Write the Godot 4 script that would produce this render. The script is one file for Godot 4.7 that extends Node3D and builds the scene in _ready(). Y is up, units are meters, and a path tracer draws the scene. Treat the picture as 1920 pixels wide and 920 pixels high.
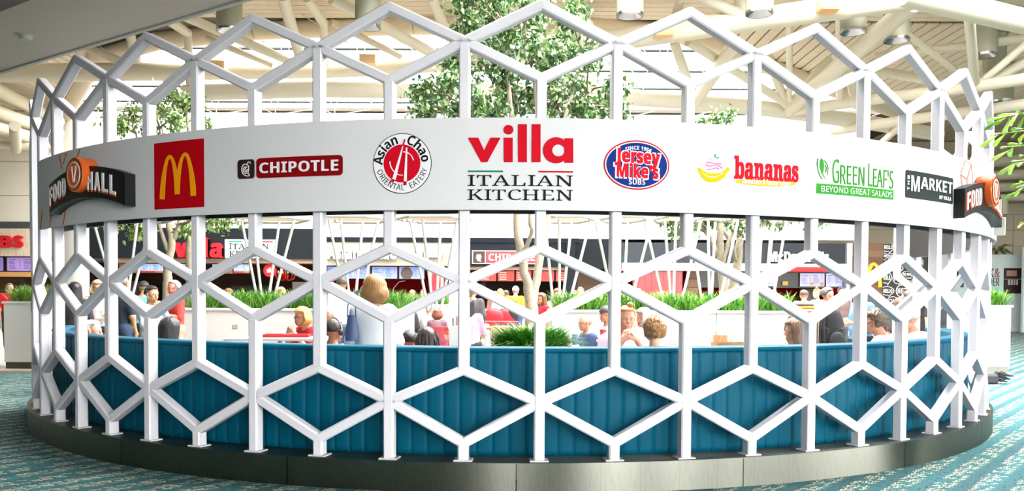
extends Node3D
# A food court inside a glazed hall, seen over a round booth island ringed by a white hexagon lattice.

const F := 1540.9            # focal length for a 1920 x 920 frame
const PITCH := -0.0279
const ROLL := 0.0053
const YAW := -0.0013
const EYE := 1.595
const LIFT := 0.045          # the island stands on a slightly raised base
const RING_D := 13.4317      # centre of the round island lies this far in front of the camera
const R := 6.7246            # radius of the lattice
const TH0 := -0.9772
const DTH := 0.092

var rng := RandomNumberGenerator.new()
var used := {}
var mats := {}
var cam_basis: Basis
var C := Vector3(0, LIFT, -RING_D)

class Geo:
	var v := PackedVector3Array()
	var n := PackedVector3Array()
	var u := PackedVector2Array()
	var c := PackedColorArray()
	var use_c := false
	var col := Color.WHITE
	func tri3(a, b, d, na, nb, nd, ua := Vector2.ZERO, ub := Vector2.ZERO, ud := Vector2.ZERO):
		v.append(a); v.append(d); v.append(b)
		n.append(na); n.append(nd); n.append(nb)
		u.append(ua); u.append(ud); u.append(ub)
		if use_c:
			c.append(col); c.append(col); c.append(col)
	func tri(a: Vector3, b: Vector3, d: Vector3):
		var m := (b - a).cross(d - a).normalized()
		tri3(a, b, d, m, m, m)
	func quad(a: Vector3, b: Vector3, d: Vector3, e: Vector3):   # counter-clockwise from outside
		var m := (d - a).cross(e - b).normalized()
		tri3(a, b, d, m, m, m, Vector2(0, 0), Vector2(1, 0), Vector2(1, 1))
		tri3(a, d, e, m, m, m, Vector2(0, 0), Vector2(1, 1), Vector2(0, 1))
	func box(at: Vector3, s: Vector3, b := Basis.IDENTITY):
		var h := s * 0.5
		var p := []
		for i in 8:
			p.append(at + b * Vector3(h.x if i & 1 else -h.x, h.y if i & 2 else -h.y, h.z if i & 4 else -h.z))
		quad(p[4], p[5], p[7], p[6]); quad(p[1], p[0], p[2], p[3])
		quad(p[5], p[1], p[3], p[7]); quad(p[0], p[4], p[6], p[2])
		quad(p[6], p[7], p[3], p[2]); quad(p[0], p[1], p[5], p[4])
	func rbox(at: Vector3, s: Vector3, r: float, b := Basis.IDENTITY):   # box with chamfered edges
		r = min(r, min(s.x, min(s.y, s.z)) * 0.45)
		var h := s * 0.5
		var k := h - Vector3(r, r, r)
		for ax in 3:
			var a1 := (ax + 1) % 3
			var a2 := (ax + 2) % 3
			for sg in [-1.0, 1.0]:
				var q := []
				for e in [[-1, -1], [1, -1], [1, 1], [-1, 1]]:
					var w := Vector3.ZERO
					w[ax] = h[ax] * sg; w[a1] = k[a1] * e[0]; w[a2] = k[a2] * e[1]
					q.append(at + b * w)
				if sg > 0: quad(q[0], q[1], q[2], q[3])
				else: quad(q[3], q[2], q[1], q[0])
		for ax in 3:                                  # edge chamfers
			var a1 := (ax + 1) % 3
			var a2 := (ax + 2) % 3
			for s1 in [-1.0, 1.0]:
				for s2 in [-1.0, 1.0]:
					var q := []
					for e in [[-1, 0], [1, 0], [1, 1], [-1, 1]]:
						var w := Vector3.ZERO
						w[ax] = k[ax] * e[0]
						w[a1] = (h[a1] if e[1] == 0 else k[a1]) * s1
						w[a2] = (k[a2] if e[1] == 0 else h[a2]) * s2
						q.append(at + b * w)
					if s1 * s2 > 0: quad(q[0], q[1], q[2], q[3])
					else: quad(q[3], q[2], q[1], q[0])
		for i in 8:                                   # corners
			var sx := 1.0 if i & 1 else -1.0
			var sy := 1.0 if i & 2 else -1.0
			var sz := 1.0 if i & 4 else -1.0
			var x := at + b * Vector3(h.x * sx, k.y * sy, k.z * sz)
			var y := at + b * Vector3(k.x * sx, h.y * sy, k.z * sz)
			var z := at + b * Vector3(k.x * sx, k.y * sy, h.z * sz)
			if sx * sy * sz > 0: tri(x, y, z)
			else: tri(z, y, x)
	func grid(p: Array, closed := false, uvs := Vector2.ONE):     # rows of points, smooth; rows run "up", columns counter-clockwise seen from outside
		var nr := p.size()
		var nc: int = p[0].size()
		var nn := []
		for i in nr:
			var row := []
			for j in nc:
				var jl := j - 1 if j > 0 else (nc - 2 if closed else 0)
				var jr := j + 1 if j < nc - 1 else (1 if closed else nc - 1)
				var du: Vector3 = p[i][jr] - p[i][jl]
				var dv: Vector3 = p[min(i + 1, nr - 1)][j] - p[max(i - 1, 0)][j]
				if du.length_squared() < 1e-12:
					var ii: int = 1 if i == 0 else nr - 2
					du = p[ii][jr] - p[ii][jl]
				row.append(du.cross(dv).normalized())
			nn.append(row)
		for i in nr - 1:
			for j in nc - 1:
				var ua := Vector2(float(j) / (nc - 1), 1.0 - float(i) / (nr - 1)) * uvs
				var ud := Vector2(float(j + 1) / (nc - 1), 1.0 - float(i + 1) / (nr - 1)) * uvs
				tri3(p[i][j], p[i][j + 1], p[i + 1][j + 1], nn[i][j], nn[i][j + 1], nn[i + 1][j + 1], ua, Vector2(ud.x, ua.y), ud)
				tri3(p[i][j], p[i + 1][j + 1], p[i + 1][j], nn[i][j], nn[i + 1][j + 1], nn[i + 1][j], ua, ud, Vector2(ua.x, ud.y))
	func tube(path: Array, radii: Array, sides := 8, caps := true):
		var rows := []
		var side := Vector3.ZERO
		for i in path.size():
			var t: Vector3 = (path[min(i + 1, path.size() - 1)] - path[max(i - 1, 0)]).normalized()
			if side == Vector3.ZERO:
				side = t.cross(Vector3.UP if abs(t.y) < 0.9 else Vector3.RIGHT).normalized()
			side = (side - t * side.dot(t)).normalized()
			var up := t.cross(side)
			var row := []
			for j in sides + 1:
				var a := TAU * j / sides
				row.append(path[i] + (side * cos(a) + up * sin(a)) * radii[i])
			rows.append(row)
		grid(rows, true)
		if caps:
			for j in sides:
				tri(path[0], rows[0][j + 1], rows[0][j])
				tri(path[-1], rows[-1][j], rows[-1][j + 1])
	func lathe(at: Vector3, prof: Array, seg := 24, b := Basis.IDENTITY):   # prof: Vector2(radius, height) from bottom to top, flat shaded rings kept apart
		for i in prof.size() - 1:
			var rows := []
			for k in 2:
				var row := []
				for j in seg + 1:
					var a := -TAU * j / seg
					row.append(at + b * Vector3(cos(a) * prof[i + k].x, prof[i + k].y, sin(a) * prof[i + k].x))
				rows.append(row)
			grid(rows, true)
	func prism(poly: PackedVector2Array, z0: float, z1: float, xf := Transform3D.IDENTITY):   # polygon in x, y, extruded along z
		var idx := Geometry2D.triangulate_polygon(poly)
		var ar := 0.0
		for i in poly.size(): ar += poly[i].cross(poly[(i + 1) % poly.size()])
		var cw := ar < 0.0
		for i in range(0, idx.size(), 3):
			var a := poly[idx[i]]
			var b := poly[idx[i + 1]]
			var d := poly[idx[i + 2]]
			if (b - a).cross(d - a) < 0:
				var t := b
				b = d; d = t
			tri(xf * Vector3(a.x, a.y, z1), xf * Vector3(b.x, b.y, z1), xf * Vector3(d.x, d.y, z1))
			tri(xf * Vector3(a.x, a.y, z0), xf * Vector3(d.x, d.y, z0), xf * Vector3(b.x, b.y, z0))
		for i in poly.size():
			var a := poly[i]
			var b := poly[(i + 1) % poly.size()]
			if cw:
				var t := a
				a = b; b = t
			quad(xf * Vector3(a.x, a.y, z0), xf * Vector3(b.x, b.y, z0), xf * Vector3(b.x, b.y, z1), xf * Vector3(a.x, a.y, z1))
	func ball(at: Vector3, r: Vector3, seg := 12, rings := 8, b := Basis.IDENTITY):
		var rows := []
		for i in rings + 1:
			var e := -PI / 2 + PI * i / rings
			var row := []
			for j in seg + 1:
				var a := -TAU * j / seg
				row.append(at + b * (Vector3(cos(a) * cos(e), sin(e), sin(a) * cos(e)) * r))
			rows.append(row)
		grid(rows, true)
	func arrays(a: Array, xf := Transform3D.IDENTITY):         # add indexed mesh arrays
		var av: PackedVector3Array = a[Mesh.ARRAY_VERTEX]
		var an: PackedVector3Array = a[Mesh.ARRAY_NORMAL]
		var ix: PackedInt32Array = a[Mesh.ARRAY_INDEX] if a[Mesh.ARRAY_INDEX] != null else PackedInt32Array(range(av.size()))
		var flip := xf.basis.determinant() < 0.0
		for q in ix.size():
			var i := ix[q]
			if flip: i = ix[q - q % 3 + [0, 2, 1][q % 3]]
			v.append(xf * av[i]); n.append((xf.basis * an[i]).normalized()); u.append(Vector2.ZERO)
			if use_c: c.append(col)
	func mesh() -> ArrayMesh:
		var a := []
		a.resize(Mesh.ARRAY_MAX)
		a[Mesh.ARRAY_VERTEX] = v; a[Mesh.ARRAY_NORMAL] = n; a[Mesh.ARRAY_TEX_UV] = u
		if use_c: a[Mesh.ARRAY_COLOR] = c
		var m := ArrayMesh.new()
		m.add_surface_from_arrays(Mesh.PRIMITIVE_TRIANGLES, a)
		return m

# ---------------------------------------------------------------- naming, tagging
func numbered(called: String) -> String:
	var k: int = used.get(called, 0)
	used[called] = k + 1
	return called if k == 0 else "%s_%03d" % [called, k]

func tag(o, label := "", category := "", group := "", kind := ""):
	if label: o.set_meta("label", label)
	if category: o.set_meta("category", category)
	if group: o.set_meta("group", group)
	if kind: o.set_meta("kind", kind)
	return o

func thing(called: String, label: String, category: String, at := Vector3.ZERO, turn := 0.0, group := "") -> Node3D:
	var o := Node3D.new()
	o.name = numbered(called)
	add_child(o)
	o.position = at
	o.rotation.y = turn
	tag(o, label, category, group)
	return o

func part(called: String, g, m: Material, parent: Node, label := "") -> MeshInstance3D:
	var o := MeshInstance3D.new()
	o.mesh = g.mesh() if g is Geo else g
	if m: o.material_override = m
	o.name = called if parent != self else numbered(called)
	parent.add_child(o, true)
	if label: o.set_meta("label", label)
	return o

func struct(called: String, g, m: Material, label: String) -> MeshInstance3D:
	var o := part(called, g, m, self)
	tag(o, label, "", "", "structure")
	return o

# ---------------------------------------------------------------- materials
func mat(key: String, col := Color(2, 0, 2), rough := 0.6, metal := 0.0) -> StandardMaterial3D:
	if mats.has(key): return mats[key]
	if col.r > 1.5: push_error("colour not defined: " + key)
	var m := StandardMaterial3D.new()
	m.albedo_color = col; m.roughness = rough; m.metallic = metal
	mats[key] = m
	return m

func rgb(r: int, g: int, b: int) -> Color:
	return Color8(r, g, b)

func glow(key: String, col: Color, energy: float) -> StandardMaterial3D:
	var m := mat(key, col, 0.4)
	m.emission_enabled = true; m.emission = col; m.emission_energy_multiplier = energy
	return m

func noise_tex(freq: float, ramp: Array, size := 256, oct := 4, seed_ := 1, normal := false, kind := FastNoiseLite.TYPE_SIMPLEX_SMOOTH) -> NoiseTexture2D:
	var t := NoiseTexture2D.new()
	var f := FastNoiseLite.new()
	f.seed = seed_; f.frequency = freq; f.fractal_octaves = oct; f.noise_type = kind
	t.noise = f; t.width = size; t.height = size; t.seamless = true
	if normal:
		t.as_normal_map = true; t.bump_strength = 4.0
	elif ramp.size():
		var g := Gradient.new()
		g.offsets = PackedFloat32Array(range(ramp.size()).map(func(i): return float(i) / (ramp.size() - 1)))
		g.colors = PackedColorArray(ramp)
		t.color_ramp = g
	return t

func textured(key: String, tex: Texture2D, scale: Vector3, rough := 0.6, metal := 0.0, world := false) -> StandardMaterial3D:
	if mats.has(key): return mats[key]
	var m := mat(key, Color.WHITE, rough, metal)
	m.albedo_texture = tex
	m.uv1_triplanar = true; m.uv1_world_triplanar = world; m.uv1_scale = scale
	return m

# ---------------------------------------------------------------- lens geometry: a sight line from the photographer's position
func sight(px: float, py: float) -> Vector3:
	return cam_basis * Vector3((px - 960.0) / F, -(py - 600.0) / F, -1.0)

func at(px: float, py: float, d: float) -> Vector3:       # the point on that line d metres into the hall
	var s := sight(px, py)
	return Vector3(0, EYE, 0) + s * (d / -s.z)

func on_ring(px: float, py: float, r: float) -> Vector2:  # (angle, height) where the line meets a cylinder about the island's axis
	var s := sight(px, py)
	s /= -s.z
	var a := s.x * s.x + 1.0
	var b := -2.0 * RING_D
	var t := (-b - sqrt(max(0.0, b * b - 4 * a * (RING_D * RING_D - r * r)))) / (2 * a)
	return Vector2(atan2(t * s.x, RING_D - t), EYE + t * s.y - LIFT)

func rp(th: float, h: float, r: float) -> Vector3:         # point on a cylinder about the island's axis
	return C + Vector3(r * sin(th), h, r * cos(th))

# ---------------------------------------------------------------- lettering
var fonts := {}
var glyphs := {}

func font(kind: String) -> Font:
	if fonts.has(kind): return fonts[kind]
	var f := SystemFont.new()
	f.font_names = PackedStringArray(["Droid Serif" if "serif" in kind else "Droid Sans"])
	f.font_weight = 700 if "bold" in kind else 400
	fonts[kind] = f
	return f

func text_arrays(s: String, kind: String) -> Array:        # vertices scaled to a unit box in x and y, z -0.5 .. 0.5; [verts, normals, indices, aspect]
	var key := kind + "|" + s
	if glyphs.has(key): return glyphs[key]
	var t := TextMesh.new()
	t.text = s; t.font = font(kind); t.font_size = 48; t.pixel_size = 0.01; t.depth = 1.0; t.curve_step = 1.5
	var a := t.surface_get_arrays(0) if t.get_surface_count() else t.get_mesh_arrays()
	var v: PackedVector3Array = a[Mesh.ARRAY_VERTEX]
	var lo := Vector3(1e9, 1e9, 1e9)
	var hi := -lo
	for p in v:
		lo = lo.min(p); hi = hi.max(p)
	var sz := hi - lo
	for i in v.size():
		v[i] = Vector3((v[i].x - lo.x) / sz.x, (v[i].y - lo.y) / sz.y, (v[i].z - lo.z) / sz.z - 0.5)
	var nn: PackedVector3Array = a[Mesh.ARRAY_NORMAL]
	var ix: PackedInt32Array = a[Mesh.ARRAY_INDEX]
	var grow := 0.05 if "fat" in kind else (0.028 if "heavy" in kind else 0.0)
	if grow > 0.0:                                           # heavier strokes: the same outlines set again a little to each side
		var v2 := PackedVector3Array()
		var n2 := PackedVector3Array()
		var i2 := PackedInt32Array()
		for q in [Vector2(-1, -1), Vector2(1, -1), Vector2(1, 1), Vector2(-1, 1), Vector2.ZERO]:
			var zs := 1.0 - (v2.size() / v.size()) * 0.05
			var gx: float = grow * sz.y / sz.x
			for i in ix: i2.append(i + v2.size())
			for i in v.size():
				v2.append(Vector3(0.5 + (v[i].x - 0.5) * (1.0 - 2 * gx) + q.x * gx, 0.5 + (v[i].y - 0.5) * (1.0 - 2 * grow) + q.y * grow, (v[i].z + 0.5) * zs - 0.5))
				n2.append(nn[i])
		v = v2; nn = n2; ix = i2
	var out := [v, nn, ix, sz.x / sz.y]
	glyphs[key] = out
	return out

func text_flat(g: Geo, s: String, kind: String, xf: Transform3D, w: float, h: float, depth := 0.02):    # box centred on xf, facing its +z
	var a := text_arrays(s, kind)
	var v: PackedVector3Array = a[0]
	var nn: PackedVector3Array = a[1]
	var ix: PackedInt32Array = a[2]
	for i in ix:
		g.v.append(xf * Vector3((v[i].x - 0.5) * w, (v[i].y - 0.5) * h, v[i].z * depth))
		g.n.append((xf.basis * nn[i]).normalized()); g.u.append(Vector2.ZERO)

func rq(th: float, h: float, r: float) -> Vector3:         # about the island's axis, in the island's own space
	return Vector3(r * sin(th), h, r * cos(th))

func text_ring(g: Geo, s: String, kind: String, th0: float, th1: float, h0: float, h1: float, r: float, depth := 0.004, skew := 0.0):
	var a := text_arrays(s, kind)
	var v: PackedVector3Array = a[0]
	var nn: PackedVector3Array = a[1]
	var ix: PackedInt32Array = a[2]
	for i in ix:
		var th := lerpf(th0, th1, v[i].x)
		g.v.append(rq(th, lerpf(h0, h1, v[i].y) + skew * (v[i].x - 0.5), r + (v[i].z + 0.5) * depth))
		g.n.append(Basis(Vector3.UP, th) * nn[i]); g.u.append(Vector2.ZERO)

func text_arc(g: Geo, s: String, kind: String, centre: Vector2, rad: float, a_mid: float, size: float, r: float, inside: bool, squeeze := 1.0, step_add := 0.0):   # letters set round a circle on the ring; centre (angle, height)
	var f := font(kind)
	var adv := []
	var total := 0.0
	for ch in s:
		var w := f.get_string_size(ch, HORIZONTAL_ALIGNMENT_LEFT, -1, 100).x / 100.0 * size * squeeze + step_add
		adv.append(w); total += w
	var pos := -total / 2
	for k in s.length():
		if s[k] != " ":
			var t := TextMesh.new()
			t.text = s[k]; t.font = f; t.font_size = 48; t.pixel_size = size / 48.0; t.depth = 0.004; t.curve_step = 2.0
			t.vertical_alignment = VERTICAL_ALIGNMENT_CENTER
			var arr := t.surface_get_arrays(0)
			var v: PackedVector3Array = arr[Mesh.ARRAY_VERTEX]
			var nn: PackedVector3Array = arr[Mesh.ARRAY_NORMAL]
			var mid: float = pos + adv[k] / 2
			var ang := a_mid + (mid / rad if inside else -mid / rad)
			var rot := ang + PI / 2 if inside else ang - PI / 2
			for i in arr[Mesh.ARRAY_INDEX]:
				var q := Vector2(v[i].x * squeeze, v[i].y).rotated(rot) + Vector2(cos(ang), sin(ang)) * rad
				var th := centre.x + q.x / r
				g.v.append(rq(th, centre.y + q.y, r + v[i].z))
				g.n.append(Basis(Vector3.UP, th) * nn[i]); g.u.append(Vector2.ZERO)
		pos += adv[k]

func ring_poly(g: Geo, pts: Array, r: float, t := 0.004):   # polygon of (angle, height), laid on the ring with a little thickness
	var p2 := PackedVector2Array()
	var lo := 1e9
	var hi := -1e9
	for p in pts:
		p2.append(Vector2(p.x * r, p.y))
		lo = minf(lo, p.x * r); hi = maxf(hi, p.x * r)
	var k := Geo.new()
	if hi - lo < 0.09: k.prism(p2, 0.0, t)
	else:                                                    # cut into upright strips so that it follows the curve
		var m := int(ceil((hi - lo) / 0.06))
		for i in m:
			var a := lerpf(lo, hi, float(i) / m)
			var b := lerpf(lo, hi, float(i + 1) / m)
			for piece in Geometry2D.intersect_polygons(p2, PackedVector2Array([Vector2(a, -9), Vector2(b, -9), Vector2(b, 9), Vector2(a, 9)])):
				k.prism(piece, 0.0, t)
	for i in k.v.size():
		var th: float = k.v[i].x / r
		g.v.append(rq(th, k.v[i].y, r + k.v[i].z)); g.n.append(Basis(Vector3.UP, th) * k.n[i]); g.u.append(Vector2.ZERO)

func ring_patch(g: Geo, th0: float, th1: float, h0: float, h1: float, r0: float, r1: float, step := 0.02):   # curved slab
	var m := maxi(1, int(ceil((th1 - th0) / step)))
	var fr := [[], []]
	var bk := [[], []]
	for j in m + 1:
		var th := lerpf(th0, th1, float(j) / m)
		fr[0].append(rq(th, h0, r1)); fr[1].append(rq(th, h1, r1))
		bk[0].push_front(rq(th, h0, r0)); bk[1].push_front(rq(th, h1, r0))
	g.grid(fr); g.grid(bk)
	for j in m:
		var a := lerpf(th0, th1, float(j) / m)
		var b := lerpf(th0, th1, float(j + 1) / m)
		g.quad(rq(a, h1, r1), rq(b, h1, r1), rq(b, h1, r0), rq(a, h1, r0))
		g.quad(rq(a, h0, r0), rq(b, h0, r0), rq(b, h0, r1), rq(a, h0, r1))
	g.quad(rq(th0, h0, r0), rq(th0, h0, r1), rq(th0, h1, r1), rq(th0, h1, r0))
	g.quad(rq(th1, h0, r1), rq(th1, h0, r0), rq(th1, h1, r0), rq(th1, h1, r1))

func round_rect(a: Vector2, b: Vector2, rad: Vector2) -> Array:
	var out := []
	for q in [[b.x - rad.x, b.y - rad.y, 0], [a.x + rad.x, b.y - rad.y, 1], [a.x + rad.x, a.y + rad.y, 2], [b.x - rad.x, a.y + rad.y, 3]]:
		for k in 5:
			var an: float = PI / 2 * (q[2] + k / 4.0)
			out.append(Vector2(q[0] + cos(an) * rad.x, q[1] + sin(an) * rad.y))
	return out

func ellipse(c: Vector2, rad: Vector2, n := 48) -> Array:
	return range(n).map(func(k): return c + Vector2(cos(TAU * k / n) * rad.x, sin(TAU * k / n) * rad.y))

func ribbon(pts: Array, widths) -> Array:                   # outline of a stroke: pts in metres, widths one number or one per point
	var l := []
	var rr := []
	for i in pts.size():
		var t: Vector2 = (pts[mini(i + 1, pts.size() - 1)] - pts[maxi(i - 1, 0)]).normalized()
		var w: float = (widths[i] if widths is Array else widths) * 0.5
		var nn := Vector2(-t.y, t.x) * w
		l.append(pts[i] + nn); rr.push_front(pts[i] - nn)
	return l + rr

func curve_pts(pts: Array, sub := 6) -> Array:              # Catmull-Rom
	var out := []
	for i in pts.size() - 1:
		var p0: Vector2 = pts[maxi(i - 1, 0)]
		var p1: Vector2 = pts[i]
		var p2: Vector2 = pts[i + 1]
		var p3: Vector2 = pts[mini(i + 2, pts.size() - 1)]
		for k in sub: out.append(p1.cubic_interpolate(p2, p0, p3, float(k) / sub))
	out.append(pts[-1])
	return out

# ---------------------------------------------------------------- the island
func bar(g: Geo, p0: Vector3, p1: Vector3, w: float, d: float, out: Vector3, ch := 0.012):   # square tube with chamfered edges
	var t := (p1 - p0).normalized()
	var side := t.cross(out).normalized()
	var up := side.cross(t)
	g.rbox((p0 + p1) * 0.5, Vector3(w, (p1 - p0).length(), d), ch, Basis(side, t, up))

func lattice():
	var o := thing("hexagon_lattice_screen", "white powder-coated lattice of tall hexagons standing on the round steel plinth", "screen", C)
	var m := mat("lattice_white", rgb(228, 226, 233), 0.32)
	m.clearcoat_enabled = true; m.clearcoat = 0.3; m.clearcoat_roughness = 0.25
	var w := 0.088
	var d := 0.10
	var cols := range(-4, 30)
	for k in cols:
		var th: float = TH0 + DTH * k
		var out := Vector3(sin(th), 0, cos(th))
		var odd: bool = posmod(k, 2) == 1
		var spans := [[0.21, 1.36], [1.95, 3.315]] if odd else [[0.21, 0.355], [0.955, 3.61]]
		for s in spans:
			var g := Geo.new()
			bar(g, rq(th, s[0], R), rq(th, s[1], R), w, d, out)
			part("post", g, m, o)
		var pl := Geo.new()
		pl.rbox(rq(th, 0.216, R), Vector3(0.155, 0.012, 0.13), 0.003, Basis(Vector3.UP, th))
		part("base_plate", pl, m, o)
		if k == cols[-1]: continue
		var th2: float = th + DTH
		var om := Vector3(sin(th + DTH / 2), 0, cos(th + DTH / 2))
		var ends := [[0.69, 0.355], [0.69, 0.955], [1.36, 1.675], [1.95, 1.675], [3.315, 3.61], [3.905, 3.61]]   # odd column, even column
		for e in ends:
			var a: float = e[0] if odd else e[1]
			var b: float = e[1] if odd else e[0]
			var g := Geo.new()
			var pa := rq(th, a, R)
			var pb := rq(th2, b, R)
			var t := (pb - pa).normalized() * 0.022
			bar(g, pa - t, pb + t, 0.082, d - 0.004, om)
			part("diagonal", g, m, o)

func plinth():
	var o := thing("steel_plinth", "low curved stainless steel plinth under the white lattice", "plinth", C)
	var st := mat("brushed_steel", rgb(128, 129, 121), 0.33, 1.0)
	st.anisotropy_enabled = true; st.anisotropy = -0.85           # brushed along the curve
	st.albedo_texture = noise_tex(0.02, [rgb(225, 225, 222), rgb(255, 255, 252), rgb(236, 234, 230)], 512, 5, 3)
	st.uv1_triplanar = true; st.uv1_scale = Vector3(3.0, 0.25, 3.0)
	var n := 11
	var t0 := -1.42
	var t1 := 1.72
	for k in n:
		var a := lerpf(t0, t1, float(k) / n) + 0.0006
		var b := lerpf(t0, t1, float(k + 1) / n) - 0.0006
		var g := Geo.new()
		ring_patch(g, a, b, -LIFT, 0.204, 6.79, 6.822)
		part("skirt_panel", g, st, o)
	var top := Geo.new()
	ring_patch(top, t0, t1, 0.2, 0.21, 6.3, 6.826)
	part("top_sheet", top, st, o)
	var kick := Geo.new()
	ring_patch(kick, t0, t1, -LIFT, 0.2, 6.3, 6.34)
	part("inner_skirt", kick, st, o)

func booth():
	var o := thing("banquette_booth", "long curved teal leather booth with vertical channel stitching behind the lattice", "booth", C)
	var m := mat("teal_leather", rgb(0, 77, 100), 0.42)
	m.metallic_specular = 0.22
	m.normal_enabled = true
	m.normal_texture = noise_tex(0.08, [], 256, 4, 9, true)
	m.normal_scale = 0.12; m.uv1_triplanar = true; m.uv1_scale = Vector3(6, 6, 6)
	var step := 0.02115
	var t0 := -1.25
	var t1 := 1.42
	var n := int((t1 - t0) / step)
	var g := Geo.new()                                       # one channel of the back, bulging between its seams
	var rows := []
	for i in 9:
		var h: float = [0.212, 0.23, 0.26, 0.5, 0.8, 1.04, 1.075, 1.092, 1.095][i]
		var inset: float = [0.03, 0.008, 0.0, 0.0, 0.0, 0.0, 0.004, 0.014, 0.03][i]
		var row := []
		for j in 9:
			var x := (j / 8.0 - 0.5) * 2.0
			var th := x * step * 0.5
			row.append(rq(th, h, 6.535 + 0.013 * pow(1.0 - pow(abs(x), 3.5), 0.5) - inset))
		rows.append(row)
	g.grid(rows)
	g.tube([rq(step * 0.5, 0.215, 6.535), rq(step * 0.5, 1.08, 6.535)], [0.0042, 0.0042], 6)      # welt over the seam
	var ch := g.mesh()
	for k in n:
		var p := part("channel", ch, m, o)
		p.rotation.y = t0 + (k + 0.5) * step
	var piping := Geo.new()                                  # rounded roll along the top
	var prof := [Vector2(6.545, 1.09), Vector2(6.555, 1.105), Vector2(6.55, 1.12), Vector2(6.53, 1.13), Vector2(6.46, 1.134), Vector2(6.39, 1.13), Vector2(6.37, 1.12), Vector2(6.365, 1.1)]
	var rr := []
	for th_i in 121:
		var th := lerpf(t1, t0, th_i / 120.0)
		rr.append(prof.map(func(q): return rq(th, q.y, q.x)))
	var cols := []
	for q in prof.size(): cols.append(rr.map(func(row): return row[q]))
	var flip := []
	for row in cols:
		var z: Array = row.duplicate()
		z.reverse(); flip.append(z)
	piping.grid(flip)
	part("top_roll", piping, m, o)
	var inn := Geo.new()
	ring_patch(inn, t0, t1, 0.45, 1.1, 6.36, 6.38)
	part("inner_back", inn, m, o)
	var core := Geo.new()
	ring_patch(core, t0, t1, 0.212, 1.085, 6.38, 6.5)
	part("frame", core, mat("booth_core", rgb(20, 60, 74), 0.8), o)
	var seat := Geo.new()
	ring_patch(seat, t0, t1, 0.34, 0.46, 5.82, 6.36)
	part("seat_cushion", seat, m, o)
	var bs := Geo.new()
	ring_patch(bs, t0, t1, -LIFT, 0.34, 5.9, 6.3)
	part("seat_base", bs, mat("dark_base", rgb(40, 42, 44), 0.6), o)

var RB := R + 0.095

func px_ring(pts: Array, x0: float, y0: float, sc: float, r := 0.0) -> Array:
	return pts.map(func(p): return on_ring(x0 + p[0] / sc, y0 + p[1] / sc, RB if r == 0.0 else r))

func logo(called: String, parent: Node) -> Node3D:
	var n := Node3D.new()
	n.name = called
	parent.add_child(n, true)
	return n

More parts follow.
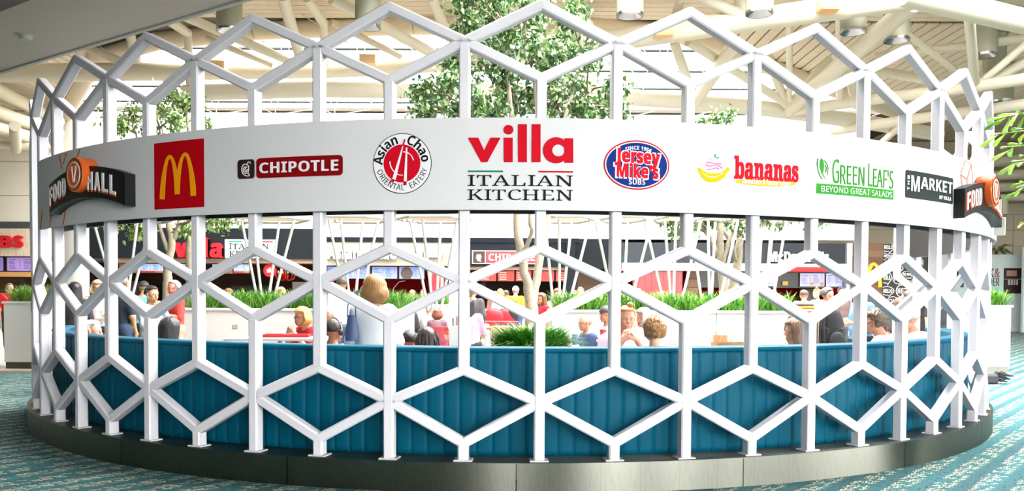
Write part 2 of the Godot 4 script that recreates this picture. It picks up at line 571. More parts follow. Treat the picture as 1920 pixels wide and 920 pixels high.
func banner():
	var o := thing("curved_sign_band", "white curved fascia band of restaurant logos wrapped round the lattice", "banner", C)
	var white := mat("banner_white", rgb(220, 220, 222), 0.38)
	white.metallic = 0.0
	var g := Geo.new()
	ring_patch(g, -0.846, 1.62, 2.25, 2.985, RB - 0.025, RB)
	part("fascia", g, white, o)
	var bk := Geo.new()
	ring_patch(bk, -0.846, 1.62, 2.24, 2.97, R - 0.14, R - 0.10)
	part("rear_panel", bk, mat("band_black", rgb(18, 18, 20), 0.5), o)
	var a1 := RB + 0.0015
	var red := mat("logo_red", rgb(196, 8, 32), 0.5)
	var black := mat("logo_black", rgb(22, 24, 32), 0.5)
	var lwhite := mat("logo_white", rgb(240, 240, 242), 0.5)
	# red square with two golden arches
	var l := logo("golden_arch_logo", o)
	g = Geo.new()
	ring_patch(g, -0.489, -0.401, 2.318, 2.908, a1, a1 + 0.003)
	part("square", g, mat("square_red", rgb(178, 6, 20), 0.5), l)
	g = Geo.new()
	var ux := func(p: Vector2): return Vector2((-0.489 + 0.088 * p.x) , 2.908 - 0.59 * p.y)
	for arch in [[[0.17, 0.85], [0.185, 0.68], [0.22, 0.46], [0.275, 0.28], [0.335, 0.222], [0.395, 0.28], [0.44, 0.42], [0.475, 0.62], [0.485, 0.79]], [[0.485, 0.79], [0.495, 0.62], [0.53, 0.42], [0.58, 0.27], [0.645, 0.205], [0.705, 0.27], [0.76, 0.46], [0.79, 0.66], [0.8, 0.83]]]:
		var c: Array = curve_pts(arch.map(func(p): return Vector2(p[0], p[1])), 4)
		var ws := []
		for i in c.size(): ws.append(lerpf(0.05, 0.1, clampf((c[i].y - 0.2) * 2.2, 0, 1)))
		ring_poly(g, ribbon(c, ws).map(ux), a1 + 0.004, 0.003)
	part("arches", g, mat("arch_gold", rgb(246, 158, 16), 0.5), l)
	# pepper badge and red name plate
	l = logo("pepper_logo", o)
	g = Geo.new()
	ring_poly(g, round_rect(Vector2(-0.3484, 2.54), Vector2(-0.3235, 2.702), Vector2(0.004, 0.027)), a1, 0.003)
	part("badge", g, mat("badge_brown", rgb(42, 14, 12), 0.5), l)
	g = Geo.new()
	for st in [[[195, 345], [170, 340], [152, 362], [150, 395], [165, 425], [200, 437], [212, 425], [200, 415], [205, 380], [204, 355], [192, 343]], [[190, 345], [200, 325], [215, 322], [219, 335]], [[180, 360], [165, 372], [163, 398], [178, 415], [190, 412]], [[192, 360], [178, 375], [177, 395], [188, 402], [194, 380]]]:
		var c := curve_pts(st.map(func(p): return Vector2(p[0], p[1])), 3)
		ring_poly(g, px_ring(ribbon(c, 7.0).map(func(p): return [p.x, p.y]), 420, 230, 4.364), a1 + 0.004, 0.002)
	part("pepper", g, lwhite, l)
	g = Geo.new()
	var rr := round_rect(Vector2(-0.3208, 2.539), Vector2(-0.2038, 2.706), Vector2(0.005, 0.03))
	ring_poly(g, rr, a1, 0.003)
	part("name_plate", g, mat("plate_red", rgb(130, 8, 14), 0.5), l)
	g = Geo.new()
	text_ring(g, "CHIPOTLE", "bold", -0.3155, -0.2092, 2.578, 2.667, a1 + 0.006)
	part("lettering", g, lwhite, l)
	# round badge with chopsticks
	l = logo("round_chopstick_logo", o)
	var cc := on_ring(754, 306.5, RB)
	var rad := 0.243
	g = Geo.new(); ring_poly(g, ellipse(cc, Vector2(rad / RB, rad), 64), a1, 0.002); part("outline", g, black, l)
	g = Geo.new(); ring_poly(g, ellipse(cc, Vector2((rad - 0.006) / RB, rad - 0.006), 64), a1 + 0.002, 0.002); part("white_disc", g, lwhite, l)
	g = Geo.new(); ring_poly(g, ellipse(cc, Vector2(0.152 / RB, 0.152), 48), a1 + 0.004, 0.003); part("red_disc", g, red, l)
	g = Geo.new()
	for q in [[[1462, 195], [1470, 195], [1408, 468], [1380, 460]], [[1492, 205], [1503, 205], [1498, 480], [1474, 480]]]:
		ring_poly(g, px_ring(q, 420, 230, 4.364), a1 + 0.008, 0.002)
	for st in [[[1360, 318], [1368, 360], [1395, 402], [1430, 426], [1466, 430]], [[1468, 240], [1500, 244], [1535, 270], [1553, 308]]]:
		var c := curve_pts(st.map(func(p): return Vector2(p[0], p[1])), 4)
		ring_poly(g, px_ring(ribbon(c, 8.0).map(func(p): return [p.x, p.y]), 420, 230, 4.364), a1 + 0.008, 0.002)
	part("chopsticks", g, lwhite, l)
	g = Geo.new()
	for q in [[[1476, 136], [1488, 140], [1474, 193], [1462, 190]], [[1372, 464], [1398, 470], [1392, 490], [1366, 482]], [[1472, 482], [1498, 482], [1496, 512], [1468, 512]]]:
		ring_poly(g, px_ring(q, 420, 230, 4.364), a1 + 0.008, 0.002)
	part("chopstick_tips", g, red, l)
	g = Geo.new()
	text_arc(g, "Asian", "bold heavy", cc, 0.196, deg_to_rad(141), 0.106, a1 + 0.004, false, 1.0)
	text_arc(g, "Chao", "bold heavy", cc, 0.196, deg_to_rad(40), 0.106, a1 + 0.004, false, 1.0)
	text_arc(g, "ORIENTAL", "sans", cc, 0.193, deg_to_rad(235), 0.066, a1 + 0.004, true, 0.92)
	text_arc(g, "EATERY", "sans", cc, 0.193, deg_to_rad(318), 0.066, a1 + 0.004, true, 0.92)
	part("lettering", g, black, l)
	# big red name over black slab lettering
	l = logo("red_name_logo", o)
	g = Geo.new()
	for q in [[[125, 174], [215, 174], [264, 282], [318, 174], [406, 174], [292, 384], [240, 384]], [[432, 174], [510, 174], [510, 384], [432, 384]], [[554, 59], [631, 59], [631, 384], [554, 384]], [[672, 59], [748, 59], [748, 384], [670, 384]], [[952, 178], [1028, 180], [1028, 389], [950, 389]]]:
		ring_poly(g, px_ring(q, 850, 220, 4.571), a1, 0.004)
	ring_poly(g, px_ring(ellipse(Vector2(472, 106), Vector2(44, 41), 28).map(func(p): return [p.x, p.y]), 850, 220, 4.571), a1, 0.004)
	var ro := ellipse(Vector2(880, 282), Vector2(112, 112), 40)
	var ri := ellipse(Vector2(901, 283), Vector2(53, 51), 40)
	for k in 40:
		var q := [ro[k], ro[(k + 1) % 40], ri[(k + 1) % 40], ri[k]]
		ring_poly(g, px_ring(q.map(func(p): return [p.x, p.y]), 850, 220, 4.571), a1, 0.004)
	part("red_lettering", g, red, l)
	g = Geo.new(); ring_poly(g, px_ring([[125, 455], [426, 455], [426, 469], [125, 469]], 850, 220, 4.571), a1, 0.003); part("green_rule", g, mat("rule_green", rgb(14, 130, 92), 0.5), l)
	g = Geo.new(); ring_poly(g, px_ring([[728, 458], [1026, 461], [1026, 474], [728, 470]], 850, 220, 4.571), a1, 0.003); part("red_rule", g, red, l)
	g = Geo.new()
	for row in [["ITALIAN", 122, 1026, 499, 586], ["KITCHEN", 120, 1024, 622, 708]]:
		var a := on_ring(850 + row[1] / 4.571, 220 + row[4] / 4.571, RB)
		var b := on_ring(850 + row[2] / 4.571, 220 + row[3] / 4.571, RB)
		text_ring(g, row[0], "serif", a.x, b.x, a.y, b.y, a1)
	part("black_lettering", g, black, l)
	# oval badge
	l = logo("oval_sub_logo", o)
	cc = on_ring(1194, 309.5, RB)
	for e in [["red_rim", 0.0, red], ["white_rim", 0.011, lwhite], ["blue_oval", 0.02, mat("oval_blue", rgb(8, 44, 120), 0.5)]]:
		g = Geo.new()
		ring_poly(g, ellipse(cc, Vector2((0.275 - e[1]) / RB, 0.199 - e[1]), 56), a1 + e[1] * 0.15, 0.002)
		part(e[0], g, e[2], l)
	var bx := func(x0, x1, y0, y1): return [on_ring(850 + x0 / 4.571, 220 + y1 / 4.571, RB), on_ring(850 + x1 / 4.571, 220 + y0 / 4.571, RB)]
	g = Geo.new()
	var g2 := Geo.new()
	for row in [["Jersey", 1382, 1768, 282, 428, -0.02], ["Mike's", 1398, 1755, 402, 515, -0.012]]:
		var b: Array = bx.call(row[1], row[2], row[3], row[4])
		text_ring(g, row[0], "bold fat", b[0].x - 0.002, b[1].x + 0.002, b[0].y - 0.012, b[1].y + 0.012, a1 + 0.006, 0.002, row[5])
		text_ring(g2, row[0], "bold heavy", b[0].x, b[1].x, b[0].y, b[1].y, a1 + 0.008, 0.002, row[5])
	var bb: Array = bx.call(1502, 1642, 533, 575)
	text_ring(g, "SUBS", "bold", bb[0].x, bb[1].x, bb[0].y, bb[1].y, a1 + 0.006, 0.002)
	text_arc(g, "SINCE 1956", "bold", cc - Vector2(0, 0.162), 0.30, deg_to_rad(88), 0.042, a1 + 0.006, false, 1.0)
	part("white_lettering", g, lwhite, l)
	part("red_lettering", g2, mat("script_red", rgb(220, 12, 36), 0.5), l)
	# banana, swirl and name
	l = logo("banana_logo", o)
	g = Geo.new()
	var ban := [[130, 250], [148, 248], [175, 275], [225, 294], [275, 297], [330, 290], [360, 268], [382, 243], [405, 256], [385, 285], [350, 335], [305, 365], [255, 376], [205, 366], [165, 335], [140, 295]]
	ring_poly(g, px_ring(ban, 1280, 260, 4.571), a1, 0.003)
	part("banana", g, mat("banana_yellow", rgb(250, 188, 4), 0.5), l)
	g = Geo.new()
	ring_poly(g, px_ring(ellipse(Vector2(710, 376), Vector2(258, 31), 40).map(func(p): return [p.x, p.y + (p.x - 710) * 0.045]), 1280, 260, 4.571), a1, 0.003)
	part("tagline_oval", g, mat("banana_yellow"), l)
	g = Geo.new()
	ring_poly(g, px_ring(ribbon(curve_pts([Vector2(165, 290), Vector2(205, 320), Vector2(255, 330), Vector2(305, 318), Vector2(350, 290)]), [1.0] + range(23).map(func(k): return 9.0 - abs(k - 11) * 0.6) + [1.0]).map(func(p): return [p.x, p.y]), 1280, 260, 4.571), a1 + 0.004, 0.002)
	var b8 := [on_ring(1280 + 503 / 4.571, 260 + 388 / 4.571, RB), on_ring(1280 + 922 / 4.571, 260 + 362 / 4.571, RB)]
	text_ring(g, "smoothies & frozen yogurt", "bold", b8[0].x, b8[1].x, b8[0].y - 0.012, b8[1].y + 0.002, a1 + 0.004, 0.002, 0.0)
	part("white_lettering", g, lwhite, l)
	g = Geo.new()
	for st in [[[262, 182], [235, 185], [240, 178], [215, 195], [213, 175], [235, 160]], [[200, 208], [230, 205], [280, 212], [330, 218]], [[195, 220], [230, 235], [285, 225], [330, 245], [328, 258]], [[205, 262], [240, 262], [285, 250], [312, 262]]]:
		var c := curve_pts(st.map(func(p): return Vector2(p[0], p[1])), 4)
		ring_poly(g, px_ring(ribbon(c, 8.0).map(func(p): return [p.x, p.y]), 1280, 260, 4.571), a1, 0.003)
	part("swirl", g, mat("swirl_pink", rgb(226, 74, 160), 0.5), l)
	g = Geo.new()
	ring_poly(g, px_ring([[276, 128], [284, 140], [280, 165], [272, 160], [269, 142]], 1280, 260, 4.571), a1, 0.003)
	ring_poly(g, px_ring([[285, 168], [292, 156], [312, 158], [302, 170]], 1280, 260, 4.571), a1, 0.003)
	part("leaves", g, mat("sprig_green", rgb(10, 150, 80), 0.5), l)
	g = Geo.new()
	var ba: Vector2 = on_ring(1280 + 440 / 4.571, 260 + 335 / 4.571, RB)
	var b9: Vector2 = on_ring(1280 + 993 / 4.571, 260 + 150 / 4.571, RB)
	text_ring(g, "bananas", "serif bold heavy", ba.x, b9.x, ba.y - 0.008, ba.y + 0.185, a1, 0.004)
	part("red_lettering", g, mat("name_red", rgb(222, 8, 34), 0.5), l)
	# leaf logo
	l = logo("leaf_logo", o)
	var gm := mat("leaf_green", rgb(52, 148, 44), 0.5)
	g = Geo.new()
	ring_poly(g, px_ring([[1187, 165], [1203, 185], [1210, 225], [1205, 275], [1200, 300], [1225, 352], [1190, 295], [1172, 240], [1175, 190]], 1280, 260, 4.571), a1, 0.003)
	for st in [[[1158, 168], [1151, 215], [1160, 275], [1180, 325], [1196, 345]], [[1213, 186], [1236, 220], [1244, 260], [1238, 310]], [[1222, 225], [1229, 255], [1224, 290]]]:
		var c := curve_pts(st.map(func(p): return Vector2(p[0], p[1])), 4)
		ring_poly(g, px_ring(ribbon(c, 7.0).map(func(p): return [p.x, p.y]), 1280, 260, 4.571), a1, 0.003)
	part("leaf", g, gm, l)
	g = Geo.new()
	var q0: Vector2 = on_ring(1280 + 1282 / 4.571, 260 + 350 / 4.571, RB)
	var q1: Vector2 = on_ring(1280 + 1555 / 4.571, 260 + 365 / 4.571, RB)
	var q2: Vector2 = on_ring(1280 + 1588 / 4.571, 260 + 370 / 4.571, RB)
	var q3: Vector2 = on_ring(1280 + 1802 / 4.571, 260 + 392 / 4.571, RB)
	var hb := 2.562
	text_ring(g, "G", "sans", q0.x, q0.x + 0.011, hb, hb + 0.21, a1)
	text_ring(g, "REEN", "sans", q0.x + 0.0135, q1.x, hb, hb + 0.165, a1)
	text_ring(g, "L", "sans", q2.x, q2.x + 0.0075, hb, hb + 0.205, a1)
	text_ring(g, "EAF'S", "sans", q2.x + 0.0095, q3.x, hb, hb + 0.165, a1)
	ring_patch(g, 0.3973, 0.5406, 2.463, 2.55, a1, a1 + 0.003)
	part("green_lettering", g, gm, l)
	g = Geo.new()
	text_ring(g, "BEYOND GREAT SALADS", "sans", 0.4045, 0.5365, 2.482, 2.532, a1 + 0.004)
	part("white_lettering", g, lwhite, l)
	# dark plate
	l = logo("dark_plate_logo", o)
	g = Geo.new()
	ring_poly(g, round_rect(Vector2(0.567, 2.498), Vector2(0.7, 2.755), Vector2(0.003, 0.02)), a1, 0.003)
	part("plate", g, mat("plate_grey", rgb(44, 52, 52), 0.5), l)
	g = Geo.new()
	text_ring(g, "M", "bold", 0.579, 0.6, 2.565, 2.71, a1 + 0.006)
	text_ring(g, "ARKET", "bold", 0.603, 0.695, 2.598, 2.71, a1 + 0.006)
	text_ring(g, "BY VILLA", "bold", 0.655, 0.692, 2.528, 2.562, a1 + 0.006)
	for k in 3:
		var t := Geo.new()
		text_flat(t, ["E", "H", "T"][k], "bold", Transform3D(Basis(Vector3.BACK, PI / 2), Vector3.ZERO), 0.035, 0.035, 0.004)
		for i in t.v.size():
			var th: float = 0.5735 + t.v[i].x / RB
			g.v.append(rq(th, 2.69 - k * 0.052 + t.v[i].y, a1 + 0.005 + t.v[i].z)); g.n.append(Basis(Vector3.UP, th) * t.n[i]); g.u.append(Vector2.ZERO)
	part("lettering", g, lwhite, l)
	# thin orange hexagon drawings by the two hall signs
	var om := mat("line_orange", rgb(206, 92, 34), 0.5)
	l = logo("line_drawing", o)
	g = Geo.new()
	for st in [[[250, 245], [275, 370], 8], [[315, 228], [285, 330], 7], [[437, 190], [410, 275], 9], [[95, 740], [80, 915], 7], [[172, 800], [163, 900], 7], [[165, 800], [312, 703], 26], [[312, 703], [285, 877], 9], [[293, 640], [312, 705], 9]]:
		var a := Vector2(st[0][0], st[0][1])
		var b := Vector2(st[1][0], st[1][1])
		ring_poly(g, px_ring(ribbon([a, b], float(st[2])).map(func(p): return [p.x, p.y]), 60, 240, 4.841), a1, 0.002)
	part("orange_lines", g, om, l)
	l = logo("line_drawing", o)
	g = Geo.new()
	for st in [[[1560, 205], [1520, 340], 4], [[1520, 340], [1580, 387], 9], [[1580, 387], [1620, 245], 5], [[1620, 245], [1560, 205], 4], [[1520, 340], [1545, 545], 5], [[1545, 543], [1602, 587], 9], [[1580, 387], [1602, 585], 4], [[1620, 245], [1640, 450], 3]]:
		ring_poly(g, px_ring(ribbon([Vector2(st[0][0], st[0][1]), Vector2(st[1][0], st[1][1])], float(st[2])).map(func(p): return [p.x, p.y]), 1500, 260, 5.053), a1, 0.002)
	part("orange_lines", g, om, l)

func matte_print():                                          # vinyl print has hardly any gloss
	for k in mats:
		for w in ["logo_", "plate_grey", "plate_red", "leaf_green", "name_red", "banana_", "oval_blue", "script_red", "square_red", "arch_gold", "rule_", "banner_"]:
			if k.begins_with(w): mats[k].metallic_specular = 0.18

func hall_sign(thc: float, label: String):
	var o := thing("arched_hall_sign", label, "sign", C, 0.0, "hall name signs on the band")
	var rf := RB + 0.105
	var half := 0.104
	var arch := func(t: float): return 2.765 - 0.115 * t * t
	var black := mat("sign_black", rgb(16, 16, 18), 0.35)
	var g := Geo.new()
	var m := 24
	for j in m:
		var ta := -1.0 + 2.0 * j / m
		var tb := -1.0 + 2.0 * (j + 1) / m
		var a := thc + ta * half
		var b := thc + tb * half
		var ha: float = arch.call(ta)
		var hb: float = arch.call(tb)
		var hh := 0.29
		g.quad(rq(a, ha - hh, rf), rq(b, hb - hh, rf), rq(b, hb, rf), rq(a, ha, rf))
		g.quad(rq(a, ha, rf), rq(b, hb, rf), rq(b, hb, RB), rq(a, ha, RB))
		g.quad(rq(a, ha - hh, RB), rq(b, hb - hh, RB), rq(b, hb - hh, rf), rq(a, ha - hh, rf))
		if j == 0: g.quad(rq(a, ha - hh, RB), rq(a, ha - hh, rf), rq(a, ha, rf), rq(a, ha, RB))
		if j == m - 1: g.quad(rq(b, hb - hh, rf), rq(b, hb - hh, RB), rq(b, hb, RB), rq(b, hb, rf))
	part("arched_box", g, black, o)
	for layer in [["letter_shadow", mat("line_orange"), 0.0, -0.004, -0.014], ["lettering", mat("logo_white"), 0.008, 0.0, 0.0]]:
		g = Geo.new()
		for w in [["FOOD", -0.97, -0.38], ["HALL", 0.17, 0.86]]:
			for k in 4:
				var t0: float = lerpf(w[1], w[2], (k + 0.12) / 4.0)
				var t1: float = lerpf(w[1], w[2], (k + 0.86) / 4.0)
				var hm: float = arch.call((t0 + t1) / 2)
				text_ring(g, w[0][k], "bold", thc + t0 * half + layer[3] * 0.5, thc + t1 * half + layer[3] * 0.5, hm - 0.225 + layer[4], hm - 0.055 + layer[4], rf + layer[2], 0.008, (arch.call(t1) - arch.call(t0)))
		part(layer[0], g, layer[1], o)
	var tc := thc + 0.0
	var coin := logo("coin", o)
	var b := Basis(Vector3.UP, tc) * Basis(Vector3.RIGHT, PI / 2)
	var cpos := rq(tc, 2.685, rf - 0.02)
	g = Geo.new()
	g.lathe(cpos, [Vector2(0, -0.07), Vector2(0.165, -0.07), Vector2(0.165, 0.075), Vector2(0.158, 0.085), Vector2(0, 0.085)], 40, b)
	part("disc", g, mat("coin_orange", rgb(222, 98, 34), 0.3), coin)
	for rg in [[0.148, 0.142, black], [0.12, 0.108, mat("logo_white")]]:
		g = Geo.new()
		g.lathe(cpos, [Vector2(rg[1], 0.082), Vector2(rg[0], 0.082), Vector2(rg[0], 0.09), Vector2(rg[1], 0.09)], 40, b)
		part("ring", g, rg[2], coin)
	g = Geo.new()
	var xf := Transform3D(Basis(Vector3.UP, tc), rq(tc, 2.685, rf + 0.065))
	for sgn in [-1.0, 1.0]:
		var pts := [Vector2(0.012 * sgn, -0.07), Vector2(0.016 * sgn, -0.03), Vector2(0.028 * sgn, 0.02), Vector2(0.038 * sgn, 0.06)]
		g.prism(PackedVector2Array(ribbon(curve_pts(pts, 3), 0.013)), 0.0, 0.006, xf)
		g.prism(PackedVector2Array(ellipse(Vector2(0.036 * sgn, 0.055), Vector2(0.012, 0.024), 14)), 0.0, 0.006, xf)
	part("cutlery", g, mat("logo_white"), coin)
	if thc > 0:
		g = Geo.new()
		g.rbox(rq(thc + 0.11, 2.37, RB + 0.08), Vector3(0.012, 0.2, 0.11), 0.004, Basis(Vector3.UP, thc + 0.11))
		part("mounting_plate", g, mat("plate_white", rgb(226, 226, 222), 0.4), o)

# ---------------------------------------------------------------- the hall
const CEIL := 10.0
var SK2 := Rect2(-3.0, -20.0, 18.0, 11.5)           # x, z of the skylight over the island
var SKY_POLY := PackedVector2Array([Vector2(-20.5, -38.0), Vector2(-14.5, -29.0), Vector2(-11.5, -27.0), Vector2(-8, -25.9), Vector2(-3, -25.3), Vector2(2, -25.3), Vector2(5, -25.8), Vector2(18.6, -38.0)])

func at_h(px: float, py: float, h: float) -> Vector3:      # where the sight line reaches height h
	var s := sight(px, py)
	return Vector3(0, EYE, 0) + s * ((h - EYE) / s.y)

func carpet_material() -> StandardMaterial3D:
	var n := 1024                                            # 2.16 m: eight woven bands
	var im := Image.create(n, n, false, Image.FORMAT_RGB8)
	var base := [rgb(28, 90, 92), rgb(38, 104, 106), rgb(20, 76, 82), rgb(48, 112, 112)]
	rng.seed = 77
	var bands := 8
	var bw := n / bands
	for b in bands:
		im.fill_rect(Rect2i(0, b * bw, n, bw / 2), base[[0, 1, 0, 3, 2, 1, 0, 1][b]])
		im.fill_rect(Rect2i(0, b * bw + bw / 2, n, bw / 2), base[[2, 0, 1, 0, 0, 2, 1, 0][b]])
	for k in 30000:                                          # woven speckle
		im.fill_rect(Rect2i(rng.randi() % n, rng.randi() % n, 3 + rng.randi() % 9, 3), base[rng.randi() % 4].lerp(rgb(12, 60, 74), rng.randf() * 0.5))
	for b in bands:                                          # a stream of pale hooked flecks in each band, plum dashes beside it
		var x := 0
		while x < n:
			for q in 3:
				var y0 := b * bw + 12 + q * 26 + rng.randi() % 12
				var x0 := x + rng.randi() % 14
				var c := rgb(216, 200, 168).lerp(rgb(170, 156, 126), rng.randf())
				if rng.randf() < 0.8:
					im.fill_rect(Rect2i(x0, y0, 26, 7), c)
					im.fill_rect(Rect2i(x0 + 18, y0 - 9, 7, 16), c)
					im.fill_rect(Rect2i(x0 - 8, y0 + 8, 14, 6), c)
					if rng.randf() < 0.5: im.fill_rect(Rect2i(x0 + 28, y0 + 6, 14, 6), c)
			if rng.randf() < 0.7: im.fill_rect(Rect2i(x + rng.randi() % 20, b * bw + 78 + rng.randi() % 12, 26, 6), rgb(96, 54, 62))
			if rng.randf() < 0.5: im.fill_rect(Rect2i(x + rng.randi() % 30, b * bw + 92 + rng.randi() % 20, 6, 26), rgb(92, 60, 74))
			if rng.randf() < 0.6: im.fill_rect(Rect2i(x + rng.randi() % 30, b * bw + 84 + rng.randi() % 24, 22, 8), rgb(10, 52, 66))
			x += 46
	im.generate_mipmaps()
	var m := mat("carpet", Color.WHITE, 0.95)
	m.albedo_texture = ImageTexture.create_from_image(im)
	return m

func slab(poly: PackedVector2Array, y0: float, y1: float) -> Geo:       # polygon in x, z
	var g := Geo.new()
	var p := PackedVector2Array()
	for q in poly: p.append(Vector2(q.x, -q.y))
	g.prism(p, y0, y1, Transform3D(Basis(Vector3.RIGHT, -PI / 2), Vector3.ZERO))
	return g

func wall(x0: float, x1: float, y0: float, y1: float, z0: float, z1: float) -> Geo:
	var g := Geo.new()
	g.box(Vector3(x0 + x1, y0 + y1, z0 + z1) * 0.5, Vector3(abs(x1 - x0), abs(y1 - y0), abs(z1 - z0)))
	return g

func shell():
	var terr := textured("terrazzo", noise_tex(0.06, [rgb(214, 208, 198), rgb(232, 228, 220), rgb(240, 237, 230)], 512, 4, 5), Vector3(0.5, 0.5, 0.5), 0.35, 0.0, true)
	struct("floor", wall(-38, 38, -0.3, 0.0, -46, 12), terr, "pale polished floor of the dining hall")
	var cp := PackedVector2Array([Vector2(-37.5, 11.5), Vector2(-37.5, -16.9), Vector2(-9.4, -16.9), Vector2(-6.2, -14.2), Vector2(-4.6, -10.5), Vector2(0, -8.2), Vector2(4.6, -10.0), Vector2(6.3, -12.2), Vector2(8.8, -15.6), Vector2(11.8, -20), Vector2(15.2, -25), Vector2(18.6, -31), Vector2(22, -40), Vector2(23.5, -43.9), Vector2(37.5, -43.9), Vector2(37.5, 11.5)])
	var cg := slab(cp, 0.001, 0.008)
	var run := Vector2(0.65, -0.76)                          # the weave runs aslant across the walkway
	for i in cg.v.size():
		var q := Vector2(cg.v[i].x, cg.v[i].z)
		cg.u[i] = Vector2(q.dot(run), q.dot(Vector2(run.y, -run.x))) / 2.16
	struct("floor_carpet", cg, carpet_material(), "teal carpet with beige and plum flecks round the island")
	var tr := mat("tan_strip", rgb(176, 132, 96), 0.5)
	struct("trim_1", wall(-37, -9.3, 0.001, 0.012, -17.12, -16.92), tr, "tan wooden floor strip where the carpet ends")
	var st := Geo.new()
	st.box(Vector3(9.4, 0.006, -18.6), Vector3(3.4, 0.01, 0.14))
	struct("trim_2", st, tr, "tan strip set in the pale floor")
	var cream := mat("hall_cream", rgb(236, 230, 214), 0.8)
	var white := mat("hall_white", rgb(240, 238, 232), 0.8)
	# bulkhead over the shops, wing walls
	struct("wall_back", wall(-17.4, 16.2, 4.3, CEIL, -38.4, -38.0), white, "white bulkhead wall above the shop fronts")
	struct("wall_back_rear", wall(-38, 38, 0, CEIL, -46.3, -46), mat("rear_grey", rgb(120, 116, 110), 0.9), "rear wall behind the shops")
	var wl := struct("wall_left", wall(-38.3, -38, 0, CEIL, -46, 12), cream, "cream side wall of the hall")
	var wr := Geo.new()
	for q in [[-46.0, -9.0, 0.0, CEIL], [11.0, 12.0, 0.0, CEIL], [-9.0, 11.0, 0.0, 0.5], [-9.0, 11.0, 6.5, CEIL]]:
		wr.box(Vector3(38.15, (q[2] + q[3]) / 2, (q[0] + q[1]) / 2), Vector3(0.3, q[3] - q[2], q[1] - q[0]))
	struct("wall_right", wr, cream, "cream side wall with a long window beyond the walkway")
	struct("window_9", wall(38.14, 38.16, 0.5, 6.5, -9, 11), pane_mat(), "long clear window at the right end of the walkway")
	var w2 := struct("wall_back_left", wall(-38, -17.4, 4.95, CEIL, -38.3, -38.0), cream, "cream panelled wall above the wooden sign panel")
	for k in 2:
		part("joint", wall(-38, -17.4, 6.15 + k * 1.55, 6.17 + k * 1.55, -38.0, -37.985), mat("joint_grey", rgb(150, 144, 130), 0.8), w2)
	var w3 := struct("wall_back_right", wall(16.2, 38, 0, CEIL, -44.4, -44.0), mat("right_tan", rgb(196, 186, 162), 0.8), "tan panelled wall above the pale partition")
	for k in 5:
		part("joint", wall(24.2 + k * 2.6, 24.23 + k * 2.6, 4, 6.1, -44.0, -43.985), mat("joint_grey"), w3)
	for k in 3:
		part("joint", wall(16.2, 38, 4.45 + k * 0.85, 4.48 + k * 0.85, -44.0, -43.985), mat("joint_grey"), w3)
	# wall behind the photographer with its tall windows
	var wf := Geo.new()
	var wins := [[-0.8, 0.6], [6.0, 10.5], [12.5, 17.0], [19.5, 24.0], [26.5, 30.0], [32.0, 36.0]]
	var x := -38.0
	for w in wins:
		wf.box(Vector3((x + w[0]) / 2, CEIL / 2, 12.15), Vector3(w[0] - x, CEIL, 0.3))
		wf.box(Vector3((w[0] + w[1]) / 2, 0.25, 12.15), Vector3(w[1] - w[0], 0.5, 0.3))
		wf.box(Vector3((w[0] + w[1]) / 2, 9.3, 12.15), Vector3(w[1] - w[0], 1.4, 0.3))
		x = w[1]
	wf.box(Vector3((x + 38) / 2, CEIL / 2, 12.15), Vector3(38 - x, CEIL, 0.3))
	struct("wall_front", wf, cream, "cream wall with tall windows behind the walkway")
	for i in wins.size():
		var g := wall(wins[i][0], wins[i][1], 0.5, 8.6, 12.14, 12.16)
		struct("window_%d" % (i + 2), g, pane_mat(), "tall clear window behind the walkway")
	ceiling()
	soffit()

func pane_mat() -> StandardMaterial3D:
	var m := mat("clear_pane", Color(0.94, 0.98, 0.97, 0.06), 0.02)
	m.transparency = BaseMaterial3D.TRANSPARENCY_ALPHA
	return m

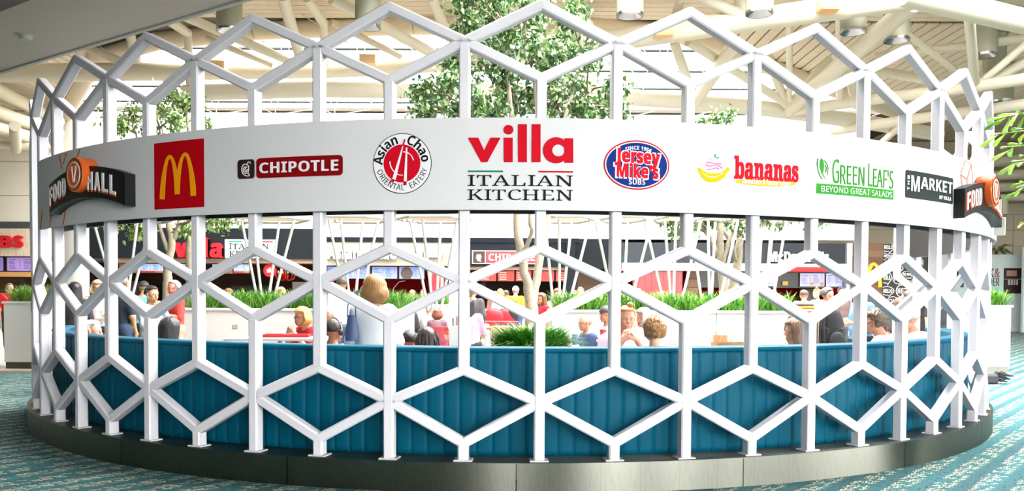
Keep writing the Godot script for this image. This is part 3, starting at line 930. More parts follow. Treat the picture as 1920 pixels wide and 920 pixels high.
func ceiling():
	var tan := textured("plank_tan", noise_tex(0.03, [rgb(232, 216, 190), rgb(242, 228, 204), rgb(222, 204, 178)], 256, 4, 12), Vector3(0.2, 0.2, 1.2), 0.7, 0.0, true)
	var dark := mat("ceiling_gap", rgb(96, 88, 74), 0.9)
	# slab in pieces round the skylight
	var g := Geo.new()
	var y0 := CEIL + 0.1
	var y1 := CEIL + 0.4
	var pieces := [
		[Vector2(-38.3, 12.3), Vector2(38.3, 12.3), Vector2(38.3, SK2.end.y), Vector2(-38.3, SK2.end.y)],
		[Vector2(-38.3, SK2.end.y), Vector2(SK2.position.x, SK2.end.y), Vector2(SK2.position.x, SK2.position.y), Vector2(-38.3, SK2.position.y)],
		[Vector2(SK2.end.x, SK2.end.y), Vector2(38.3, SK2.end.y), Vector2(38.3, SK2.position.y), Vector2(SK2.end.x, SK2.position.y)],
		[Vector2(-38.3, SK2.position.y), Vector2(38.3, SK2.position.y), Vector2(38.3, -25.3), Vector2(2, -25.3), Vector2(-3, -25.3), Vector2(-38.3, -25.3)],
		[Vector2(-38.3, -25.3), Vector2(-3, -25.3), Vector2(-8, -25.9), Vector2(-11.5, -27), Vector2(-14.5, -29), Vector2(-20.5, -38), Vector2(-38.3, -38)],
		[Vector2(2, -25.3), Vector2(38.3, -25.3), Vector2(38.3, -38), Vector2(18.6, -38), Vector2(5, -25.8)],
		[Vector2(-38.3, -38), Vector2(38.3, -38), Vector2(38.3, -46.3), Vector2(-38.3, -46.3)]]
	for q in pieces:
		var k := slab(PackedVector2Array(q), y0, y1)
		g.v.append_array(k.v); g.n.append_array(k.n); g.u.append_array(k.u)
	var c := struct("ceiling", g, dark, "slatted timber ceiling round the skylight")
	# planks: across in front of the skylight, along the hall in the wings
	for k in 9:
		var z := -25.2 + k * 0.36
		var x1 := 30.0
		var p := Geo.new()
		p.box(Vector3(0, CEIL + 0.06, z + 0.16), Vector3(60, 0.05, 0.33))
		part("plank", p, tan, c)
	for k in 66:
		var x := 6.2 + k * 0.42
		var za: float = -25.4 if x < 5 else maxf(-44.0, minf(-25.4, -25.8 - (x - 5) / 13.6 * 12.2))
		var zb := -44.0 if x > 18.6 else za
		var p := Geo.new()
		var zn := -25.45
		var zf := -44.0 if x > 18.8 else za + 0.3
		if zf > zn - 0.5: continue
		p.box(Vector3(x, CEIL + 0.06, (zn + zf) / 2), Vector3(0.35, 0.05, zn - zf))
		part("plank", p, tan, c)
	for k in 50:
		var x := -14.6 - k * 0.42
		var zf := -38.0
		var zn := -25.45
		if x > -20.5: zf = -29.0 - (-14.5 - x) / 6.0 * 9.0 + 0.3
		if zf > zn - 0.5: continue
		var p := Geo.new()
		p.box(Vector3(x, CEIL + 0.06, (zn + zf) / 2), Vector3(0.35, 0.05, zn - zf))
		part("plank", p, tan, c)
	# edge beam of the skylight
	var bm := mat("beam_cream", rgb(232, 216, 190), 0.6)
	for i in SKY_POLY.size() - 1:
		var a := SKY_POLY[i]
		var b := SKY_POLY[i + 1]
		var eb := Geo.new()
		eb.tube([Vector3(a.x, CEIL - 0.12, a.y), Vector3(b.x, CEIL - 0.12, b.y)], [0.3, 0.3], 14)
		part("edge_beam", eb, bm, c)
		var gp := Geo.new()                                  # dark vent slot above the beam
		var m := (a + b) / 2
		gp.box(Vector3(m.x, CEIL + 0.02, m.y + 0.1), Vector3((b - a).length() * 0.92, 0.12, 0.1), Basis(Vector3.UP, -atan2(b.y - a.y, b.x - a.x)))
		part("vent_slot", gp, mat("slot_dark", rgb(44, 42, 36), 0.9), c)
	# the glazing: panes on a grid, dark joints, spider fittings
	var sky := Node3D.new()
	sky.name = "window_1"
	add_child(sky)
	tag(sky, "large glass skylight with slim dark joints above the food court", "", "", "structure")
	var cell := 2.6
	var pm := mat("skylight_pane", Color(0.96, 0.97, 0.96, 0.28), 0.1)           # lightly fritted glass
	pm.transparency = BaseMaterial3D.TRANSPARENCY_ALPHA
	var jm := mat("joint_dark", rgb(24, 34, 30), 0.5)
	var sm := mat("spider_steel", rgb(190, 192, 188), 0.35, 0.6)
	for i in range(-8, 8):
		for j in range(9, 16):
			var q := PackedVector2Array([Vector2(i * cell, -j * cell), Vector2((i + 1) * cell, -j * cell), Vector2((i + 1) * cell, -(j + 1) * cell), Vector2(i * cell, -(j + 1) * cell)])
			for piece in Geometry2D.intersect_polygons(q, SKY_POLY):
				if piece.size() < 3: continue
				part("pane", slab(piece, CEIL + 0.2, CEIL + 0.215), pm, sky)
	for j in range(10, 15):
		var z := -j * cell
		var xs := edge_span(z)
		var r := Geo.new()
		r.tube([Vector3(xs.x, CEIL + 0.12, z), Vector3(xs.y, CEIL + 0.12, z)], [0.05, 0.05], 6)
		part("joint_rail", r, jm, sky)
		for i in range(-7, 7):
			var x := i * cell
			if x < xs.x + 0.5 or x > xs.y - 0.5: continue
			var s := Geo.new()
			for a in 4:
				var d := Vector3(cos(a * PI / 2 + PI / 4), 0, sin(a * PI / 2 + PI / 4))
				s.tube([Vector3(x, CEIL - 0.12, z), Vector3(x, CEIL - 0.05, z) + d * 0.14, Vector3(x, CEIL + 0.18, z) + d * 0.24], [0.02, 0.018, 0.012], 5)
			s.tube([Vector3(x, CEIL - 0.45, z), Vector3(x, CEIL - 0.1, z)], [0.016, 0.02], 5)
			s.lathe(Vector3(x, CEIL - 0.46, z), [Vector2(0, 0), Vector2(0.07, 0.01), Vector2(0.07, 0.03), Vector2(0, 0.04)], 10)
			part("spider_fitting", s, sm, sky)
			var rod := Geo.new()
			rod.tube([Vector3(x, CEIL - 0.44, z), Vector3(x + cell * 0.5, CEIL + 0.1, z - cell * 0.5)], [0.014, 0.014], 5)
			rod.tube([Vector3(x, CEIL - 0.44, z), Vector3(x - cell * 0.5, CEIL + 0.1, z + cell * 0.5)], [0.014, 0.014], 5)
			part("tie_rod", rod, sm, sky)

	# second skylight, straight above the island
	var near := Node3D.new()
	near.name = "window_8"
	add_child(near)
	tag(near, "second glass skylight above the round island", "", "", "structure")
	var nx := int(SK2.size.x / 2.0)
	var nz := int(SK2.size.y / 2.0)
	for i in nx:
		for j in nz:
			var q := SK2.position + Vector2(i * SK2.size.x / nx, j * SK2.size.y / nz)
			part("pane", wall(q.x, q.x + SK2.size.x / nx, CEIL + 0.2, CEIL + 0.215, q.y, q.y + SK2.size.y / nz), pane_mat(), near)
	for j in nz + 1:
		var z := SK2.position.y + j * SK2.size.y / nz
		var r := Geo.new()
		r.tube([Vector3(SK2.position.x, CEIL + 0.15, z), Vector3(SK2.end.x, CEIL + 0.15, z)], [0.05, 0.05], 6)
		part("joint_rail", r, jm, near)

func edge_span(z: float) -> Vector2:
	var lo := 1e9
	var hi := -1e9
	for i in SKY_POLY.size():
		var a := SKY_POLY[i]
		var b := SKY_POLY[(i + 1) % SKY_POLY.size()]
		if (a.y - z) * (b.y - z) <= 0 and abs(a.y - b.y) > 1e-4:
			var x := lerpf(a.x, b.x, (z - a.y) / (b.y - a.y))
			lo = minf(lo, x); hi = maxf(hi, x)
	return Vector2(lo, hi)

func soffit():
	# the storey that overhangs the walkway on the left
	var h := 4.6
	var a := at_h(0, 133, h)
	var b := at_h(446, 0, h)
	var dir := (a - b).normalized()
	var p := b - dir * 3.4
	var q := a + dir * 14.0
	var poly := PackedVector2Array([Vector2(p.x, p.z), Vector2(q.x, q.z), Vector2(-37.9, q.z), Vector2(-37.9, 2.0), Vector2(p.x - 1.5, 2.0)])
	var m := mat("soffit_grey", rgb(222, 212, 200), 0.7)
	var s := struct("ceiling_soffit", slab(poly, h, h + 1.1), m, "plain grey soffit overhanging the walkway on the left")
	var lip := Geo.new()
	lip.box(Vector3((p.x + q.x) / 2, h + 0.05, (p.z + q.z) / 2) + Vector3(dir.z, 0, -dir.x) * -0.03, Vector3((q - p).length(), 0.14, 0.05), Basis(Vector3.UP, -atan2(dir.z, dir.x)))
	part("edge_lip", lip, mat("lip_white", rgb(226, 222, 216), 0.6), s)
	var c0 := at_h(0, 22, h - 0.1)
	var c1 := at_h(58, 0, h - 0.1)
	var d2 := (c0 - c1).normalized()
	var e0 := c1 - d2 * 1.6
	var e1 := c0 + d2 * 6.0
	var cove := Geo.new()
	var poly2 := PackedVector2Array([Vector2(e0.x, e0.z), Vector2(e1.x, e1.z), Vector2(e1.x - 2.0, e1.z + 3.0), Vector2(e0.x - 2.0, e0.z + 3.0)])
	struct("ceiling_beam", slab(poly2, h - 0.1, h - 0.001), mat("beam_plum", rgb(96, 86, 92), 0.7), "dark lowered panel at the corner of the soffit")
	var o := thing("smoke_detector", "small round white detector on the grey soffit", "detector", at_h(48, 66, h))
	var g := Geo.new()
	g.lathe(Vector3.ZERO, [Vector2(0, -0.05), Vector2(0.055, -0.048), Vector2(0.07, -0.03), Vector2(0.075, 0.0)], 20)
	part("cap", g, mat("plate_white", rgb(226, 226, 222), 0.4), o)
	g = Geo.new()
	g.lathe(Vector3.ZERO, [Vector2(0.09, -0.008), Vector2(0.09, 0.0)], 20)
	g.lathe(Vector3.ZERO, [Vector2(0.07, -0.008), Vector2(0.09, -0.008)], 20)
	part("base_ring", g, mat("plate_white"), o)

func pipe(o: Node3D, called: String, pts: Array, r: float, m: Material):
	var g := Geo.new()
	g.tube(pts, pts.map(func(_p): return r), 14)
	part(called, g, m, o)

func trusses():
	var m := mat("truss_white", rgb(232, 224, 202), 0.5)
	var hs := 9.0
	var hl := 7.9
	var o := thing("roof_truss", "cream tubular truss of thick pipes below the skylight", "truss")
	var big := [[-80, 138], [300, 134], [640, 128], [805, 118], [960, 101], [1160, 74], [1440, 33], [1720, -6]].map(func(p): return at_h(p[0], p[1], hs))
	pipe(o, "upper_chord", big, 0.3, m)
	var low := [[345, 174], [600, 167], [850, 170], [1000, 173], [1150, 180], [1290, 190], [1440, 204], [1630, 230], [1760, 252]].map(func(p): return at_h(p[0], p[1], hl))
	pipe(o, "lower_chord", low, 0.25, m)
	for s in [[530, -8, 9.7, 566, 118, 8.9, 0.17], [575, -5, 9.7, 606, 42, 9.6, 0.14], [606, 42, 9.6, 610, 120, 8.9, 0.12], [345, 30, 9.7, 556, 120, 8.9, 0.14], [150, 84, 9.7, 232, 118, 8.9, 0.14], [243, 62, 9.7, 258, 118, 8.9, 0.15], [316, 38, 9.6, 352, 62, 9.6, 0.14], [352, 62, 9.6, 356, 160, 8.1, 0.12], [385, 72, 9.6, 512, 122, 8.9, 0.1], [622, -2, 9.7, 812, 100, 9.0, 0.16], [808, -6, 9.7, 838, 60, 9.5, 0.15], [840, 40, 9.7, 850, 80, 9.3, 0.12], [622, 42, 9.6, 752, 106, 9.0, 0.1], [1278, -4, 9.7, 1262, 40, 9.5, 0.12], [1085, -5, 9.7, 1105, 60, 9.4, 0.17]]:
		pipe(o, "strut", [at_h(s[0], s[1], s[2]), at_h(s[3], s[4], s[5])], s[6], m)
	o = thing("roof_truss", "cream tubular truss crossing towards the right wing of the roof", "truss")
	for s in [[1310, -8, 9.7, 1392, 30, 9.1, 0.15], [1384, -10, 9.7, 1398, 32, 9.1, 0.16], [1264, 80, 9.0, 1292, 158, 8.0, 0.14], [1290, 78, 9.0, 1478, 196, 8.0, 0.13], [1376, 84, 8.9, 1304, 190, 7.9, 0.2], [1712, 6, 9.0, 1478, 206, 7.9, 0.24], [1556, 110, 9.4, 1486, 190, 8.0, 0.14], [1480, 42, 9.4, 1480, 196, 8.0, 0.1], [1573, 28, 9.4, 1574, 190, 8.0, 0.1], [1440, 105, 9.0, 1474, 196, 8.0, 0.14], [1590, 135, 8.8, 1606, 200, 7.9, 0.13]]:
		pipe(o, "strut", [at_h(s[0], s[1], s[2]), at_h(s[3], s[4], s[5])], s[6], m)
	pipe(o, "tie_tube", [at_h(1484, 208, 7.9), at_h(1600, 191, 7.9), at_h(1800, 166, 7.9), at_h(1960, 142, 7.9)], 0.17, m)
	pipe(o, "tie_tube", [at_h(1560, 245, 7.6), at_h(1700, 225, 7.6), at_h(1960, 190, 7.6)], 0.17, m)
	pipe(o, "tie_tube", [at_h(1636, 131, 9.0), at_h(1740, 150, 8.6), at_h(1830, 168, 8.0)], 0.15, m)
	o = thing("roof_truss", "cream tubular truss under the slatted ceiling on the far right", "truss")
	pipe(o, "upper_chord", [at_h(1690, -14, 8.6), at_h(1960, 50, 8.6)], 0.3, m)
	pipe(o, "tie_tube", [at_h(1640, 106, 9.2), at_h(1715, 98, 9.2), at_h(1960, 68, 9.2)], 0.13, m)
	for s in [[1816, 18, 8.8, 1829, 166, 7.9, 0.13], [1694, 58, 9.4, 1796, 136, 8.6, 0.1], [1829, 164, 7.9, 1960, 52, 9.2, 0.11], [1832, 166, 7.9, 1960, 96, 8.8, 0.14], [1700, 225, 7.6, 1640, 280, 7.6, 0.12]]:
		pipe(o, "strut", [at_h(s[0], s[1], s[2]), at_h(s[3], s[4], s[5])], s[6], m)
	for k in 4:
		pipe(o, "purlin", [at(1800, 305 + k * 28 - k * k * 1.5, 42 + k * 0.3), at(1990, 298 + k * 27 - k * k * 1.5, 42 + k * 0.3)], 0.28 - k * 0.02, m)
	pipe(o, "post", [at(1876, 366, 42.5), at(1876, 402, 42.5)], 0.35, m)
	o = thing("roof_truss", "cream tubular truss by the cream wall at far left", "truss")
	for s in [[-60, 140, 9.3, 110, 228, 9.3, 0.26], [-40, 198, 8.6, 110, 250, 8.6, 0.26], [-40, 230, 8.0, 110, 272, 8.0, 0.24], [-40, 270, 7.6, 110, 277, 7.6, 0.16], [28, 236, 7.9, 30, 280, 7.5, 0.2]]:
		pipe(o, "tube", [at_h(s[0], s[1], s[2]), at_h(s[3], s[4], s[5])], s[6], m)
	var ug := Geo.new()
	ug.lathe(Vector3.ZERO, [Vector2(0.34, 0.0), Vector2(0.34, 1.25), Vector2(0, 1.25)], 24)
	var um := ug.mesh()
	var rg := Geo.new()
	rg.lathe(Vector3.ZERO, [Vector2(0.34, -0.06), Vector2(0.345, 0.0)], 24)
	rg.lathe(Vector3.ZERO, [Vector2(0.0, 0.1), Vector2(0.18, 0.06), Vector2(0.33, -0.055)], 16)
	var rm := rg.mesh()
	var where := [[430, 55, "beside the left end of the long pipe"], [690, 48, "above the round chopstick logo"], [1181, 26, "hanging above the oval blue logo"], [1424, 22, "above the pipe crossing, nearest the leaf logo"], [1600, 57, "left of a close pair at right"], [1681, 73, "right of a close pair at right"], [1846, 102, "above the dark plate logo at right"], [1864, 140, "lower of two at the far right"], [1880, 188, "lowest one, above the palm leaves"]]
	for w in where:
		var p := at_h(w[0], w[1], 8.75)
		var l := thing("downlight", "cylindrical cream ceiling downlight " + w[2], "ceiling light", p, 0.0, "cylindrical downlights")
		part("housing", um, mat("downlight_cream", rgb(142, 141, 120), 0.5), l)
		part("reflector", rm, mat("reflector_steel", rgb(190, 192, 196), 0.2, 1.0), l)
	var bg := Geo.new()
	bg.rbox(Vector3.ZERO, Vector3(0.5, 0.26, 0.42), 0.02)
	var bm := bg.mesh()
	var lg := Geo.new()
	lg.box(Vector3(0, -0.135, 0), Vector3(0.46, 0.02, 0.38))
	var lm := lg.mesh()
	for w in [[693, 114, 8.95, "on the long pipe above the round logo"], [415, 125, 8.95, "on the long pipe near its left end"], [1240, 62, 9.0, "on the pipe above the oval logo"], [1545, 14, 9.0, "on the pipe at upper right"]]:
		var p := at_h(w[0], w[1], w[2]) + Vector3(0, -0.05, 0.28)
		var l := thing("box_uplight", "tan box lamp clamped " + w[3], "lamp", p, 0.05, "box lamps on the pipes")
		part("case", bm, mat("case_tan", rgb(228, 196, 148), 0.5), l)
		part("lens", lm, mat("lens_amber", rgb(236, 170, 96), 0.3), l)

# ---------------------------------------------------------------- shops along the back
func X(px: float, d := 38.0) -> float:
	return at(px, 557, d).x

func panel(o: Node3D, called: String, m: Material, x0: float, x1: float, y0: float, y1: float, z: float, t := 0.1) -> MeshInstance3D:
	return part(called, wall(x0, x1, y0, y1, z - t, z), m, o)

func words(o: Node3D, called: String, s: String, kind: String, m: Material, x0: float, x1: float, y0: float, y1: float, z: float, depth := 0.08) -> MeshInstance3D:
	var g := Geo.new()
	text_flat(g, s, kind, Transform3D(Basis.IDENTITY, Vector3((x0 + x1) / 2, (y0 + y1) / 2, z + depth / 2)), x1 - x0, y1 - y0, depth)
	return part(called, g, m, o)

func screen(o: Node3D, x0: float, x1: float, y0: float, y1: float, z: float, tint: Color, seed_: int):
	var im := Image.create(96, 56, false, Image.FORMAT_RGB8)
	im.fill(tint)
	rng.seed = seed_
	for c in 2:
		for k in 7:
			var w := 14 + rng.randi() % 16
			im.fill_rect(Rect2i(6 + c * 46, 8 + k * 6, w, 2), tint.darkened(0.55))
			im.fill_rect(Rect2i(38 + c * 46, 8 + k * 6, 5, 2), rgb(150, 60, 60))
	if seed_ % 3 == 0:
		im.fill_rect(Rect2i(0, 44, 96, 12), rgb(150, 40, 36)); im.fill_rect(Rect2i(60, 44, 36, 12), rgb(150, 96, 50))
	var s := panel(o, "menu_screen", mat("screen_frame", rgb(24, 24, 28), 0.4), x0, x1, y0, y1, z, 0.1)
	var m := mat("screen_%d" % seed_, Color.WHITE, 0.3)
	var t := ImageTexture.create_from_image(im)
	m.albedo_texture = t
	m.emission_enabled = true; m.emission_texture = t; m.emission_energy_multiplier = 0.9
	var g := Geo.new()
	g.quad(Vector3(x0 + 0.03, y0 + 0.03, z + 0.004), Vector3(x1 - 0.03, y0 + 0.03, z + 0.004), Vector3(x1 - 0.03, y1 - 0.03, z + 0.004), Vector3(x0 + 0.03, y1 - 0.03, z + 0.004))
	for i in g.u.size(): g.u[i].y = 1.0 - g.u[i].y
	part("display", g, m, s)

func shop(label: String, x0: float, x1: float, fascia: Material, inner: Material, y0 := 3.15, y1 := 4.3) -> Node3D:
	var o := thing("storefront", label, "storefront", Vector3.ZERO)
	panel(o, "fascia", fascia, x0, x1, y0, y1, -37.9, 0.5)
	panel(o, "back_wall", inner, x0, x1, 0, 3.3, -42.2, 0.2)
	panel(o, "shop_ceiling", mat("shop_ceiling", rgb(120, 116, 110), 0.9), x0, x1, 3.2, 3.3, -38.4, 3.9)
	part("side_wall", wall(x0, x0 + 0.15, 0, 3.3, -42.2, -38.4), inner, o)
	part("side_wall", wall(x1 - 0.15, x1, 0, 3.3, -42.2, -38.4), inner, o)
	var ct := panel(o, "counter", mat("counter_white", rgb(206, 200, 192), 0.5), x0 + 0.3, x1 - 0.3, 0, 1.05, -38.6, 0.7)
	panel(ct, "counter_top", mat("counter_dark", rgb(52, 50, 50), 0.4), x0 + 0.25, x1 - 0.25, 1.05, 1.1, -38.5, 0.85)
	return o

func shops():
	var charcoal := mat("fascia_charcoal", rgb(27, 30, 33), 0.6)
	var grey := mat("fascia_grey", rgb(54, 57, 61), 0.6)
	var brown := mat("shop_brown", rgb(58, 44, 36), 0.8)
	var red := mat("shop_red", rgb(138, 8, 18), 0.5)
	var wht := mat("letter_white", rgb(244, 244, 240), 0.5)
	var lred := mat("letter_red", rgb(196, 14, 30), 0.5)
	var wood := textured("pale_wood", noise_tex(0.02, [rgb(206, 190, 164), rgb(228, 214, 190), rgb(196, 176, 146)], 256, 4, 8), Vector3(1.4, 0.12, 1), 0.6)
	for k in [charcoal, grey, brown, red]: k.metallic_specular = 0.12
	# far left: pale wood sign panel
	var o := shop("shop with pale wood panel and red capital letters at far left", -37.5, X(120), wood, mat("shop_tan", rgb(150, 122, 94), 0.8), 3.36, 4.63)
	panel(o, "dark_band", mat("band_dark", rgb(64, 68, 68), 0.6), -37.5, X(120), 4.63, 4.95, -37.9, 0.4)
	words(o, "lettering", "RIBS", "bold heavy", lred, X(-33), X(48), 3.75, 4.3, -37.9, 0.12)
	screen(o, X(-60), X(8), 2.66, 3.34, -38.0, rgb(150, 130, 214), 4)
	screen(o, X(13), X(72), 2.66, 3.34, -38.0, rgb(176, 150, 226), 5)
	panel(o, "wood_ledge", mat("ledge_tan", rgb(206, 156, 96), 0.5), -37.5, X(120), 2.42, 2.64, -37.95, 0.2)
	panel(o, "post", mat("post_dark", rgb(40, 40, 42), 0.6), X(35), X(41), 0.0, 2.42, -38.2, 0.12)
	# charcoal shop front with red 3-D name
	o = shop("charcoal shop front with big red lower-case name and white name board", X(120), X(608), charcoal, brown, 3.3, 4.7)
	words(o, "red_lettering", "villa", "bold heavy", lred, X(332), X(421), 3.34, 4.24, -37.88, 0.25)
	var bd := panel(o, "white_board", mat("board_white", rgb(238, 236, 230), 0.5), X(424), X(518), 3.32, 4.18, -37.86, 0.08)
	words(bd, "lettering", "ITALIAN", "serif", mat("logo_black"), X(432), X(506), 3.74, 4.0, -37.86, 0.02)
	words(bd, "lettering", "KITCHEN", "serif", mat("logo_black"), X(432), X(506), 3.4, 3.66, -37.86, 0.02)
	panel(bd, "green_rule", mat("rule_green"), X(432), X(456), 4.06, 4.11, -37.85, 0.01)
	panel(bd, "red_rule", lred, X(492), X(514), 4.06, 4.11, -37.85, 0.01)
	panel(o, "menu_rail", mat("rail_tan", rgb(140, 116, 96), 0.6), X(195), X(608), 3.1, 3.3, -38.0, 0.2)
	for s in [[262, 306, 6], [320, 352, 7], [396, 412, 8], [436, 468, 9]]:
		screen(o, X(s[0]), X(s[1]), 2.62, 3.08, -38.1, rgb(150, 178, 226), s[2])
	for s in [[306, 320], [413, 435], [222, 262]]:
		panel(o, "food_picture", mat("food_brown", rgb(112, 72, 50), 0.5), X(s[0]), X(s[1]), 2.62, 3.08, -38.1, 0.08)
	panel(o, "oven", mat("oven_steel", rgb(170, 172, 172), 0.35, 0.7), X(152), X(200), 0.9, 2.3, -40.5, 1.0)
	panel(o, "oven", mat("oven_steel"), X(520), X(606), 1.0, 2.3, -40.6, 1.0)
	panel(o, "oven", mat("oven_black", rgb(30, 30, 32), 0.4), X(260), X(300), 1.1, 2.2, -40.6, 1.0)
	panel(o, "display_case", mat("oven_black"), X(400), X(480), 1.1, 2.1, -40.4, 1.0)
	var disc := Geo.new()
	disc.lathe(Vector3(X(503), 2.78, -38.3), [Vector2(0, -0.05), Vector2(0.3, -0.05), Vector2(0.3, 0.05), Vector2(0, 0.05)], 28, Basis(Vector3.RIGHT, PI / 2))
	var dd := part("round_sign", disc, lred, o)
	words(dd, "lettering", "villa", "bold", wht, X(497) , X(509), 2.68, 2.92, -38.25, 0.02)
	chandelier()
	# cream shop front, white 3-D letters
	o = shop("cream shop front with white raised lettering and blue menu screens", X(608), X(848), mat("fascia_cream", rgb(150, 144, 128), 0.6), red, 3.02, 4.1)
	panel(o, "black_cap", mat("logo_black"), X(608), X(848), 4.1, 4.32, -37.85, 0.4)
	for w in [["Asian", 616, 676, 0.62], ["Chao", 690, 745, 0.62], ["Oriental Eatery", 750, 830, 0.4]]:
		words(o, "lettering", w[0], "bold heavy", wht, X(w[1]), X(w[2]), 3.3, 3.3 + w[3], -37.86, 0.14)
		words(o, "letter_edge", w[0], "bold heavy", mat("logo_black"), X(w[1]) - 0.03, X(w[2]) - 0.03, 3.28, 3.28 + w[3], -37.9, 0.05)
	for s in [[612, 640, 10], [642, 694, 11], [696, 745, 13], [747, 796, 14]]:
		screen(o, X(s[0]), X(s[1]), 2.4, 3.0, -38.1, rgb(120, 138, 206), s[2])
	var dish := Geo.new()
	dish.lathe(Vector3(X(762), 2.68, -38.08), [Vector2(0, -0.01), Vector2(0.28, -0.01), Vector2(0.28, 0.01), Vector2(0, 0.01)], 24, Basis(Vector3.RIGHT, PI / 2))
	part("dish_picture", dish, mat("dish_dark", rgb(60, 46, 40), 0.5), o)
	panel(o, "pink_pillar", mat("pillar_pink", rgb(170, 132, 126), 0.6), X(806), X(832), 0, 3.02, -37.95, 0.5)
	var ov := Geo.new()
	ov.prism(PackedVector2Array(ellipse(Vector2(X(818), 2.3), Vector2(0.2, 0.75), 28)), 0, 0.04, Transform3D(Basis.IDENTITY, Vector3(0, 0, -37.95)))
	part("round_logo", ov, lred, o)
	for p in [[690, 525], [752, 525]]:
		var pipe_g := Geo.new()
		pipe_g.tube([at(p[0] - 18, 570, 38.7), at(p[0] - 14, 540, 38.7), at(p[0] - 4, 528, 38.8), at(p[0] + 8, 526, 38.9)], [0.02, 0.02, 0.02, 0.02], 6)
		part("tube_rail", pipe_g, mat("oven_steel"), o)
	struct("trim_3", wall(X(848), X(862), 0, 4.3, -38.3, -37.6), mat("pillar_grey", rgb(176, 170, 158), 0.7), "pale grey pillar between two shop fronts")
	# charcoal front with red name plate
	o = shop("charcoal shop front with red name plate and red menu boards", X(862), X(1085), charcoal, mat("shop_dark", rgb(46, 36, 32), 0.8), 3.0, 4.1)
	panel(o, "black_cap", mat("logo_black"), X(862), X(1085), 4.1, 4.32, -37.85, 0.4)
	var np := panel(o, "name_plate", wht, X(885), X(1008), 3.12, 3.74, -37.84, 0.08)
	panel(np, "badge", mat("badge_brown"), X(887), X(909), 3.16, 3.7, -37.81, 0.05)
	panel(np, "plate", mat("plate_bright", rgb(190, 40, 44), 0.5), X(910.5), X(1006), 3.16, 3.7, -37.81, 0.05)
	words(np, "lettering", "CHIPOTLE", "bold", wht, X(916), X(1002), 3.27, 3.59, -37.81, 0.03)
	var pep := Geo.new()
	pep.prism(PackedVector2Array([Vector2(-0.1, 0.12), Vector2(0.06, 0.14), Vector2(0.12, 0.04), Vector2(0.06, -0.12), Vector2(0.12, -0.2), Vector2(-0.06, -0.16), Vector2(-0.13, -0.02)]), 0, 0.02, Transform3D(Basis.IDENTITY, Vector3(X(898), 3.42, -37.81)))
	part("pepper", pep, wht, np)
	panel(o, "menu_rail", mat("rail_tan"), X(862), X(1085), 2.86, 3.0, -38.0, 0.2)
	for s in [[900, 931], [933, 965], [967, 997], [999, 1040], [1042, 1082]]:
		var mb := panel(o, "menu_board", mat("menu_red", rgb(130, 34, 24), 0.5), X(s[0]), X(s[1]) - 0.02, 2.34, 2.84, -38.1, 0.06)
		for k in 4:
			panel(mb, "print_line", mat("print_pale", rgb(226, 196, 180), 0.6), X(s[0]) + 0.08, X(s[0]) + 0.4, 2.42 + k * 0.1, 2.445 + k * 0.1, -38.095, 0.006)
	panel(o, "hood", mat("oven_steel"), X(1050), X(1082), 1.3, 2.0, -40.0, 1.2)
	var pend := Geo.new()
	pend.lathe(at(906, 536, 39.5), [Vector2(0.14, 0), Vector2(0.1, 0.16), Vector2(0.03, 0.22), Vector2(0.015, 1.0)], 14)
	part("pendant_shade", pend, mat("post_dark"), o)
	var bulb := Geo.new()
	bulb.ball(at(906, 534, 39.5), Vector3(0.07, 0.07, 0.07), 10, 6)
	part("bulb", bulb, glow("bulb_warm", rgb(255, 190, 110), 4.0), o)
	lamp(o, at(906, 534, 39.5), 0.06, 1.5)
	# recess
	struct("trim_4", wall(X(1060), X(1076), 0, 4.1, -38.2, -37.5), charcoal, "dark grey pillar beside the tan recess")
	o = thing("service_recess", "tan recessed passage under a dark fascia between shops", "recess", Vector3.ZERO)
	panel(o, "fascia", charcoal, X(1085), X(1165), 2.9, 4.3, -37.95, 0.4)
	panel(o, "back_panel", mat("recess_tan", rgb(134, 106, 80), 0.7), X(1085), X(1165), 0, 2.9, -40.5, 0.2)
	# grey front with white raised name
	o = shop("long grey shop front with white raised name and black menu screens", X(1165), X(1582), grey, red, 3.2, 4.15)
	panel(o, "white_strip", mat("strip_white", rgb(240, 240, 236), 0.5), X(1165), X(1582), 2.86, 3.2, -37.7, 0.5)
	panel(o, "red_strip", mat("strip_red", rgb(226, 24, 30), 0.5), X(1478), X(1548), 2.84, 3.05, -37.65, 0.5)
	words(o, "lettering", "McDonald's", "bold heavy", wht, X(1437), X(1549), 3.28, 3.78, -37.88, 0.16)
	for k in 8:
		for j in 5:
			panel(o, "red_tile", mat("tile_red", rgb(146, 6, 16), 0.25), X(1188) + k * 0.29, X(1188) + k * 0.29 + 0.28, 1.35 + j * 0.3, 1.64 + j * 0.3, -38.3, 0.05)
	for k in 5:
		panel(o, "wood_board", mat("board_brown_%d" % (k % 3), [rgb(92, 64, 44), rgb(80, 54, 36), rgb(102, 74, 52)][k % 3], 0.6), X(1289), X(1311), 0.9 + k * 0.4, 1.28 + k * 0.4, -38.2, 0.2)
	panel(o, "counter_shade", mat("shade_pale", rgb(206, 202, 190), 0.6), X(1245), X(1281), 1.7, 2.4, -38.6, 0.1)
	panel(o, "drinks_unit", mat("unit_grey", rgb(96, 104, 110), 0.4), X(1248), X(1288), 1.1, 1.6, -38.3, 0.6)
	panel(o, "screen_bulkhead", mat("oven_black"), X(1311), X(1582), 2.1, 2.86, -38.2, 0.3)
	for s in [[1364, 1398, 16], [1418, 1455, 17], [1500, 1548, 19], [1549, 1582, 20]]:
		screen(o, X(s[0]), X(s[1]), 2.14, 2.8, -38.1, rgb(160, 166, 220), s[2])
	for b in [[1468, 1478, 0.1], [1520, 1526, 0.06], [1538, 1545, 0.06]]:
		panel(o, "picture_patch", mat("burger_gold", rgb(200, 130, 40), 0.5), X(b[0]), X(b[1]), 2.22, 2.3 + b[2], -38.06, 0.01)
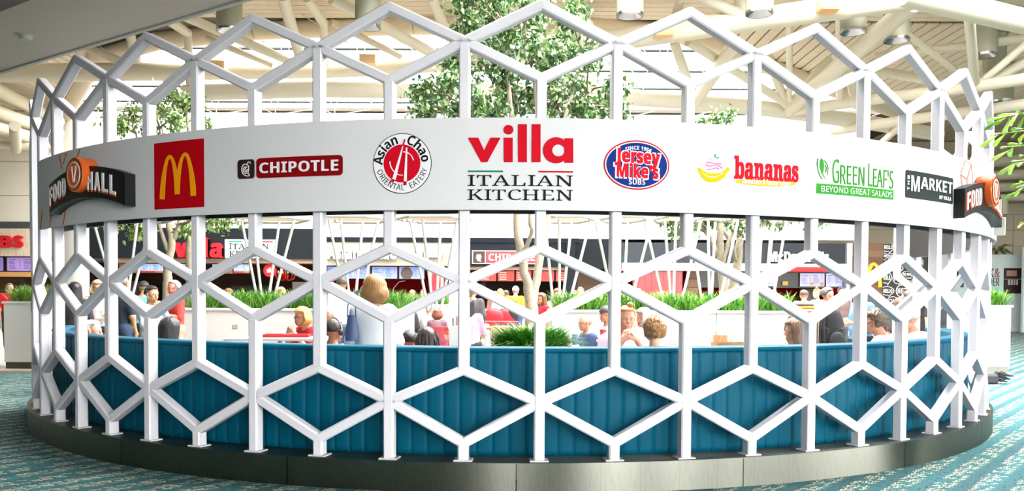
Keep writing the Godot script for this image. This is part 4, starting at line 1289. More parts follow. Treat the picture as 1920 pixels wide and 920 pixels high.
	panel(o, "till", mat("oven_black"), X(1450), X(1468), 1.1, 1.5, -38.7, 0.3)
	panel(o, "till", mat("oven_black"), X(1474), X(1486), 1.1, 1.55, -38.7, 0.3)
	panel(o, "steel_wall", mat("oven_steel"), X(1546), X(1580), 1.0, 2.1, -41.0, 0.3)
	# timber pier with golden arch
	struct("trim_5", wall(X(1582), X(1592), 0, 4.15, -38.2, -37.7), mat("oven_steel"), "steel pier beside the timber pier")
	o = thing("timber_pier", "timber clad pier with a yellow arch emblem beside the speech bubble wall", "pier", Vector3.ZERO)
	for k in 13:
		panel(o, "plank", mat("board_plank_%d" % (k % 3), [rgb(104, 76, 52), rgb(92, 66, 44), rgb(116, 88, 62)][k % 3], 0.6), X(1592), X(1652.6), 0.02 + k * 0.32, 0.335 + k * 0.32, -37.9, 0.3)
	var ar := Geo.new()
	for sg in [-1.0, 1.0]:
		var pts := [Vector2(0.02 * sg, 2.15), Vector2(0.06 * sg, 2.75), Vector2(0.2 * sg, 3.15), Vector2(0.34 * sg, 3.2), Vector2(0.48 * sg, 3.0), Vector2(0.58 * sg, 2.6), Vector2(0.62 * sg, 2.15)]
		ar.prism(PackedVector2Array(ribbon(curve_pts(pts, 4), 0.13)), 0, 0.1, Transform3D(Basis.IDENTITY, Vector3(X(1622), 0, -37.9)))
	part("arch_emblem", ar, mat("arch_yellow", rgb(250, 190, 10), 0.4), o)
	bubbles()
	right_partition()

func lamp(o: Node3D, p: Vector3, size: float, energy: float):
	var l := OmniLight3D.new()
	l.name = "lamp_light"
	l.light_color = rgb(255, 190, 110); l.light_energy = energy; l.light_size = size; l.omni_range = 40.0; l.omni_attenuation = 2.0; l.shadow_enabled = true
	o.add_child(l, true)
	l.position = p

func chandelier():
	var o := thing("chandelier", "red glass chandelier with candle lamps in the dark kitchen", "chandelier", at(535, 514, 39.2))
	var m := mat("chandelier_red", rgb(140, 16, 18), 0.2)
	var g := Geo.new()
	g.tube([Vector3(0, -0.25, 0), Vector3(0, 0.7, 0)], [0.06, 0.02], 8)
	part("stem", g, m, o)
	for k in 6:
		var d := Vector3(cos(k * TAU / 6), 0, sin(k * TAU / 6))
		g = Geo.new()
		g.tube([Vector3(0, -0.2, 0), d * 0.2 + Vector3(0, -0.3, 0), d * 0.42 + Vector3(0, -0.2, 0), d * 0.45 + Vector3(0, 0, 0)], [0.03, 0.035, 0.035, 0.05], 6)
		var a := part("arm", g, m, o)
		g = Geo.new()
		g.ball(d * 0.45 + Vector3(0, 0.1, 0), Vector3(0.03, 0.07, 0.03), 8, 6)
		part("candle_bulb", g, glow("bulb_warm", rgb(255, 190, 110), 4.0), a)
		lamp(a, d * 0.45 + Vector3(0, 0.1, 0), 0.025, 0.4)

func bubbles():
	var o := thing("speech_bubble_wall", "charcoal feature wall printed with white speech bubbles and greetings", "wall panel", Vector3.ZERO)
	var x0 := X(1653)
	var x1 := X(1738)
	panel(o, "panel", mat("bubble_grey", rgb(48, 46, 45), 0.7), x0, x1, 0, 4.15, -37.9, 0.3)
	var wht := mat("letter_white")
	var dark := mat("bubble_grey")
	for b in [["HELLO", 1664, 463, 14, 8.5], ["ALOHA", 1720, 466, 13, 9], ["HEY", 1694, 463, 9, 8], ["HOLA", 1682, 503, 12, 7], ["HOLA", 1661, 520, 12, 11], ["HI", 1683, 522, 9, 10], ["HI", 1726, 492, 6, 8], ["NI HAO", 1702, 514, 12, 6], ["HELLO", 1705, 528, 9, 7], ["HELLO", 1663, 545, 14, 8.5], ["HEY", 1691, 545, 11, 12], ["CIAO", 1674, 564, 11, 8.5], ["KONNICHIWA", 1716, 481, 13, 6], ["BONJOUR", 1658, 480, 6, 6.5], ["CIAO", 1670, 480, 7, 6], ["HOLA", 1712, 548, 9, 8], ["HALLO", 1655, 565, 5, 6], ["ALOHA", 1725, 560, 9, 7], ["HI", 1700, 572, 6, 6]]:
		var c := at(b[1], b[2], 37.88)
		var rx: float = b[3] * 37.9 / F
		var ry: float = b[4] * 37.9 / F
		var l := logo("speech_bubble", o)
		for layer in [["outline", wht, 1.0, 0.0], ["fill", dark, 0.88, 0.006]]:
			var g := Geo.new()
			var pts := ellipse(Vector2(c.x, c.y), Vector2(rx, ry) * layer[2], 28)
			pts[23] = Vector2(c.x + rx * 0.3, c.y - ry * (1.35 if layer[3] == 0.0 else 1.12))
			for piece in Geometry2D.intersect_polygons(PackedVector2Array(pts), PackedVector2Array([Vector2(x0, 0), Vector2(x1, 0), Vector2(x1, 4.15), Vector2(x0, 4.15)])):
				g.prism(piece, -37.9, -37.89 + layer[3], Transform3D.IDENTITY)
			part(layer[0], g, layer[1], l)
		words(l, "lettering", b[0], "bold", wht, maxf(c.x - rx * 0.72, x0 + 0.02), c.x + rx * 0.72, c.y - ry * 0.42, c.y + ry * 0.42, -37.885, 0.01)

func right_partition():
	var o := thing("pale_partition", "pale blue-grey partition wall with posters at far right", "partition", Vector3.ZERO)
	var d := 41.0
	var m := mat("partition_pale", rgb(200, 212, 212), 0.6)
	panel(o, "panel", m, X(1738, d), X(2060, d), 0, 3.85, -d, 0.15)
	panel(o, "panel", m, X(1918, d - 1), X(2100, d - 1), 0, 4.2, -(d - 1.0), 0.15)
	var blk := mat("poster_ink", rgb(40, 48, 56), 0.6)
	words(o, "lettering", "ASK", "sans", blk, X(1828, d), X(1862.5, d), at(0, 515, d).y + 0.14, at(0, 498, d).y + 0.14, -d, 0.02)
	words(o, "ampersand", "&", "serif", mat("poster_red", rgb(140, 60, 56), 0.6), X(1864, d), X(1873.5, d), at(0, 515, d).y + 0.14, at(0, 498, d).y + 0.14, -d, 0.02)
	words(o, "lettering", "ORDER", "sans", blk, X(1838, d), X(1872.5, d), at(0, 531, d).y + 0.14, at(0, 516.5, d).y + 0.14, -d, 0.02)
	panel(o, "blue_label", mat("label_blue", rgb(150, 208, 214), 0.6), X(1842, d), X(1875, d), at(0, 540, d).y + 0.14, at(0, 534, d).y + 0.14, -d + 0.01, 0.02)
	panel(o, "small_mark", mat("poster_red"), X(1852, d), X(1857.5, d), at(0, 546, d).y + 0.14, at(0, 541.5, d).y + 0.14, -d + 0.01, 0.02)
	var y0: float = at(0, 545, d).y + 0.14
	var y1: float = at(0, 497.5, d).y + 0.14
	var p := panel(o, "poster", mat("poster_maroon", rgb(44, 20, 26), 0.5), X(1881, d), X(1917, d), y0, y1, -d + 0.02, 0.03)
	panel(p, "shelf_print", mat("print_white", rgb(196, 190, 184), 0.5), X(1881, d), X(1917, d), y0 + 0.7, y0 + 0.72, -d + 0.024, 0.006)
	for k in 4:
		panel(p, "cup_print", mat("print_white"), X(1889 + k * 5, d), X(1892.5 + k * 5, d), y0 + 0.42, y0 + 0.68, -d + 0.026, 0.008)
	panel(p, "machine_print", mat("print_tan", rgb(170, 140, 110), 0.5), X(1886, d), X(1905, d), y0 + 0.86, y0 + 1.14, -d + 0.026, 0.008)
	for q in [[1745, 1772, 505, 540], [1785, 1806, 496, 534], [1921, 1980, 480, 550]]:
		var dz := d - 1.0 if q[0] > 1900 else d
		panel(o, "poster", mat("poster_dark", rgb(44, 40, 46), 0.5), X(q[0], dz), X(q[1], dz), at(0, q[3], dz).y + 0.14, at(0, q[2], dz).y + 0.14, -dz + 0.02, 0.03)

# ---------------------------------------------------------------- plants
func multimesh(called: String, mesh: Mesh, xfs: Array, cols: Array, m: Material, parent: Node) -> MultiMeshInstance3D:
	var mm := MultiMesh.new()
	mm.transform_format = MultiMesh.TRANSFORM_3D
	mm.use_colors = true
	mm.mesh = mesh
	mm.instance_count = xfs.size()
	for i in xfs.size():
		mm.set_instance_transform(i, xfs[i])
		mm.set_instance_color(i, cols[i])
	var o := MultiMeshInstance3D.new()
	o.multimesh = mm
	o.material_override = m
	o.name = called
	parent.add_child(o, true)
	o.set_meta("kind", "stuff")
	return o

func leaf_mat(key: String, back: Color) -> StandardMaterial3D:
	var m := mat(key, Color.WHITE, 0.45)
	m.vertex_color_use_as_albedo = true
	m.backlight_enabled = true; m.backlight = back
	m.cull_mode = BaseMaterial3D.CULL_DISABLED
	return m

func lin(c: Color) -> Color:
	return c.srgb_to_linear()

func blade_mesh() -> ArrayMesh:
	var g := Geo.new()
	g.use_c = true
	var w := [0.007, 0.0065, 0.0045, 0.0005]
	var pts := [Vector3(0, 0, 0), Vector3(0, 0.38, 0.03), Vector3(0, 0.74, 0.14), Vector3(0, 0.97, 0.36)]
	for i in 3:
		g.quad(pts[i] + Vector3(-w[i], 0, 0), pts[i] + Vector3(w[i], 0, 0), pts[i + 1] + Vector3(w[i + 1], 0, 0), pts[i + 1] + Vector3(-w[i + 1], 0, 0))
	return g.mesh()

var blade: ArrayMesh

func grass(o: Node3D, x0: float, x1: float, z0: float, z1: float, y: float, h: float, n: int, seed_: int, spread := 0.35, tint := 0.0):
	if blade == null: blade = blade_mesh()
	rng.seed = seed_
	var xfs := []
	var cols := []
	var pal := [rgb(120, 176, 52), rgb(92, 156, 44), rgb(66, 128, 40), rgb(150, 194, 74), rgb(48, 104, 36)]
	for i in n:
		var p := Vector3(rng.randf_range(x0, x1), y, rng.randf_range(z0, z1))
		var s := h * rng.randf_range(0.6, 1.15)
		var b := Basis(Vector3.UP, rng.randf() * TAU) * Basis(Vector3.RIGHT, rng.randf_range(0.0, spread))
		xfs.append(Transform3D(b.scaled(Vector3(1, 1, 1)) * Basis.from_scale(Vector3(s * 3.2, s, s)), p))
		cols.append(lin(pal[rng.randi() % 5].lerp(rgb(196, 214, 110), tint * rng.randf())))
	multimesh("grass", blade, xfs, cols, leaf_mat("grass_blade", rgb(60, 90, 20)), o)

func planter(label: String, x0: float, x1: float, z0: float, z1: float, h: float, gh: float, panels: int, blades: int, seed_: int, tint := 0.0) -> Node3D:
	var o := thing("grass_planter", label, "planter", Vector3((x0 + x1) / 2, 0, (z0 + z1) / 2), 0.0, "white grass planters")
	var cx := (x0 + x1) / 2
	var hw := (x1 - x0) / 2
	var hd := absf(z1 - z0) / 2
	var m := mat("planter_white", rgb(236, 234, 228), 0.55)
	for k in panels:
		var a := lerpf(-hw, hw, float(k) / panels)
		var b := lerpf(-hw, hw, float(k + 1) / panels)
		var g := Geo.new()
		g.rbox(Vector3((a + b) / 2, h / 2 + 0.05, hd - 0.02), Vector3(b - a - 0.012, h - 0.18, 0.04), 0.004)
		part("face_panel", g, m, o)
	for s in [-1.0, 1.0]:
		part("end_panel", wall(s * hw - s * 0.05, s * hw, 0.14, h - 0.04, -hd, hd - 0.045), m, o)
	part("rear_panel", wall(-hw + 0.06, hw - 0.06, 0.14, h - 0.04, -hd, -hd + 0.04), m, o)
	var rim := Geo.new()
	for s in [-1.0, 1.0]:
		rim.rbox(Vector3(0, h - 0.02, s * (hd - 0.04)), Vector3(hw * 2 + 0.06, 0.05, 0.14), 0.006)
		rim.rbox(Vector3(s * (hw - 0.04), h - 0.02, 0), Vector3(0.14, 0.05, hd * 2 - 0.22), 0.006)
	part("rim", rim, m, o)
	part("kick_plate", wall(-hw + 0.02, hw - 0.02, 0.0, 0.14, -hd + 0.03, hd - 0.03), mat("brushed_steel"), o)
	part("soil", wall(-hw + 0.08, hw - 0.08, h - 0.2, h - 0.08, -hd + 0.08, hd - 0.08), mat("soil", rgb(56, 60, 34), 1.0), o)
	grass(o, -hw + 0.1, hw - 0.1, -hd + 0.1, hd - 0.06, h - 0.1, gh, blades, seed_, 0.6, tint)
	return o

func leaf_shape() -> ArrayMesh:
	var g := Geo.new()
	g.use_c = true
	var l := [Vector3(0, 0, 0), Vector3(-0.26, 0.03, 0.3), Vector3(-0.22, 0.0, 0.62), Vector3(0, -0.1, 1.0), Vector3(0.22, 0.0, 0.62), Vector3(0.26, 0.03, 0.3)]
	var mid := Vector3(0, -0.04, 0.45)
	for i in 6: g.tri(mid, l[i], l[(i + 1) % 6])
	return g.mesh()

var leaf: ArrayMesh

func tree(called: String, label: String, d: float, base: Array, stems: Array, blobs: Array, density: float, size: float, pal: Array, seed_: int) -> Node3D:
	if leaf == null: leaf = leaf_shape()
	var b0 := at(base[0], base[1], d)
	b0.y = 0.0
	var o := thing(called, label, "tree", b0, 0.0, "indoor trees with pale trunks")
	var bark := textured("pale_bark", noise_tex(0.035, [rgb(78, 66, 52), rgb(150, 138, 118), rgb(172, 160, 140), rgb(158, 146, 124), rgb(180, 170, 152)], 256, 4, 21), Vector3(2.2, 0.9, 2.2), 0.8)
	rng.seed = seed_
	var tips := []
	for s in stems:                                          # [[px, py, dz, radius], ...]
		var path := []
		var rad := []
		for q in s:
			path.append(at(q[0], q[1], d + q[2]) - b0); rad.append(q[3])
		var fine := []
		var fr := []
		for i in path.size() - 1:
			for k in 4:
				var t := k / 4.0
				fine.append(path[i].cubic_interpolate(path[i + 1], path[maxi(i - 1, 0)], path[mini(i + 2, path.size() - 1)], t) + Vector3(rng.randfn(), 0, rng.randfn()) * 0.006)
				fr.append(lerpf(rad[i], rad[i + 1], t))
		fine.append(path[-1]); fr.append(rad[-1])
		var g := Geo.new()
		g.tube(fine, fr, 9)
		part("trunk", g, bark, o)
		for i in range(fine.size() / 3, fine.size()): tips.append(fine[i])
	var xfs := []
	var cols := []
	var br := Geo.new()
	for bl in blobs:                                         # [px, py, radius in px, dz]
		var dz: float = bl[3] if bl.size() > 3 else rng.randf_range(-0.9, 0.9)
		var c := at(bl[0], bl[1], d + dz) - b0
		var rr: float = bl[2] * d / F
		var near: Vector3 = tips[0]
		for t in tips:
			if (t - c).length() + maxf(0.0, t.y - c.y) * 1.5 < (near - c).length() + maxf(0.0, near.y - c.y) * 1.5: near = t
		var mid := near.lerp(c, 0.5) + Vector3(0, 0.06, 0) * (c - near).length()
		br.tube([near, near.lerp(mid, 0.5) + Vector3(rng.randfn(), rng.randfn(), rng.randfn()) * 0.03, mid, c], [0.026, 0.021, 0.016, 0.008], 6)
		var tw := int(5 + rr * 16)
		for k in tw:
			var dir := Vector3(rng.randfn(), rng.randfn() * 0.7, rng.randfn()).normalized()
			var e: Vector3 = c + dir * rr * pow(rng.randf(), 0.45)
			var st := near.lerp(c, rng.randf_range(0.55, 1.0))
			var bend := st.lerp(e, 0.55) + Vector3(0, 0.05, 0)
			br.tube([st, bend, e], [0.009, 0.006, 0.003], 4, false)
			var nl := int(density * 9)
			for q in nl:
				var p := st.lerp(e, rng.randf_range(0.3, 1.0)) + Vector3(rng.randfn(), rng.randfn(), rng.randfn()) * 0.075
				var ax := Vector3(rng.randfn(), rng.randfn() - 0.9, rng.randfn()).normalized()
				var up := Vector3(rng.randfn() * 0.8, 1.0, rng.randfn() * 0.8).normalized()
				var xx := up.cross(ax).normalized()
				var bs := Basis(xx, ax.cross(xx), ax)
				var sc := size * rng.randf_range(0.6, 1.2)
				xfs.append(Transform3D(bs.scaled_local(Vector3(sc, sc, sc)), p))
				cols.append(lin(pal[rng.randi() % pal.size()].lerp(pal[rng.randi() % pal.size()], rng.randf())))
	part("branches", br, textured("twig_bark", noise_tex(0.05, [rgb(96, 76, 58), rgb(150, 128, 104)], 128, 3, 22), Vector3(3, 3, 3), 0.8), o)
	multimesh("foliage", leaf, xfs, cols, leaf_mat("ficus_leaf", rgb(40, 60, 20)), o)
	return o

func trees():
	var deep := [rgb(74, 112, 52), rgb(52, 88, 42), rgb(98, 138, 66), rgb(44, 76, 46), rgb(168, 188, 142), rgb(122, 150, 92)]
	var light := [rgb(120, 152, 76), rgb(92, 130, 58), rgb(158, 182, 108), rgb(190, 206, 150), rgb(84, 116, 56)]
	tree("ficus_tree", "tall forked ficus with pale trunk and big crown above the red name logo", 14.5, [996, 640],
		[[[996, 706, 0, 0.16], [997, 590, 0, 0.12], [994, 556, 0, 0.095], [986, 520, -0.05, 0.08], [976, 470, -0.1, 0.075], [969, 410, -0.1, 0.07], [972, 330, 0, 0.06], [962, 240, 0, 0.05], [952, 150, 0.1, 0.04], [945, 60, 0.1, 0.025]],
		[[997, 575, 0, 0.09], [1003, 540, 0.1, 0.078], [1012, 488, 0.2, 0.07], [1024, 420, 0.3, 0.06], [1040, 330, 0.4, 0.05], [1056, 230, 0.4, 0.04], [1080, 150, 0.5, 0.03], [1090, 90, 0.5, 0.02]],
		[[980, 475, -0.1, 0.045], [990, 455, -0.2, 0.04], [998, 432, -0.3, 0.036], [993, 405, -0.4, 0.034], [1000, 300, -0.5, 0.03], [1005, 180, -0.5, 0.028], [985, 80, -0.5, 0.02]],
		[[972, 330, 0, 0.045], [930, 250, 0.1, 0.035], [880, 190, 0.2, 0.024], [840, 165, 0.2, 0.016]],
		[[1040, 330, 0.4, 0.04], [1060, 240, 0.2, 0.034], [1100, 175, 0.1, 0.022]]],
		[[845, 105, 42], [815, 180, 40], [790, 205, 30], [880, 50, 42], [925, 25, 45], [930, 110, 60], [1000, 95, 62], [975, 185, 62], [1050, 125, 55], [1040, 195, 58], [1090, 160, 52], [1135, 195, 42], [1105, 105, 40], [1160, 160, 28], [1168, 205, 22], [900, 195, 56], [870, 140, 48], [780, 170, 20], [1065, 30, 24], [1085, 8, 20], [865, -12, 36], [990, -10, 46], [840, 145, 34], [940, 160, 50], [1010, 140, 50], [905, 75, 40], [1060, 80, 42], [1095, 205, 45], [930, 215, 50], [860, 210, 40], [1000, 40, 45], [960, 60, 45], [920, -20, 40]],
		3.6, 0.115, deep, 41)
	tree("ficus_tree", "slender ficus with pale twin trunks behind the golden arch logo", 17.2, [335, 640],
		[[[314, 660, 0, 0.12], [314, 545, 0, 0.1], [315, 505, 0, 0.085], [322, 455, 0, 0.075], [316, 415, 0, 0.06], [312, 330, 0, 0.045], [300, 240, 0, 0.03]],
		[[358, 660, 0.3, 0.11], [357, 545, 0.3, 0.1], [356, 480, 0.3, 0.09], [357, 410, 0.3, 0.075], [356, 300, 0.3, 0.05], [350, 210, 0.3, 0.03]],
		[[318, 475, 0, 0.05], [304, 440, 0, 0.04], [296, 412, 0, 0.036], [270, 330, 0, 0.03], [255, 250, 0, 0.02]],
		[[322, 455, 0, 0.05], [333, 430, 0, 0.045], [338, 400, 0, 0.04], [345, 300, 0.1, 0.03]]],
		[[290, 205, 26], [340, 190, 30], [250, 215, 24], [222, 235, 18], [370, 185, 16], [383, 228, 12], [312, 172, 12], [330, 225, 28], [280, 240, 22], [205, 225, 10], [250, 438, 10], [270, 425, 9], [345, 428, 9], [400, 412, 9], [425, 415, 7], [470, 409, 6], [205, 418, 6], [300, 320, 50], [350, 330, 40]],
		2.6, 0.11, light, 42)
	tree("ficus_tree", "ficus with four pale stems in the planter left of the grey shop name", 17.2, [1365, 640],
		[[[1358, 660, 0, 0.12], [1358, 556, 0, 0.1], [1352, 500, 0, 0.085], [1350, 450, 0, 0.075], [1351, 405, 0, 0.06], [1352, 300, 0, 0.04], [1342, 230, 0, 0.02]],
		[[1372, 660, 0.2, 0.11], [1376, 540, 0.2, 0.1], [1384, 490, 0.2, 0.085], [1387, 450, 0.2, 0.075], [1389, 405, 0.2, 0.06], [1392, 310, 0.2, 0.04]],
		[[1349, 485, 0, 0.055], [1336, 455, 0, 0.05], [1322, 430, 0, 0.045], [1306, 405, 0, 0.04], [1290, 350, 0, 0.03]],
		[[1384, 500, 0.2, 0.05], [1370, 455, 0.1, 0.045], [1352, 425, 0.1, 0.04], [1330, 400, 0.1, 0.036], [1310, 330, 0.1, 0.03]],
		[[1354, 500, -0.1, 0.045], [1366, 455, -0.2, 0.04], [1378, 418, -0.2, 0.036], [1390, 360, -0.2, 0.03]]],
		[[1250, 414, 9], [1265, 434, 8], [1308, 424, 14], [1350, 416, 13], [1384, 426, 12], [1330, 412, 12], [1440, 407, 6], [1470, 414, 6], [1545, 414, 5], [1425, 410, 5], [1340, 224, 13], [1366, 216, 9], [1318, 229, 8], [1330, 300, 45], [1385, 320, 45], [1300, 345, 36], [1430, 350, 36], [1500, 370, 24], [1270, 370, 24], [1240, 408, 8]],
		2.6, 0.1, deep, 43)

func palm():
	var d := 7.2
	var root := at(2040, 560, 7.6)
	root.y = 0
	var o := thing("fishtail_palm", "fishtail palm with bright green ragged leaflets at the right edge", "palm", root)
	var pot := Geo.new()
	pot.lathe(Vector3.ZERO, [Vector2(0.22, 0), Vector2(0.3, 0.5), Vector2(0.32, 0.52), Vector2(0.28, 0.52), Vector2(0.26, 0.45), Vector2(0, 0.45)], 28)
	part("pot", pot, mat("pot_grey", rgb(120, 120, 118), 0.5), o)
	var m := leaf_mat("palm_leaf", rgb(90, 120, 10))
	var stem := mat("palm_stem", rgb(128, 150, 54), 0.5)
	var cz := func(p: Array, dz := 0.0): return at(1700 + p[0] / 2.873, 140 + p[1] / 2.873, d + dz) - root
	var crown := Vector3(0, 2.35, 0)
	var tr := Geo.new()
	tr.tube([Vector3(0, 0.4, 0), Vector3(0.03, 1.2, 0.02), crown], [0.045, 0.04, 0.032], 8)
	part("trunk", tr, stem, o)
	rng.seed = 5
	var fronds := [
		[[640, 205], [500, 232], [[[510, 235], [415, 300], 20], [[545, 222], [428, 246], 18], [[560, 222], [520, 330], 34], [[590, 215], [548, 280], 30], [[632, 205], [480, 222], 18], [[600, 212], [566, 250], 24], [[632, 215], [585, 190], 20], [[540, 228], [470, 270], 18], [[632, 225], [600, 290], 26]]],
		[[650, 300], [480, 320], [[[500, 318], [392, 394], 22], [[510, 312], [442, 328], 16], [[540, 310], [462, 388], 26], [[632, 290], [556, 296], 22], [[600, 300], [565, 345], 22], [[640, 310], [600, 362], 26]]],
		[[655, 380], [520, 390], [[[560, 385], [500, 396], 18], [[575, 385], [548, 442], 36], [[560, 402], [450, 464], 24], [[620, 375], [540, 372], 20], [[632, 385], [605, 365], 18]]],
		[[660, 455], [560, 470], [[[600, 466], [490, 540], 26], [[590, 475], [545, 538], 24], [[632, 432], [602, 440], 18], [[620, 462], [556, 470], 18], [[632, 470], [590, 490], 24]]],
		[[665, 580], [590, 610], [[[632, 575], [556, 606], 20], [[632, 612], [520, 668], 20], [[632, 600], [575, 655], 24], [[640, 578], [605, 575], 16]]],
		[[670, 770], [620, 805], [[[640, 795], [594, 824], 14], [[640, 790], [610, 800], 14]]]]
	for f in fronds:
		var tip: Vector3 = cz.call(f[1])
		var mid: Vector3 = cz.call(f[0], 0.1)
		var g := Geo.new()
		g.tube([crown, crown.lerp(mid, 0.5) + Vector3(0, 0.12, 0), mid, tip], [0.016, 0.012, 0.008, 0.004], 6)
		var fr := part("frond_stalk", g, stem, o)
		for l in f[2]:
			var dz := rng.randf_range(-0.12, 0.12)
			var a: Vector3 = cz.call(l[0], dz)
			var b: Vector3 = cz.call(l[1], dz + rng.randf_range(-0.08, 0.08))
			var w: float = l[2] / 2.873 * d / F
			var t := (b - a)
			var side := t.cross(Vector3(0.2, 0.1, 1)).normalized()
			var g2 := Geo.new()
			g2.use_c = true
			g2.col = lin([rgb(150, 200, 40), rgb(120, 178, 50), rgb(176, 214, 60), rgb(96, 156, 44), rgb(190, 216, 120)][rng.randi() % 5])
			var bump := side.cross(t).normalized() * 0.012
			var p1 := a + t * 0.45 + bump
			var pts := [a, a + t * 0.4 - side * w * 0.3, a + t * 0.85 - side * w * 0.55, a + t * 0.92 - side * w * 0.2, a + t, a + t * 0.9 + side * w * 0.25, a + t * 0.8 + side * w * 0.5, a + t * 0.4 + side * w * 0.28]
			for i in pts.size(): g2.tri(p1, pts[i], pts[(i + 1) % pts.size()])
			for i in pts.size(): g2.tri(p1 - bump * 0.15, pts[(i + 1) % pts.size()] - bump * 0.15, pts[i] - bump * 0.15)
			part("leaflet", g2, m, fr)

func far_palms():
	for w in [[1868, 470, 42.6, "behind the pale partition at far right"], [1738, 470, 42.6, "right of the speech bubble wall"], [1792, 472, 42.6, "second one along, right of the speech bubble wall"]]:
		var p := at(w[0], w[1], w[2])
		var o := thing("fan_palm", "dark green palm crown rising " + w[3], "palm", Vector3(p.x, 0, p.z), 0.0, "palms behind the partition")
		var g := Geo.new()
		g.tube([Vector3(0, 0, 0), Vector3(0, p.y, 0)], [0.1, 0.07], 8)
		part("trunk", g, mat("palm_trunk", rgb(90, 76, 56), 0.9), o)
		rng.seed = int(w[0])
		for k in 16:
			var a := rng.randf() * TAU
			var d := Vector3(cos(a), rng.randf_range(-0.1, 0.7), sin(a))
			var s := d.cross(Vector3.UP).normalized() * 0.09
			var b := Vector3(0, p.y, 0)
			var e := b + d * 0.9 + Vector3(0, -0.25, 0)
			var m := b + d * 0.5
			var lf := Geo.new()
			lf.use_c = true; lf.col = lin(rgb(66, 92, 46).lerp(rgb(110, 130, 70), rng.randf()))
			lf.tri(b, m - s, m + Vector3(0, 0.04, 0)); lf.tri(b, m + Vector3(0, 0.04, 0), m + s)
			lf.tri(m - s, e, m + Vector3(0, 0.04, 0)); lf.tri(m + Vector3(0, 0.04, 0), e, m + s)
			part("frond", lf, leaf_mat("far_palm", rgb(30, 40, 10)), o)

func planters():
	var h := 1.36
	var a := planter("long white planter of bright grass behind the red-dressed diner", X(338, 15.5), X(762, 15.5), -15.5, -16.8, h, 0.46, 3, 7500, 11)
	panel(a, "outlet_plate", mat("outlet", rgb(176, 172, 164), 0.5), X(436, 15.5) - a.position.x, X(445, 15.5) - a.position.x, 0.98, 1.05, 0.66, 0.01)
	var b := planter("long white planter of bright grass behind the bald man", X(1035, 15.5), X(1498, 15.5), -15.5, -16.8, h, 0.46, 3, 7500, 12)
	panel(b, "outlet_plate", mat("outlet"), X(1335, 15.5) - b.position.x, X(1345, 15.5) - b.position.x, 0.98, 1.05, 0.66, 0.01)
	planter("white planter end with darker grass beside the red wire chairs", X(742, 23.0), X(845, 23.0), -23.0, -24.2, 1.38, 0.42, 1, 2200, 13)
	planter("white planter of grass at the left edge of the carpet", X(6, 17.7), X(112, 17.7), -17.7, -18.7, 1.445, 0.46, 1, 2600, 14, 0.7)
	planter("tall white planter of grass beside the poster wall", X(1842, 17.9), X(1897, 17.9), -17.9, -18.6, 1.475, 0.46, 1, 1300, 15)
	# bowl of long grass
	var p := at(996, 650, 9.4)
	var o := thing("grass_bowl", "round white bowl of long arching grass among the seats", "planter", Vector3(p.x, 0, p.z))
	var g := Geo.new()
	g.lathe(Vector3.ZERO, [Vector2(0.22, 0), Vector2(0.3, 0.4), Vector2(0.4, 0.85), Vector2(0.43, 0.99), Vector2(0.45, 1.0), Vector2(0.41, 1.01), Vector2(0.38, 0.95), Vector2(0, 0.95)], 32)
	part("bowl", g, mat("planter_white"), o)
	rng.seed = 71
	var xfs := []
	var cols := []
	for i in 2600:
		var an := rng.randf() * TAU
		var rr := 0.34 * sqrt(rng.randf())
		var s := rng.randf_range(0.26, 0.42)
		var bb := Basis(Vector3.UP, -an + PI / 2 + rng.randfn() * 0.5) * Basis(Vector3.RIGHT, rng.randf_range(0.1, 0.9) * (0.3 + rr * 2.2))
		xfs.append(Transform3D(bb * Basis.from_scale(Vector3(1.1, s, s * 1.3)), Vector3(cos(an) * rr, 0.94, sin(an) * rr)))
		cols.append(lin([rgb(64, 132, 28), rgb(46, 112, 24), rgb(84, 150, 36), rgb(34, 88, 22)][rng.randi() % 4]))
	multimesh("grass", blade, xfs, cols, leaf_mat("grass_blade", rgb(60, 90, 20)), o)
	g = Geo.new()
	g.ball(at(979, 615, 9.05) - o.position, Vector3(0.035, 0.03, 0.03), 8, 6)
	part("yellow_flower", g, mat("flower_yellow", rgb(226, 226, 40), 0.5), o)

